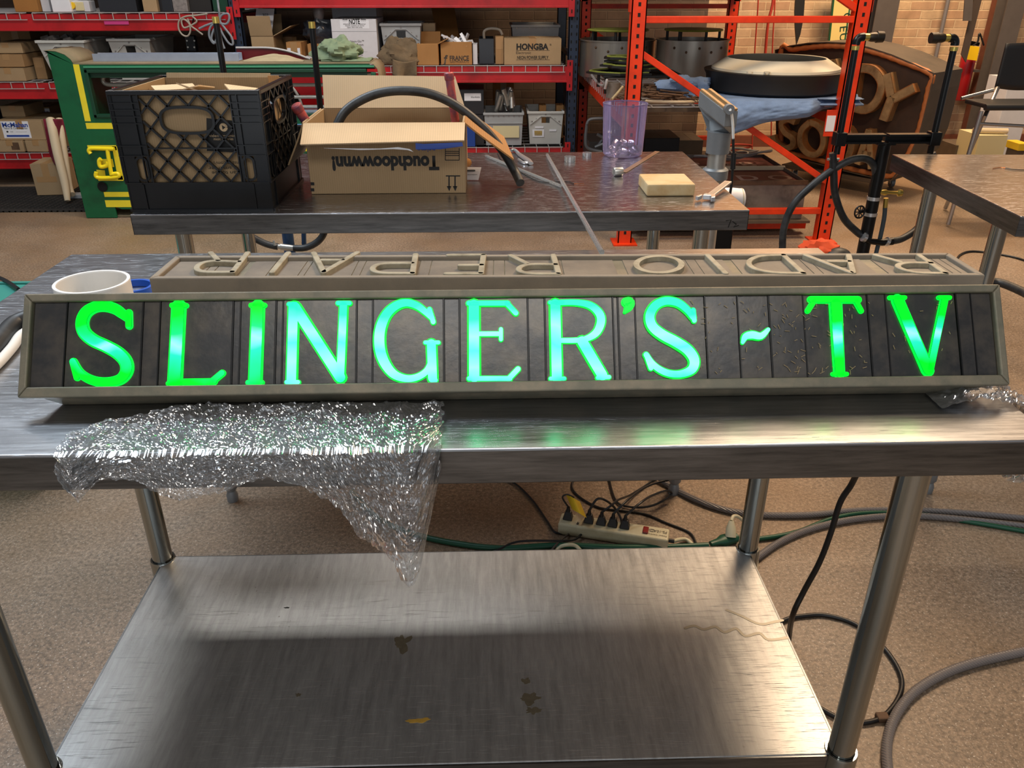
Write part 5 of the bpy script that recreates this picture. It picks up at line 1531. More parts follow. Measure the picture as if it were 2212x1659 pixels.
b = MB(); q = X @ S(.24, .55); b.stroke(frame(q - Vector((0, .004, 0)), (1, 0, 0), (0, 0, 1)), [(-.03, -.02), (-.03, .02), (.03, .02), (.03, -.02), (-.03, -.02)], .003, 0, .001, False)
b.stroke(frame(q - Vector((0, .004, 0)), (1, 0, 0), (0, 0, 1)), [(-.015, -.01), (-.008, .008)], .010, 0, .001); b.stroke(frame(q - Vector((0, .004, 0)), (1, 0, 0), (0, 0, 1)), [(.012, -.01), (.012, .008)], .012, 0, .001); b.build('pictogram', 'ink_soft', t)
def heap(name, label, cat, c, r, sx, sy, sz, m, seed, amp=.5):
    b = MB()
    b.ball((c[0], c[1], c[2]), r, 40, 24, sx, sy, sz, lambda d: 1 + amp * noise.noise(d * 1.8 + Vector((seed, 0, 0))) + amp * .5 * abs(noise.noise(d * 4.5 + Vector((0, seed, 0)))) + amp * .3 * abs(noise.noise(d * 10)))
    zmin = c[2] - r * sz * .62
    for v in b.bm.verts: v.co.z = max(v.co.z, zmin)
    return tag(b.build(name, m, smooth=True), label, cat)
c = W(868, 122, Y=6.30)
heap('canvas_bag', 'rumpled brown canvas bag hanging over the red beam', 'bag', (c.x, 6.32, Z1b + .062), .13, 1.05, .55, .80, 'cloth_brown', 5)
b = MB()
def fbag(u, v):
    p = W(848 + 52 * u, 128 + 34 * v + 6 * math.sin(u * 3), Y=6.20 - .03 * math.sin(u * 7) * v)
    return p
b.grid(16, 12, fbag); tag(b.build('canvas_flap', 'cloth_brown', smooth=True, solid=.006), 'brown canvas hanging down in front of the red beam', 'cloth')
t, X, w, h = carton('square orange-brown box left of the FRANCE box', 900, 946, 95, 6.26, Z1b, depth=.18, m='card_orange', open_=True, rot=R(-3)); flaps_up(t, X, w, h, .18, 'card_orange', ('back', 'right'), .07)
carton('orange-brown box behind the square box, right bay', 908, 947, 76, 6.52, Z1b, depth=.2, m='card_orange')
carton('small cream box on top of the rear orange-brown box, right bay', 913, 940, 60, 6.53, 1.06, depth=.12, m='card_light', tape=False, ztop=1.115)
b = MB(); p = [W(x, y, Y=6.72) for x, y in ((925, 10), (978, 18), (992, 84), (945, 84))]; panel(b, [p[3], p[2], (p[1].x, 7.0, p[1].z), (p[0].x, 7.0, p[0].z)], .02)
tag(b.build('flattened_carton', 'card_brown'), 'flattened brown carton leaning behind the boxes of the right bay', 'cardboard')
t, X, w, h = carton('open tan FRANCE gas products box', 951, 1019, 91, 6.28, Z1b, depth=.25, m='card_orange', open_=True)
ftext(t, X, w, h, 'FRANCE', .045, 'ink_soft', dx=.02, dz=.28, width=w * .62, bold=.03); ftext(t, X, w, h, 'GAS PRODUCTS', .022, 'ink_soft', dx=.02, dz=.13, width=w * .6)
ftext(t, X, w, h, 'ƒ', .07, 'ink_soft', dx=-w * .36, dz=.22, bold=.03)
b = MB(); random.seed(9)
for k in range(22):
    p = W(random.uniform(958, 1016), 88, Y=6.40 + random.uniform(-.08, .08)); b.obox((p.x, p.y, h + Z1b - .03 + random.uniform(0, .05)), (random.uniform(.01, .03), random.uniform(.01, .03), random.uniform(.05, .14)), (random.uniform(-1.2, 1.2), random.uniform(-1.2, 1.2), random.uniform(0, 3)))
tag(b.build('loose_parts', 'label_white'), 'white and grey small parts filling the FRANCE box', 'parts', kind='stuff')
carton('narrow white carton squeezed right of the FRANCE box', 1021, 1031, 96, 6.30, Z1b, depth=.2, m='card_white', tape=False)
t, X, w, h = carton('dark bin between the FRANCE and HONGBA boxes', 1034, 1067, 84, 6.33, Z1b, depth=.3, m='bag_dark', open_=True, name='storage_bin')
b = MB(); b.tube(catmull([W(x, y, Y=6.45) for x, y in ((1046, 84), (1046, 68), (1058, 62), (1078, 64), (1085, 75))], 5), .010, 8)
tag(b.build('looped_tube', 'cord_beige', smooth=True), 'tan tube looping out of the dark bin', 'tube')
carton('narrow tan box against the left side of the HONGBA box', 1070, 1088, 80, 6.31, Z1b, depth=.3, m='card_dim')
t, X, w, h = carton('long HONGBA power supply carton, right end of the right bay', 1089, 1213, 84, 6.27, Z1b, depth=.28)
ftext(t, X, w, h, 'HONGBA', .055, 'ink', dx=-.005, dz=.68, width=w * .56, bold=.045); ftext(t, X, w, h, '®', .018, dx=w * .31, dz=.76)
ftext(t, X, w, h, 'Electronic', .028, 'ink_soft', dx=-w * .16, dz=.46, width=w * .26); ftext(t, X, w, h, 'NEON POWER SUPPLY', .032, 'ink', dz=.27, width=w * .55, bold=.02)
b = MB(); b.X = X
for dz in (.54, .18): b.box(-w * .29, w * .30, -.001, 0, h * dz, h * dz + .002)
b.build('printed_rule', 'ink_soft', t)
tote('grey mail tote behind the HONGBA carton', 1106, 1208, 56, 6.60, Z1b, depth=.45, m='tote_grey', hole=False, taper=.9)
b = MB(); c2 = W(688, 28, Y=6.45); b.ball((c2.x, 6.45, c2.z), .05, 12, 8, .8, .5, 1.3); 
tag(b.build('hanging_tag', 'conduit', smooth=True), 'small grey part hanging under the red beam above the clear bag', 'part')
# --- low shelf, right bay
t, X, w, h = carton('dark grey storage box with a white label behind the right carton flap', 985, 1045, 212, 6.31, .50, depth=.35, m='bag_dark', tape=False, name='storage_box', ztop=.675)
flabel(t, X, -w * .2, w * .40, h * .55, h * .85); ftext(t, X, w, h, 'blankets', .02, dx=w * .2, dz=.7, lift=.0014)
carton('lower dark grey storage box under the labelled one', 985, 1045, 250, 6.31, Z1c, depth=.35, m='bag_dark', tape=False, name='storage_box', ztop=.497)
carton('blue box showing below the right carton flap', 1000, 1026, 275, 6.20 + .06, Z1c, depth=.012, m='blue_box' if 'blue_box' in MATS else mat('blue_box', '123a86', .4), tape=False, name='storage_box', ztop=.46)
t, X, w, h, S = tote('grey MAIL tote on the low shelf of the right bay', 1046, 1130, 246, 6.30, Z1c, depth=.4, m='tote_grey', hole=False, taper=.92)
flabel(t, X, -w * .28, w * .40, h * .25, h * .62, 'cream_panel', 'label'); text('MAIL', .07, frame(X @ (S(.62, .44) - Vector((0, .003, 0))) , (1, 0, 0), (0, 0, 1)), 'ink_blue', t, bold=.03, width=.16)
b = MB(); random.seed(5)
for k in range(16):
    p = W(random.uniform(1072, 1108), 240, Y=6.42 + random.uniform(-.08, .08)); d = Vector((random.uniform(-.4, .4), random.uniform(-.5, .3), 1)).normalized()
    q = Vector((p.x, p.y, .56 + random.uniform(0, .06))); b.cyl(q - d * .06, q + d * .07, .016, n=10)
tag(b.build('pipe_offcuts', 'zinc', smooth=True), 'short silver pipe pieces heaped in the MAIL tote', 'pipes', kind='stuff')
carton('brown open box behind the MAIL tote', 1065, 1110, 205, 6.80, Z1c, depth=.25, m='card_brown', ztop=.70)
t, X, w, h, S = tote('white tote with torn labels at the right end of the low shelf', 1141, 1217, 243, 6.345, Z1c, depth=.4, m='tote_white', taper=.88)
def sp(u0, u1, v0, v1, m, name):
    b = MB(); q = [X @ (S(a, c_) - Vector((0, .002, 0))) for a, c_ in ((u0, v0), (u1, v0), (u1, v1), (u0, v1))]; b.prism(q, (0, -.002, 0)); return b.build(name, m, t)
sp(.10, .46, .22, .46, 'label_white', 'paper_label'); sp(.16, .40, .26, .42, 'yellow_paper', 'paper_label'); sp(.18, .44, .50, .56, 'label_white', 'paper_label'); sp(.62, .84, .40, .46, 'label_white', 'paper_label')
for i, (x0, x1) in enumerate(((1165, 1180), (1202, 1218))):
    carton(('tan box poking up at the left of the white labelled tote', 'tan box poking up at the right of the white labelled tote')[i], x0, x1, 228, 6.45, .30, depth=.12, m='card_orange', tape=False)

# ================================================================ green cabinet sign
YG = 5.30
GC = thing('sign_cabinet', 'green neon sign cabinet with yellow lining standing on edge behind the crate', 'sign cabinet', (-1.7, 5.45, 0))
def G(px, py, y=YG): p = W(px, py, Y=y); return (p.x, p.z)
xl, xr = -2.645, -0.665
zt1, zt2 = 1.020, 0.945
xs1 = G(158, 137)[0]
# face outline with the rounded shoulder at left and the rounded far corner
wx0, wx1 = G(182, 150)[0], -0.74
wz1, wz0 = G(195, 150)[1], G(208, 254)[1]
sh = [(xs1 - .16, zt1), (xs1 - .09, zt1 - .004), (xs1 - .04, zt1 - .022), (xs1 - .01, zt1 - .05), (xs1, zt2)]
def gprism(b, poly, y0=YG, y1=YG + .012): b.prism([(x, y0, z) for x, z in poly], (0, y1 - y0, 0))
b = MB()
gprism(b, [(xl, 0.004), (wx0, 0.004), (wx0, zt2)] + [] + sh[::-1] + [(xl, zt1)])
gprism(b, [(wx0, wz1), (xr - .05, wz1), (xr - .012, wz1 + .004), (xr - .02, zt2 - .03), (xr - .06, zt2), (wx0, zt2)])
gprism(b, [(wx0, 0.30), (-1.0, 0.30), (-1.0, wz0), (wx0, wz0)])
gprism(b, [(wx0, 0.08), (wx0 + .04, 0.06), (-1.0, 0.06), (-1.0, .30), (wx0, .30)])
b.build('face_panel', 'cab_green', GC)
b = MB()
for (x0, x1, z0, z1) in ((wx0, wx0 + .02, wz0, wz1), (wx0, wx1, wz1 - .02, wz1), (wx0, -1.0, wz0, wz0 + .02)): b.box(x0, x1, YG - .012, YG + .03, z0, z1)
b.box(wx0 + .02, wx1, YG + .012, YG + .02, wz1 - .05, wz1 - .02)
b.build('window_moulding', 'cab_green_dark', GC, bevel=.003)
b = MB(); b.box(wx0, wx1 + .05, YG - .010, YG + .004, wz1 + .008, wz1 + .018); b.build('raised_bead', mat('bead_green', '3d8a66', .35), GC, bevel=.002)
b = MB()
dpt = .34
b.box(xs1, xr - .05, YG, YG + dpt, zt2, zt2 + .004)
pr = [(xl, zt1)] + sh
vs = [(x, y, z + .003) for y in (YG, YG + dpt) for x, z in pr]
n6 = len(pr)
b.add(vs, [(i, i + 1, n6 + i + 1, n6 + i) for i in range(n6 - 1)])
rc = [(xr - .06, zt2 + .004), (xr - .03, zt2 - .004), (xr - .008, zt2 - .03), (xr, zt2 - .08), (xr, .62)]
vs = [(x, y, z) for y in (YG, YG + dpt) for x, z in rc]; n6 = len(rc)
b.add(vs, [(i, i + 1, n6 + i + 1, n6 + i) for i in range(n6 - 1)])
b.build('top_casing', 'cab_dust', GC, smooth=True, solid=.004)
b = MB(); b.box(xl, xl + .004, YG + .012, YG + dpt, .004, zt1); b.box(wx0 - .01, wx0 - .006, YG + .012, YG + dpt, wz0 - .02, zt2); b.build('side_casing', 'cab_green_dark', GC)
b = MB(); b.box(xr - .05, xr - .02, YG - .004, YG + .012, .60, zt2 - .05); b.build('corner_post', 'cab_green', GC, bevel=.004)
b = MB(); b.box(xl + .004, -1.0, YG + dpt, YG + dpt + .01, .004, wz0 - .02); b.box(xl, -1.0, YG + .02, YG + dpt, .004, .014); b.build('back_casing', 'cab_dust', GC)
def ystripe(a, c_, w=.030):
    b = MB(); p, q = G(*a, YG - .001), G(*c_, YG - .001); b.stroke(frame((0, YG, 0), (1, 0, 0), (0, 0, 1)), [p, q], w, .0005, .0015, False); b.build('yellow_lining', 'cab_yellow', GC)
ystripe((164, 139), (190, 262), .036)
ystripe((186, 272), (300, 272), .036); ystripe((560, 318), (700, 318), .05)
ystripe((225, 420), (292, 420), .032); ystripe((228, 440), (292, 440), .045)
# sideways letter E with its neon tube
def yst(pts, w):
    b = MB(); b.stroke(frame((0, YG, 0), (1, 0, 0), (0, 0, 1)), [G(x, y) for x, y in pts], w, .001, .004, False); return b
b = MB(); fG = frame((0, YG, 0), (1, 0, 0), (0, 0, 1))
for pts, w in (([(190, 319), (252, 319)], .030), ([(252, 316), (265, 388)], .055), ([(212, 385), (266, 385)], .032), ([(216, 352), (245, 352)], .05), ([(210, 375), (228, 376)], .05)):
    b.stroke(fG, [G(x, y) for x, y in pts], w, .001, .004, False)
el = b.build('painted_letter', 'cab_yellow', GC)
b = MB(); yq = YG - .035
def nt(pts): b.tube(catmull([W(x, y, Y=yq) for x, y in pts], 6), .0125, 12)
nt([(196, 332), (192, 326), (196, 321), (215, 321), (247, 322)]); nt([(232, 323), (236, 350), (241, 378)]); nt([(218, 343), (214, 348), (217, 360), (230, 358), (233, 350)]); nt([(208, 372), (207, 380), (214, 384), (235, 384), (256, 381), (254, 375), (243, 376)])
b.build('neon_tube', 'neon_yellow', el, smooth=True)
b = MB(); p = G(222, 403); b.lathe([(0.0, 0), (.026, 0), (.032, .004), (.026, .008), (0, .008)], (0, 0, 0), 20)
b.bm.transform(Matrix.Translation((p[0], YG - .002, p[1])) @ Matrix.Rotation(R(90), 4, 'X')) if hasattr(b.bm, 'transform') else None
b.build('electrode_hole', 'hole_black', GC)
# clear tubes seen through the window
b = MB(); yq = YG + .10
b.tube(catmull([W(x, y, Y=yq) for x, y in ((420, 160), (330, 160), (250, 160), (232, 161), (223, 168), (224, 178), (236, 183), (270, 183), (330, 182), (420, 182))], 5), .013, 10)
b.build('unlit_tube', 'neon_clear', GC, smooth=True)
for y in (159.5, 183.5, 209.5, 230.5):
    b = MB(); p, q = W(600, y, Y=yq), W(805, y - .5, Y=yq); b.cyl((p.x - (.8 if y < 200 else 0), yq, p.z), (xr - .04, yq, q.z), .011, n=10); b.build('unlit_tube', 'neon_clear', GC, smooth=True)
b = MB(); p, q = W(600, 236, Y=YG + .1), W(700, 250, Y=YG + .1); b.box(p.x, -.72, YG + .05, YG + .2, q.z, p.z); b.build('inner_tray', 'aluminium', GC)
b = MB(); p, q = W(618, 268, Y=YG - .02), W(660, 284, Y=YG - .02); b.box(p.x, q.x, YG - .05, YG - .013, q.z, p.z); b.build('blue_bracket', mat('sky_blue', '5c8fc0', .4), GC, bevel=.003)
# things on top of it
p, q = W(199, 121, Y=5.42), W(515, 121, Y=5.42)
b = MB(); b.X = None; zb_ = zt2 + .0055
b.box(p.x, q.x, 5.42, 5.425, zb_, zb_ + .045); b.box(p.x, q.x, 5.425, 5.50, zb_, zb_ + .005); b.box(p.x, q.x, 5.50, 5.505, zb_, zb_ + .045)
tag(b.build('aluminium_channel', 'aluminium', bevel=.001), 'long aluminium channel lying on top of the green cabinet', 'channel')
c = W(585, 118, Y=5.45)
b = MB()
x0, x1 = W(508, 110, Y=5.5).x, W(668, 124, Y=5.5).x
def arc_panel(b, y0, y1, zb, ztp):
    n = 16; lo, hi = [], []
    for i in range(n + 1):
        u = i / n; x = x0 + (x1 - x0) * u
        h = (ztp - zb) * (1 - max(0, (u - .35) / .65) ** 2)
        lo.append((x, zb)); hi.append((x, zb + max(h, .004)))
    return [(x, y0, z) for x, z in lo] + [(x, y0, z) for x, z in hi[::-1]]
zt_ = W(560, 103, Y=5.52).z
t = thing('curved_sign_panel', 'maroon curved sign panel lying on the green cabinet behind the aluminium channel', 'sign panel', (c.x, 5.52, zb_))
b.prism(arc_panel(b, 5.53, 5.53, zb_, zt_), (0, .03, 0)); b.build('panel', 'maroon_gloss', t)
b = MB(); pts = [Vector(q) for q in arc_panel(b, 5.527, 5.53, zb_, zt_)[17:]]; b.tube(pts, .006, 8); b.build('edge_trim', 'white_edge', t, smooth=True)
b = MB()
def fp_(u, v): 
    p = W(525 + 130 * u, 131 - 12 * math.sin(u * 3.14) * v, Y=5.36 + .08 * v); return (p.x, 5.36 + .10 * v, zb_ + .002 + .035 * math.sin(u * 3.14) * v * (1 + .3 * noise.noise(Vector((u * 5, v * 3, 1)))))
b.grid(20, 8, fp_); tag(b.build('paper_sheet', mat('paper_aged', 'a5987c', .8, var=.15), solid=.002), 'buckled aged paper sheet on the green cabinet in front of the maroon panel', 'paper')
c = W(740, 118, Y=5.45)
heap('green_towel', 'pale green towel bunched up on the green cabinet', 'towel', (c.x - .03, 5.46, zb_ + .048), .12, 1.0, .8, .60, 'cloth_green', 11, .6)
b = MB()
def ft_(u, v):
    x = W(695, 124, Y=5.4).x + .30 * u; return (x, 5.36 + .20 * v, zb_ + .003 + .035 * abs(noise.noise(Vector((u * 5, v * 4, 9)))) * (1 - abs(2 * v - 1)) + .02 * (1 - u) * math.sin(v * 3.14))
b.grid(40, 24, ft_); o_ = b.build('towel_end', 'cloth_green', smooth=True, solid=.004)
tw = bpy.data.objects['green_towel']; o_.location = o_.location - tw.location; o_.parent = tw
# red curved sign leaning behind
t = thing('red_sign', 'glossy red curved sign leaning between the rack and the green cabinet', 'sign', (-1.2, 5.9, 0))
Yr = 5.86
outer = [W(x, y, Y=Yr) for x, y in ((565, 150), (620, 152), (690, 155), (760, 165), (770, 240), (768, 330), (715, 330), (662, 330), (658, 240), (648, 205), (625, 180), (565, 170))]
b = MB(); b.prism([(p.x, Yr, p.z) for p in outer], (0, .08, 0)); b.build('panel', 'red_gloss', t, bevel=.006)
b = MB(); b.tube(catmull([W(x, y, Y=Yr - .005) for x, y in ((575, 168), (612, 174), (634, 192), (650, 222), (655, 260), (656, 320))], 5), .009, 8); b.build('edge_trim', 'white_edge', t, smooth=True)
b = MB(); b.box(W(700, 300, Y=Yr).x - .3, W(700, 300, Y=Yr).x + .1, Yr + .0, Yr + .08, 0, outer[6].z); b.build('foot', 'black_iron', t)

# ================================================================ orange rack
OX0, OX1, OY0, OY1 = 0.800, 1.990, 4.62, 7.08
OR = thing('pallet_rack', 'orange pallet rack seen end-on right of the centre', 'rack', (1.4, 5.9, 0))
for (x, y) in ((OX0, OY0), (OX1, OY0), (OX0, OY1), (OX1, OY1)):
    b = MB()
    b.box(x - .040, x + .040, y, y + .006, 0, 2.2); b.box(x - .040, x - .034, y, y + .07, 0, 2.2); b.box(x + .034, x + .040, y, y + .07, 0, 2.2)
    b.box(x - .07, x + .07, y - .04, y + .11, 0, .008)
    b.mi = 1
    z = .06
    while z < 2.1: b.box(x - .007, x + .007, y - .001, y + .001, z, z + .019); b.box(x + .0395, x + .041, y + .02, y + .034, z, z + .019); z += .0508
    b.build('upright', 'rack_orange', OR, mats=['hole_black'])
def obr(p0, p1, w=.034):
    b = MB(); b.bar(p0, p1, w, w * 1.05, (0, 1, 0)); b.build('frame_brace', 'rack_orange', OR, bevel=.003)
za, zb_, zc = W(1600, 42, Y=4.66).z, W(1390, 115, Y=4.66).z, W(1760, 395, Y=4.66).z
zd = W(1700, 455, Y=4.66).z
for yy in (OY0 + .035, OY1 + .035):
    obr((OX0 + .03, yy, za), (OX1 - .03, yy, za)); obr((OX0 + .03, yy, zb_), (OX1 - .03, yy, zc + .01)); obr((OX0 + .03, yy, zd), (OX1 - .03, yy, zd))
    obr((OX0 + .03, yy, 1.9), (OX1 - .03, yy, za + .05))
zl = [0.757, 1.42]
for z in zl:
    for x, s_ in ((OX0, -1), (OX1, 1)):
        b = MB(); xx = x + s_ * .02; b.box(xx - .022, xx + .022, OY0 + .07, OY1, z - .105, z)
        bb = b.build('beam', 'rack_orange', OR, bevel=.003)
        for yy in (OY0 + .01, OY1):
            b = MB(); b.box(xx - .028, xx + .028, yy, yy + .06, z - .17, z + .03); cc = b.build('connector_plate', 'rack_orange', bb, bevel=.001)
b = MB()
for k in range(26): yy = OY0 + .10 + k * .094; b.box(OX0 - .04, OX1 + .04, yy - .003, yy + .003, .760, .766); b.box(OX0 - .050, OX0 - .044, yy - .003, yy + .003, .715, .766)
for k in range(11): xx = OX0 + (OX1 - OX0) * k / 10; b.box(xx - .003, xx + .003, OY0 + .08, OY1, .766, .772)
b.build('wire_deck', 'wire_white', OR)
for z in (1.425,): b = MB(); b.box(OX0 - .03, OX1 + .03, OY0 + .1, OY1, z, z + .015); b.build('deck_board', 'dark_shade', OR)  # unseen board added overhead to block lamp light from the wall
p = W(1794, 262, Y=OY0 - .01)
b = MB(); b.box(OX1 - .105, OX1 - .045, OY0 + .004, OY0 + .010, W(1794, 295, Y=OY0).z, W(1794, 238, Y=OY0).z); cp = b.build('connector_plate', 'rack_orange', OR, bevel=.001)
b = MB(); b.box(OX1 - .100, OX1 - .052, OY0 + .001, OY0 + .004, W(1794, 284, Y=OY0).z, W(1794, 250, Y=OY0).z); b.build('white_sticker', 'label_white', cp)
b = MB(); b.box(OX0 - .03, OX1 + .02, OY0 + .20, OY0 + .23, .722, .758); b.build('deck_board', mat('board_brown', '57493a', .6, var=.2), OR)

ZD = .7735
def drum(label, pxc, wpx, Y, ztop, seed):
    c = W(pxc, 120, Y=Y); r = wpx / 2 * (Y / 1.07) / F_PX
    t = thing('metal_drum', label, 'drum', (c.x, Y + r, ZD))
    C = (c.x, Y + r, ZD)
    h = ztop - ZD
    b = MB(); b.lathe([(0, .001), (r, .001), (r, h), (r + .008, h), (r + .008, h + .008), (r - .01, h + .008), (r - .01, .01), (0, .01)], C, 56); b.build('shell', 'drum_steel', t, smooth=True)
    b = MB(); b.lathe([(0, h + .062), (r * .80, h + .062), (r * .82, h + .068), (r * .80, h + .074), (0, h + .074)], C, 48); b.build('ring_plate', 'olive_edge', t, smooth=True)
    for k in range(6):
        a = k * math.pi / 3 + seed; b = MB(); b.cyl((C[0] + math.cos(a) * r * .72, C[1] + math.sin(a) * r * .72, ZD + .01), (C[0] + math.cos(a) * r * .72, C[1] + math.sin(a) * r * .72, ZD + h + .063), .010, n=8); b.build('strut', 'dark_shade', t, smooth=True)
    b = MB(); 
    for k in range(5): a = -2.3 + k * .35; b.ball((C[0] + math.cos(a) * r, C[1] + math.sin(a) * r, ZD + h * (.85 - .1 * (k % 2))), .009, 8, 6)
    b.build('rivet', 'scrap_rust', t, smooth=True)
drum('tall shiny metal drum at the left of the orange rack shelf', 1345, 168, 6.05, W(1345, 92, Y=6.05).z, .3)
drum('shiny metal drum at the right of the orange rack shelf, behind the cream lamp', 1512, 158, 5.85, W(1512, 92, Y=5.85).z, .8)
# low black stand with stacked black channel letters
c = W(1390, 160, Y=5.35)
t = thing('low_stand', 'low black stand on the orange rack shelf carrying flat black letter shells', 'stand', (c.x, 5.4, ZD))
x0, x1 = W(1300, 160, Y=5.3).x, W(1475, 160, Y=5.3).x
zs = W(1390, 163, Y=5.25).z
b = MB(); b.box(x0, x1, 5.22, 5.62, zs - .012, zs); b.build('top', 'dark_shade', t, bevel=.003)
for x in (x0 + .02, x1 - .02):
    for y in (5.24, 5.60): b = MB(); b.box(x - .01, x + .01, y - .01, y + .01, ZD, zs - .012); b.build('leg', 'dark_shade', t)
random.seed(31)
for k in range(5):
    cx_ = W(random.uniform(1345, 1430), 150, Y=5.4).x; cy_ = 5.40 + random.uniform(-.04, .05); zz_ = zs + .002 + k * .020
    n_ = 14
    ring = []
    for i in range(n_ + 1):
        a = 2 * math.pi * (i % n_) / n_; q = (.14 - .014 * k) * (1 + .35 * noise.noise(Vector((math.cos(a) * 1.5, math.sin(a) * 1.5, k * 3.1))))
        ring.append((math.cos(a) * q * 1.35, math.sin(a) * q))
    fr_ = frame((cx_, cy_, zz_), (1, 0, 0), (0, 1, 0))
    t2 = thing('letter_shell', 'flat black letter shell with pale green edge, stacked on the low black stand', 'letter shell', (cx_, cy_, zz_), 'black letter shells on the low stand')
    b = MB(); b.stroke(fr_, ring, .05, 0, .012, False); b.build('shell', 'dark_shade', t2)
    b = MB(); b.stroke(fr_, [(x * 1.02, y * 1.02) for x, y in ring], .010, .012, .019, False); b.build('edge', 'olive_edge', t2)
# dark cup, hook
c = W(1325, 195, Y=5.05)
b = MB(); b.lathe([(0, .001), (.042, .001), (.040, .085), (.036, .085), (.038, .006), (0, .006)], (c.x, 5.05, ZD), 28)
tag(b.build('metal_cup', 'grey_box', smooth=True), 'dark grey metal cup at the left edge of the orange rack shelf', 'cup')
b = MB(); b.tube(catmull([W(1278, 162, Y=6.0), W(1290, 178, Y=5.5), W(1303, 185, Y=5.1), W(1311, 173, Y=5.0), W(1307, 192, Y=5.0)], 5), .008, 8)
tag(b.build('bent_rod', 'wire_white', smooth=True), 'white bent rod hooked over the left beam of the orange rack', 'rod')
b = MB(); b.tube(catmull([W(1345, 188, Y=4.95), W(1335, 200, Y=4.85), W(1322, 215, Y=4.8)], 4), .008, 8)
tag(b.build('wooden_stick', 'wood_pale', smooth=True), 'short tan stick at the left of the scrap heap', 'stick')
b = MB(); random.seed(44)
for k in range(120):
    px, py = random.uniform(1335, 1528), random.uniform(188, 222)
    Y_ = 5.2 - (py - 188) / 34 * .42
    p = W(px, py, Y=Y_); z_ = ZD + .020 + random.uniform(0, .045) * (1 - abs(px - 1430) / 110)
    a = random.uniform(0, 3.14); L = random.uniform(.03, .09); bend = random.uniform(-.03, .03)
    d = Vector((math.cos(a), math.sin(a) * .6, random.uniform(-.08, .08))); s_ = Vector((-d.y, d.x, 0))
    c_ = Vector((p.x, p.y, z_)); b.tube(catmull([c_ - d * L, c_ + s_ * bend, c_ + d * L], 4), random.uniform(.004, .008), 6)
tag(b.build('scrap_heap', 'scrap_rust'), 'brown heap of bent metal strips on the orange rack shelf', 'scrap metal', kind='stuff')
b = MB(); q = [W(x, y, Y=Y_) for x, y, Y_ in ((1395, 222, 4.80), (1420, 229, 4.76), (1490, 228, 4.76), (1515, 220, 4.82))]
b.tube(catmull([Vector((p.x, p.y, ZD + .012)) for p in q], 5), .008, 8)
tag(b.build('tan_strip', 'wood_pole', smooth=True), 'pale tan strip lying along the front of the scrap heap', 'strip')

# lamp shade on moving blanket
c = W(1668, 160, Y=5.10); CXs, CYs = c.x, 5.06
zS = .815
t = thing('round_lamp', 'big round dark lamp with a sloping cream ring, lying on the blue blanket', 'lamp', (CXs, CYs, zS))
zr = W(1668, 163, Y=4.70).z
b = MB(); b.lathe([(0, 0), (.375, 0), (.392, .012), (.398, zr - zS - .03), (.412, zr - zS - .006), (.412, zr - zS), (0, zr - zS)], (CXs, CYs, zS), 64); b.build('shade_body', 'dark_shade', t, smooth=True)
b = MB(); b.lathe([(.370, zr - zS + .001), (.368, zr - zS + .014), (.285, zr - zS + .065), (.278, zr - zS + .062), (.335, zr - zS + .010), (.335, zr - zS + .001), (.370, zr - zS + .001)], (CXs, CYs, zS), 64); cr = b.build('bevel_ring', 'lamp_cream', t, smooth=True)
for px in (1620, 1657):
    p = W(px, 156, Y=CYs - .345); b = MB(); b.lathe([(.010, 0), (.017, 0), (.017, .008), (.010, .008), (.010, 0)], (p.x, CYs - .345, zr + .010), 16); b.build('knob', 'lamp_cream', cr, smooth=True)
b = MB()
def fbl(u, v):
    # lies under the lamp, then droops over the front of the shelf
    x = W(1530, 240, Y=4.6).x + u * (2.10 - W(1530, 240, Y=4.6).x)
    n1 = noise.noise(Vector((u * 6, v * 5, 2))); n2 = noise.noise(Vector((u * 22, v * 14, 7)))
    sag = .03 + .13 * math.exp(-((u - .10) / .22) ** 2) + .05 * math.exp(-((u - .5) / .3) ** 2)
    if v < .45:
        s_ = v / .45; return (x, 5.45 - s_ * .80, .806 + .008 * n1 * (1 if s_ > .9 else .3))
    s_ = (v - .45) / .55
    ks = min(1, max(0, (x - 1.78) / .12)); return (x + .01 * n1, 4.612 + .135 * ks - .030 * abs(math.sin(s_ * 3)) + .012 * n1 + .005 * n2, .806 - s_ * sag - .01 * s_)
b.grid(70, 50, fbl)
def fbl2(u, v):
    x = W(1530, 240, Y=4.6).x + u * (2.10 - W(1530, 240, Y=4.6).x); return (x, 4.66 + v * .8, .778 + .024 * math.sin(min(1, v * 3) * 1.57) * .9)
b.grid(20, 12, fbl2)
def fbl3(u, v): return (2.045 + .10 * u * (1 - .5 * v) + .01 * math.sin(v * 6), 4.70 + .30 * u * u + .03 * math.sin(u * 7 + v * 3), .835 - .03 * u - (.15 - .05 * u) * v)
b.grid(24, 16, fbl3)
tag(b.build('moving_blanket', 'cloth_blue', smooth=True, solid=.008), 'blue quilted moving blanket drooping off the orange rack shelf', 'blanket')
c = W(1478, 203, Y=4.95)
heap('moving_blanket', 'small bundled blue blanket at the back right of the scrap heap', 'blanket', (c.x, 4.98, ZD + .055), .11, 1.35, .9, .60, 'cloth_blue', 17, .5)

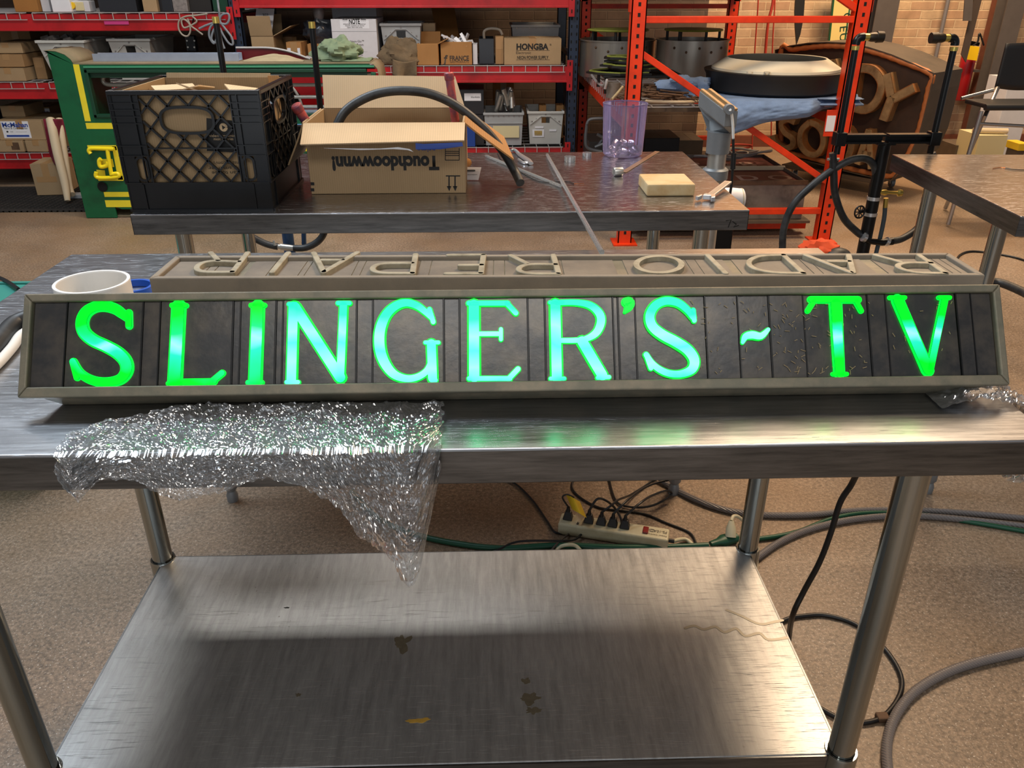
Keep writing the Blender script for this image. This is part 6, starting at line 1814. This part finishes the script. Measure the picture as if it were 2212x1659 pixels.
# floor level of the orange rack
b = MB(); b.box(OX0 + .05, OX1 - .05, OY0 + .12, OY1 - .1, .085, .100); b.build('lower_deck', 'board_brown', OR)
for yy in (OY0 + .2, OY1 - .2): b = MB(); b.box(OX0 + .04, OX1 - .04, yy, yy + .05, .03, .085); b.build('deck_support', 'rack_orange', OR)
t = thing('sign_cabinet', 'low brown sign box with dark red lettered face, bottom of the orange rack', 'sign cabinet', (1.45, 5.1, .101))
zt_ = W(1660, 392, Y=4.78).z
x0, x1 = 1.02, 1.90
b = MB(); open_box(b, x0, x1, 4.78, 5.62, .101, zt_, .006); b.build('casing', 'grey_box', t, bevel=.003)
b = MB(); b.box(x0 + .006, x1 - .006, 4.786, 5.614, zt_ - .03, zt_ - .022); fc = b.build('face', 'red_face', t)
for (y0, y1) in ((4.775, 4.79), (5.19, 5.205)): b = MB(); b.box(x0 - .004, x1 + .004, y0, y1, zt_ - .02, zt_ + .006); b.build('rail', 'wood_pole' if y0 > 5 else 'scrap_rust', t, bevel=.002)
for body, yy in (('P O B', 5.38), ('A P D O', 4.97)):
    text(body, .19, frame(((x0 + x1) / 2 + .08, yy, zt_ - .0215), (1, 0, 0), (0, 1, 0)), mat('pink_letter', '9a7a6c', .6), fc, name='raised_letters', bold=.02)
b = MB(); random.seed(6)
for k in range(4):
    c2 = W(1545 + 25 * k, 335, Y=5.45); b.tube([Vector((c2.x + .14 * math.cos(a), 5.45 + .07 * math.sin(a), zt_ + .02 + .01 * k + .012 * math.sin(2 * a + k))) for a in [q * math.pi / 12 for q in range(24)]], .0075, 8, closed=True)
tag(b.build('cable_coils', mat('cable_pale', '8f8a86', .4), smooth=True), 'pale cable coiled loosely on the low sign box', 'cable')
b = MB(); b.tube(catmull([W(x, y, Y=6.9) for x, y in ((1560, 318), (1590, 312), (1625, 315), (1600, 322), (1570, 326), (1610, 330))], 5), .008, 8)
tag(b.build('red_cable', 'red_cord', smooth=True), 'red cable tangle behind the low sign box', 'cable')
b = MB(); b.box(.86, 1.0, 5.1, 5.35, .101, W(1500, 345, Y=5.1).z)
tag(b.build('grey_bracket_box', 'tote_grey', bevel=.01), 'small pale grey box left of the low sign box', 'box')
# dim things stored under the shelf at left
for i, (px0, px1, y_, Y_, h, m_) in enumerate(((1275, 1335, 250, 5.7, .30, 'dark_shade'), (1395, 1470, 285, 5.6, .34, 'dark_shade'), (1470, 1520, 300, 6.2, .22, 'board_brown'))):
    t, X, w, h_ = carton(('dark crate of parts below the left of the orange rack shelf', 'dark case below the scrap heap', 'brown case at the back below the scrap heap')[i], px0, px1, y_, Y_, .101, depth=.35, m=m_, tape=False, name='storage_case', ztop=.101 + h)
b = MB()
for k, pts in enumerate(([(1268, 268), (1275, 258), (1300, 256), (1330, 258)], [(1268, 268), (1265, 300), (1270, 320), (1300, 328)], [(1290, 290), (1310, 305), (1285, 318)], [(1290, 318), (1308, 292)])):
    b.tube(catmull([W(x, y, Y=5.3 + k * .02) for x, y in pts], 5), .010, 8)
tag(b.build('bent_wire_rack', mat('wire_grey', '5a5c5e', .4, .4), smooth=True), 'bent grey wire frame standing behind the purple tub', 'frame')

# ================================================================ CANDY SODA sign
pA, pB = Vector((2.878, 5.72, .12)), Vector((2.316, 6.392, .12))
nrm = (pA - pB).cross(Vector((0, 0, 1))).normalized()
if nrm.y > 0: nrm = -nrm
exC = (pA - pB).normalized()
CF = frame(pB, exC, (0, 0, 1)); nC = CF[3]
def C2(px, py): p = W(px, py, plane=(pB, nC)) - pB; return (p.dot(CF[1]), p.dot(CF[2]))
CS = thing('candy_sign', 'big brown arch-topped sign reading CANDY SODA on a low dolly by the brick wall', 'sign', (2.7, 6.3, 0))
out_px = [(1700, 336), (1682, 320), (1679, 108), (1710, 99), (1750, 93), (1790, 91), (1835, 93), (1880, 102), (1930, 118), (1975, 137), (2021, 158), (2014, 195), (2003, 240), (1990, 290), (1970, 335), (1948, 365), (1929, 388), (1880, 380), (1820, 366), (1760, 350)]
o_, ex, ey, nz = CF
loc3 = lambda q, h=0: o_ + ex * q[0] + ey * q[1] + nz * h
outl = [C2(*p) for p in out_px]
b = MB(); b.prism([loc3(q, 0) for q in outl], -nz * .012); b.build('face', 'sign_brown', CS)
b = MB(); n_ = len(outl)
vs = [loc3(q, .03) for q in outl] + [loc3(q, -.42) for q in outl]
b.add(vs, [(i, (i + 1) % n_, n_ + (i + 1) % n_, n_ + i) for i in range(n_)])
b.add([loc3(q, -.40) for q in outl], [tuple(range(n_))])
b.build('casing', 'sign_side', CS, solid=.008)
b = MB()
rp = [(1690, 318), (1688, 116), (1715, 107), (1760, 101), (1800, 99), (1850, 103), (1900, 115), (1950, 133), (2013, 160), (2008, 190), (1998, 236), (1985, 285), (1965, 330), (1945, 358), (1926, 380), (1870, 371), (1810, 357), (1760, 342), (1700, 328)]
q3 = catmull([Vector((*C2(*p), 0)) for p in rp], 5)
b.tube([loc3(q, .014) for q in q3], [.017 + .0035 * (i % 2) for i in range(len(q3))], 10)
b.build('rope_border', 'rope_orange', CS, smooth=True)
def chan(strokes, w=.062, h=.075):
    b = MB()
    for pts in strokes:
        q = [C2(*p) for p in pts]; cq = catmull([Vector((*p, 0)) for p in q], 4) if len(q) > 2 else [Vector((*p, 0)) for p in q]
        b.mi = 1; b.stroke(CF, cq, w, .001, h, False)
        b.mi = 0; b.stroke(CF, cq, w * .80, h - .002, h + .002, False)
    b.build('channel_letter', 'letter_tan', CS, mats=['letter_rust'])
chan([[(1735, 160), (1712, 140), (1695, 160), (1692, 200), (1710, 222), (1732, 210)]])
chan([[(1742, 225), (1765, 130)], [(1765, 130), (1792, 222)], [(1752, 190), (1782, 190)]])
chan([[(1800, 215), (1808, 128)], [(1808, 130), (1838, 222)], [(1838, 222), (1850, 138)]])
chan([[(1862, 145), (1850, 225)], [(1862, 146), (1895, 150), (1915, 178), (1905, 215), (1880, 235), (1850, 228)]], .058)
chan([[(1926, 158), (1935, 205)], [(1985, 188), (1938, 212)], [(1937, 208), (1918, 258)]], .062)
chan([[(1728, 262), (1712, 256), (1698, 266), (1706, 284), (1722, 296), (1722, 312), (1704, 318), (1685, 306), (1680, 290)]], .045)
chan([[(1760, 262), (1742, 280), (1740, 308), (1755, 328), (1775, 330), (1788, 312), (1788, 285), (1776, 268), (1760, 262)]], .048)
chan([[(1812, 270), (1806, 345)], [(1812, 270), (1840, 278), (1850, 305), (1840, 338), (1806, 345)]], .048)
chan([[(1862, 352), (1888, 278)], [(1888, 278), (1892, 362)], [(1872, 328), (1892, 332)]], .048)
for k, (x, y) in enumerate(((2052, 183), (2036, 250))):
    p = loc3((outl[10][0] - .02 - .05 * k, W(x, y, Y=6.0).z - .12), -.17); b = MB(); b.ball(p + ex * .035, .012, 10, 8); b.build('bolt', 'zinc', CS, smooth=True)
t = thing('dolly', 'low wheeled dolly under the CANDY SODA sign', 'dolly', (2.6, 6.2, 0))
b = MB(); q = [loc3((u, 0), h_) for u, h_ in ((.02, .04), (.80, .04), (.80, -.40), (.02, -.40))]; b.prism([Vector((p.x, p.y, .085)) for p in q], (0, 0, .028)); b.build('platform', 'board_brown', t, bevel=.004)
for (u, h_) in ((.10, -.03), (.74, -.03), (.10, -.33), (.74, -.33)):
    p = loc3((u, 0), h_); b = MB(); b.cyl((p.x - .013, p.y, .034), (p.x + .013, p.y, .034), .033, n=20); cw = b.build('caster_wheel', 'grey_cast', t, smooth=True)
    b = MB(); b.box(p.x - .02, p.x - .015, p.y - .02, p.y + .02, .03, .085); b.box(p.x + .015, p.x + .02, p.y - .02, p.y + .02, .03, .085); b.box(p.x - .02, p.x + .02, p.y - .025, p.y + .025, .080, .0845); b.build('caster_fork', 'zinc', cw)

# ================================================================ along the brick wall
YW = 7.70
def wallx(px, py, Y=YW): return W(px, py, Y=Y).x
def post(name, label, cat, pxt, pyt, w, d, Y, m, z0=0, z1=3.2, bits=None, kind=None):
    c = W(pxt, pyt, Y=Y)
    t = thing(name, label, cat, (c.x, Y, z0))
    b = MB(); b.box(c.x - w / 2, c.x + w / 2, Y, Y + .012, z0, z1); b.box(c.x - .01, c.x + .01, Y + .012, Y + d - .012, z0, z1); b.box(c.x - w / 2, c.x + w / 2, Y + d - .012, Y + d, z0, z1)
    b.build('column_shaft', m, t)
    b = MB(); b.box(c.x - w * .7, c.x + w * .7, Y - .03, Y + d + .0, z0, z0 + .015); b.build('base_plate', m, t)
    return t
post('steel_column', 'grey steel column against the brick wall behind the CANDY SODA sign', 'column', 1912, 45, .19, .18, 7.5, 'column_grey')
post('steel_column', 'grey steel column at the far right behind the stool', 'column', 2178, 80, .16, .16, 7.3, 'column_grey')
b = MB(); c = W(2150, 60, Y=7.62); b.box(c.x - .045, c.x + .045, 7.60, 7.70, 0, 3.2)
tag(b.build('door_frame_post', 'column_rust', bevel=.003), 'rust-brown steel edge strip beside the far right column', 'frame')
b = MB(); c = W(2035, 60, Y=7.66); b.cyl((c.x, 7.66, .0), (c.x, 7.66, 3.2), .018, n=14)
tag(b.build('conduit_pipe', 'conduit', smooth=True), 'thin grey conduit running up the brick wall', 'conduit')
t = thing('hanging_strap', 'dark brown strap hanging in front of the brick wall above the extinguisher', 'strap', W(2090, 80, Y=7.2))
b = MB(); b.add([W(x, y, Y=7.2) for x, y in ((2103, 0), (2120, 0), (2086, 135), (2076, 118))] , [(0, 1, 2, 3)]); b.add([W(x, y, Y=7.2) for x, y in ((2103, -90), (2124, -90), (2120, 0), (2103, 0))], [(0, 1, 2, 3)]); b.build('strap', 'strap_brown', t, solid=.012)
b = MB(); b.add([W(x, y, Y=7.16) for x, y in ((2088, -60), (2106, -60), (2098, 45), (2080, 45))], [(0, 1, 2, 3)]); b.build('plate', 'column_grey', t, solid=.01)
# pulled down tool + red cords
b = MB(); b.add([W(x, y, Y=7.5) for x, y in ((1722, -60), (1742, -60), (1735, 40), (1728, 75), (1720, 96), (1717, 60), (1716, 25))], [(0, 1, 2, 3, 4, 5, 6)])
tag(b.build('hanging_tool', 'dark_shade', solid=.02), 'dark long tool hanging in front of the brick wall', 'tool')
for i, (xa_, xb_, yb_, lb) in enumerate(((1638, 1624, 355, 'left red cord hanging in front of the brick wall'), (1670, 1652, 130, 'middle red cord hanging in front of the brick wall'), (1674, 1666, 300, 'right red cord hanging in front of the brick wall'))):
    b = MB(); b.tube(catmull([W(xa_, -80, Y=7.3), W(xa_, 0, Y=7.3), W((xa_ + xb_) / 2 - 2, yb_ * .4, Y=7.3), W(xb_, yb_, Y=7.3)], 6), .006 if i != 1 else .012, 8)
    tag(b.build('red_string', 'red_cord', smooth=True), lb, 'cord')
c = W(1812, 40, Y=7.55)
t = thing('lettered_board', 'cream upright board with green edge and letters OEU, behind the orange rack', 'board', (c.x, 7.55, W(1800, 92, Y=7.55).z))
q = [W(x, y, Y=7.55) for x, y in ((1790, 92), (1826, 92), (1848, -60), (1806, -60))]
b = MB(); b.prism([(p.x, 7.55, p.z) for p in q], (0, .03, 0)); b.build('board', 'cab_green', t)
b = MB(); q = [W(x, y, Y=7.545) for x, y in ((1793, 90), (1823, 90), (1845, -58), (1809, -58))]; b.prism([(p.x, 7.545, p.z) for p in q], (0, .004, 0)); b.build('face', mat('cream_face', 'd9bd72', .5), t)
for ch, x, y in (('U', 1822, 80), ('E', 1822, 62), ('O', 1829, 38)):
    p = W(x, y, Y=7.54); text(ch, .10, frame((p.x, 7.544, p.z), (.1, 0, -1), (1, 0, .1)), 'cab_green_dark', t, name='letter')
# extinguisher
c = W(2098, 110, Y=7.55)
t = thing('fire_extinguisher', 'red fire extinguisher with a yellow tag on the brick wall', 'fire extinguisher', (c.x, 7.6, c.z - .35))
b = MB(); b.lathe([(0, 0), (.055, 0), (.062, .01), (.062, .38), (.045, .43), (.018, .45), (0, .45)], (c.x + .03, 7.62, c.z - .42), 28); b.build('cylinder', 'ext_red', t, smooth=True)
b = MB(); b.bar((c.x - .03, 7.60, c.z + .07), (c.x + .08, 7.60, c.z + .05), .03, .03); b.cyl((c.x + .03, 7.62, c.z + .02), (c.x + .03, 7.62, c.z + .06), .02, n=12); b.build('valve_handle', 'black_iron', t)
b = MB(); q = [W(x, y, Y=7.5) for x, y in ((2092, 98), (2116, 101), (2110, 131), (2086, 128))]; b.add(q, [(0, 1, 2, 3)]); b.build('inspection_tag', 'yellow_tag', t, solid=.002)
b = MB(); b.tube(catmull([W(x, y, Y=7.52) for x, y in ((2100, 100), (2112, 90), (2116, 72), (2125, 98))], 5), .008, 8); b.build('hose', 'black_cord', t, smooth=True)
b = MB(); p = W(2096, 135, Y=7.6); b.box(p.x - .09, p.x + .10, 7.58, 7.70, p.z - .08, p.z - .06); b.build('wall_bracket', 'column_grey', t)
# boxes on the floor right
for i, (x0, x1, y0, Y, h, m_, lb) in enumerate(((2118, 2180, 285, 6.35, .32, 'cream_panel', 'cream box on the floor behind the stool'), (2070, 2120, 300, 6.6, .20, 'board_brown', 'brown wooden box on the floor beside the CANDY SODA sign'), (2182, 2240, 170, 6.7, .70, 'card_white', 'tall white panel box at the right edge behind the stool'), (2056, 2100, 318, 6.15, .09, 'cream_panel', 'flat cream box on the floor right of the CANDY SODA sign'))):
    carton(lb, x0, x1, y0, Y, 0, depth=.3, m=m_, tape=False, name='storage_box', ztop=h)
b = MB(); p_ = W(2118, 285, Y=6.42); b.cyl((p_.x - .05, 6.44, .345), (p_.x + .20, 6.40, .345), .022, n=12)
tag(b.build('wooden_dowel', 'wood_pole', smooth=True), 'pale wooden dowel lying on the cream box behind the stool', 'dowel')
t = thing('yellow_case', 'small yellow case at the right edge behind the stool', 'case', W(2206, 318, Y=5.6)); b = MB(); p = W(2198, 326, Y=5.6); q = W(2225, 310, Y=5.6); b.box(p.x, q.x, 5.6, 5.75, p.z, q.z); b.build('case', 'yellow_paper', t, bevel=.004)
b = MB(); b.box(p.x + .01, q.x - .01, 5.62, 5.74, 0, p.z); b.build('stand', 'board_brown', t)

# stool
YS = 4.95
ST = thing('stool_chair', 'tall black folding stool with silver legs at the right edge', 'stool', (W(2160, 450, Y=YS).x, YS + .2, 0))
b = MB()
def fbk(u, v):
    q0, q1 = W(2150, 190, Y=YS + .34), W(2275, 190, Y=YS + .34); x = q0.x + (q1.x - q0.x) * u
    return (x, YS + .34 + .05 * math.sin(u * math.pi), q0.z + (.26 - .0 * u) * v - .02 * math.sin(u * 3.14) * (1 - v))
b.grid(16, 8, fbk); b.build('backrest', 'chair_black', ST, smooth=True, solid=.014)
zse = W(2150, 232, Y=YS).z
b = MB(); p0, p1 = W(2128, 232, Y=YS), W(2280, 236, Y=YS); b.box(p0.x + .02, p1.x, YS + .01, YS + .27, zse - .012, zse + .016); b.build('seat', 'chair_black', ST, bevel=.008)
b = MB(); b.cyl((p0.x, YS, zse), (p1.x, YS, zse), .018, n=14); b.build('seat_edge_tube', 'chair_black', ST, smooth=True)
def sleg(pts, nm='leg', r=.013): b = MB(); b.tube(pts, r, 12); return b.build(nm, 'chair_tube', ST, smooth=True)
g0 = lambda x, y: W(x, y, z=.012)
sleg([W(2120, 240, Y=YS), g0(2048, 485)]); sleg([W(2155, 190, Y=YS + .33), W(2128, 250, Y=YS + .15), g0(2042, 450)])
sleg([W(2272, 240, Y=YS), g0(2206, 508)]); sleg([W(2290, 190, Y=YS + .33), g0(2225, 470)])
sleg([W(2112, 267, Y=YS + .02), W(2262, 275, Y=YS + .02)], 'footrest', .010)
sleg([W(2155, 192, Y=YS + .33), (p0.x + .03, YS + .33, zse + .01)], 'back_post', .012)

# ================================================================ on the floor, under the front table
def floor_cord(name, label, cat, pts, r, m, z=None, n=10, col=None, extra=None):
    b = MB()
    q = [W(x, y, z=(r + .0005 if not zz else zz[0])) for x, y, *zz in pts]
    b.tube(catmull(q, 7), r, n)
    return tag(b.build(name, m, smooth=True), label, cat)
def ribbed(name):
    t = Nt(name); t.b.inputs['Base Color'].default_value = lin('6e6866'); t.b.inputs['Roughness'].default_value = .34
    w = t.n('ShaderNodeTexWave', Scale=70.0); w.bands_direction = 'DIAGONAL'; t.l(t.co(), w.inputs['Vector']); t.bump(w.outputs['Fac'], .5, .003); MATS[name] = t.m
ribbed('ribbed_grey')
floor_cord('garden_hose', 'dark green hose curving behind the lower shelf', 'hose', [(760, 1060), (790, 1095), (830, 1127), (890, 1152), (970, 1171), (1080, 1184), (1200, 1178), (1320, 1182), (1430, 1182), (1530, 1178)], .0085, 'hose_green')
floor_cord('extension_cord', 'dark green cord running right from the plug across the floor', 'cord', [(1560, 1168), (1640, 1164), (1720, 1150), (1800, 1120), (1880, 1108), (1990, 1112), (2100, 1128), (2240, 1152)], .0072, 'hose_green')
floor_cord('ribbed_hose', 'upper grey ribbed hose running behind the right front leg', 'hose', [(1410, 1015, .03), (1440, 1045), (1500, 1078), (1570, 1102), (1650, 1112), (1750, 1112), (1850, 1103), (1960, 1102), (2080, 1108), (2240, 1122)], .0095, 'ribbed_grey')
floor_cord('ribbed_hose', 'middle grey ribbed hose curling round the back right leg', 'hose', [(1590, 1240), (1635, 1205), (1690, 1168), (1760, 1140), (1850, 1121), (1960, 1114), (2080, 1122), (2240, 1140)], .0095, 'ribbed_grey')
floor_cord('ribbed_hose', 'large grey ribbed hose sweeping through the lower right corner', 'hose', [(1935, 1720), (1918, 1660), (1917, 1600), (1935, 1545), (1975, 1495), (2040, 1455), (2120, 1428), (2240, 1402)], .0105, 'ribbed_grey')
floor_cord('power_cable', 'thin black cable looped on the floor beside the right front leg', 'cable', [(1600, 1395), (1690, 1342), (1740, 1330), (1790, 1330), (1850, 1350), (1905, 1395), (1940, 1445), (1948, 1485), (1930, 1525), (1895, 1555), (1840, 1560), (1780, 1535), (1700, 1480)], .0055, 'black_cord')
b = MB(); p = W(1907, 1548, z=.012); b.box(p.x - .012, p.x + .014, p.y - .008, p.y + .012, .0005, .014)
tag(b.build('cable_clip', 'scrap_rust', bevel=.003), 'small brown clip holding the looped black cable', 'clip')
b = MB(); q = [W(1856, 1005, Y=1.30), W(1840, 1045, Y=1.32), W(1815, 1085, Y=1.33), W(1795, 1150, Y=1.33), W(1770, 1215, Y=1.33), W(1735, 1280, Y=1.33), W(1712, 1330, Y=1.33), W(1704, 1380, z=.010), W(1700, 1430, z=.008)]
q.insert(0, W(1856, 1005, Y=1.30) + Vector((0, 0, .10)))
b.tube(catmull(q, 7), .0062, 10)
tag(b.build('power_cable', 'black_cord', smooth=True), 'black cable dangling from the front table to the floor at right', 'cable')
# power strip
p0, p1 = W(1206, 1128, z=.04), W(1444, 1165, z=.04)
d = (p1 - p0); d.z = 0; L = d.length; d.normalize(); sd = Vector((-d.y, d.x, 0))
o0 = Vector((p0.x, p0.y, 0)) - sd * .0
PS = thing('power_strip', 'cream power strip with red switch and black plugs, on the floor', 'power strip', o0 + d * L / 2)
XP = Matrix.Translation(o0) @ Matrix(((d.x, sd.x, 0, 0), (d.y, sd.y, 0, 0), (0, 0, 1, 0), (0, 0, 0, 1)))
b = MB(); b.X = XP; b.box(0, L, -.005, .050, .001, .040); b.build('body', 'strip_cream', PS, bevel=.006, seg=3)
b = MB(); b.X = XP; b.box(L * .765, L * .815, .008, .036, .040, .046); b.build('switch', 'red_switch', PS, bevel=.002)
fp2 = frame(XP @ Vector((L * .90, .030, .0402)), -d, -sd)
text('PS-10AD', .016, frame(XP @ Vector((L * .905, .028, .0403)), -d, -sd), 'ink_soft', PS, width=.045)
text('Power Centre', .009, frame(XP @ Vector((L * .90, .010, .0403)), -d, -sd), 'ink_soft', PS, width=.05)
b = MB(); c2 = XP @ Vector((L * .845, .028, 0)); b.stroke(frame((c2.x, c2.y, .0402), -d, -sd), [(math.cos(a) * .008, math.sin(a) * .006) for a in [k * math.pi / 8 for k in range(17)]], .0012, 0, .0004, False); b.build('oval_emblem', 'ink_soft', PS)
b = MB(); b.X = XP; b.cyl((L, .022, .020), (L + .016, .022, .020), .006, n=10); b.build('strain_relief', 'black_cord', PS, smooth=True)
b = MB(); e0 = XP @ Vector((L + .012, .022, .020)); b.tube(catmull([e0, W(1480, 1165, z=.008), W(1498, 1180, z=.006), W(1520, 1215, z=.006)], 5), .0055, 10); b.build('supply_cord', 'strip_cream', PS, smooth=True)
plug_u = [.075, .27, .385, .49, .60]
ups = []
for i, u in enumerate(plug_u):
    t = thing('black_plug', ('black plug with a yellow tag in the first socket of the strip', 'black plug in the strip, nearest the tagged one', 'black plug in the middle of the strip', 'black plug second from the red switch of the strip', 'black plug right beside the red switch of the strip')[i], 'plug', XP @ Vector((L * u, .022, .041)))
    b = MB(); b.X = XP; c_ = (L * u, .024)
    b.hexa([(c_[0] - .014, c_[1] - .012, .0412), (c_[0] + .014, c_[1] - .012, .0412), (c_[0] + .014, c_[1] + .012, .0412), (c_[0] - .014, c_[1] + .012, .0412), (c_[0] - .008, c_[1] - .006, .066), (c_[0] + .008, c_[1] - .006, .066), (c_[0] + .008, c_[1] + .006, .066), (c_[0] - .008, c_[1] + .006, .066)])
    b.build('plug_body', 'black_cord', t, bevel=.002)
    b = MB(); b.X = XP; b.tube([(c_[0], c_[1], .064), (c_[0], c_[1], .080)], [.0065, .0042], 10); b.build('strain_relief', 'black_cord', t, smooth=True)
    ups.append((t, XP @ Vector((c_[0], c_[1], .079))))
def pc(i, pts, r=.0034):
    t, u0 = ups[i]; b = MB(); b.tube(catmull([u0] + [W(x, y, z=z_) for x, y, z_ in pts], 6), r, 8); b.build('cord', 'black_cord', t, smooth=True)
pc(1, [(1290, 1078, .11), (1310, 1082, .10), (1330, 1100, .06), (1342, 1125, .045), (1340, 1155, .006), (1325, 1165, .006), (1290, 1158, .005), (1230, 1152, .005), (1200, 1150, .005), (1185, 1130, .005), (1165, 1100, .005), (1150, 1080, .005), (1120, 1050, .005), (1090, 1032, .005)])
pc(2, [(1320, 1092, .10), (1335, 1080, .09), (1360, 1070, .03), (1385, 1055, .01), (1420, 1035, .01), (1470, 1030, .01)])
pc(3, [(1345, 1090, .10), (1365, 1072, .09), (1395, 1052, .06), (1430, 1040, .04), (1480, 1032, .03)])
pc(4, [(1385, 1085, .10), (1410, 1070, .08), (1440, 1060, .05), (1450, 1068, .03), (1420, 1088, .02), (1385, 1096, .01), (1345, 1092, .006), (1330, 1080, .006), (1322, 1060, .006), (1315, 1030, .006)])
t0, u0 = ups[0]
b = MB(); b.tube(catmull([u0, W(1215, 1075, z=.10), W(1225, 1068, z=.11), W(1240, 1075, z=.10)], 5), .0025, 8); b.build('cord', 'black_cord', t0, smooth=True)
def ftag(u, v): 
    p = W(1222 + 34 * u * .9 + 14 * v, 1100 - 34 * (1 - v) + 30 * u * .6, z=.09 + .02 * math.sin(u * 3) - .015 * v); return p
b = MB(); b.grid(10, 8, ftag); b.build('yellow_tag', 'yellow_paper', t0, solid=.001)
b = MB(); q = [W(1243, 1110, z=.06), W(1258, 1098, z=.075), W(1262, 1118, z=.06), W(1250, 1130, z=.05)]; b.add(q, [(0, 1, 2, 3)]); b.build('paper_end', 'card_light', t0, solid=.001)
floor_cord('power_cable', 'thin black cord curling behind the power strip towards the back right leg', 'cable', [(1245, 1028), (1235, 1050), (1250, 1072), (1290, 1095), (1330, 1102), (1390, 1110), (1440, 1130), (1485, 1148), (1500, 1165), (1508, 1195)], .0034, 'black_cord')
floor_cord('lamp_cord', 'flat brown cord running from the yellow tagged plug to the shelf edge', 'cord', [(1250, 1128, .05), (1235, 1148, .008), (1210, 1168, .018), (1190, 1190, .008), (1175, 1210)], .003, mat('cord_brown', '4b3f36', .5))
floor_cord('power_cable', 'dark cord lying along the green hose left of the strip', 'cable', [(1265, 1140, .02), (1250, 1160, .012), (1225, 1168, .02), (1150, 1168, .022), (1110, 1172, .02), (1075, 1188, .012), (1040, 1200)], .0032, 'black_cord')
floor_cord('cream_cord', 'cream cord arching just behind the shelf edge', 'cord', [(1195, 1210), (1205, 1185), (1225, 1177, .022), (1245, 1180, .018), (1262, 1200)], .005, 'strip_cream')
t = thing('extension_plug', 'green extension socket with a cream plug beside the back right leg', 'plug', W(1575, 1168, z=.01))
b = MB(); p, q = W(1535, 1175, z=.012), W(1590, 1160, z=.012); b.tube([p, p.lerp(q, .3), p.lerp(q, .5), q], [.009, .012, .020, .019], 12, flat=.7); b.build('socket', 'hose_green', t, smooth=True)
b = MB(); p, q = W(1578, 1160, z=.022), W(1580, 1125, z=.060); b.tube([p, p.lerp(q, .5), q], [.015, .014, .007], 12); b.build('plug', 'strip_cream', t, smooth=True)
b = MB(); b.tube(catmull([q, W(1585, 1115, z=.065), W(1600, 1120, z=.05), W(1625, 1150, z=.01), W(1635, 1200, z=.006), W(1630, 1240, z=.006)], 5), .005, 10); b.build('cord', 'strip_cream', t, smooth=True)
# right side floor and beyond the table's left end
floor_cord('power_cable', 'thin black cable arcing on the floor right of the signs', 'cable', [(2290, 600), (2212, 562), (2150, 548), (2100, 543), (2075, 550), (2068, 565), (2080, 590)], .006, 'black_cord')
b = MB(); b.tube(catmull([W(2140, 608, z=.30), W(2165, 612, z=.30), W(2212, 632, z=.30), W(2260, 660, z=.30)], 5), .017, 12)
b.cyl(W(2143, 608, z=.30), W(2143, 608, z=.30) - Vector((0, 0, .3)), .012, n=8)
tag(b.build('rubber_hose', 'black_rubber', smooth=True), 'black hose end standing out at the right edge beyond the signs', 'hose')
t = thing('orange_tool_bag', 'orange and black bundle on the floor just beyond the unlit sign', 'bundle', W(1780, 560, z=0))
c = W(1775, 556, z=.03)
b = MB(); b.ball((c.x, c.y + .05, .055), .09, 20, 12, 1.2, .8, .65, lambda d: 1 + .4 * noise.noise(d * 3)); b.build('orange_cloth', mat('orange_cloth', 'c94a22', .8), t, smooth=True)
b = MB(); c = W(1815, 562, z=.03); b.ball((c.x, c.y + .04, .045), .06, 18, 10, 1.2, .8, .7); b.build('black_part', 'black_rubber', t, smooth=True)
t = thing('teal_bin', 'teal plastic bin at the left edge beyond the front table', 'bin', W(-10, 660, z=.2))
c = W(-62, 684, z=.55)
b = MB(); open_box(b, c.x - .22, c.x + .10, c.y - .05, c.y + .25, .001, .55, .006); b.build('body', 'teal_plastic', t, bevel=.004)
b = MB(); open_box(b, c.x - .23, c.x + .11, c.y - .06, c.y + .26, .545, .565, .014); b.build('rim', 'teal_plastic', t, bevel=.003)
b = MB(); b.tube(catmull([W(-30, 590, z=.57), W(10, 605, z=.57), W(40, 625, z=.57)], 5), .006, 8)
tag(b.build('thin_cable', 'black_cord', smooth=True), 'thin dark cable across the teal bin at the left edge', 'cable')
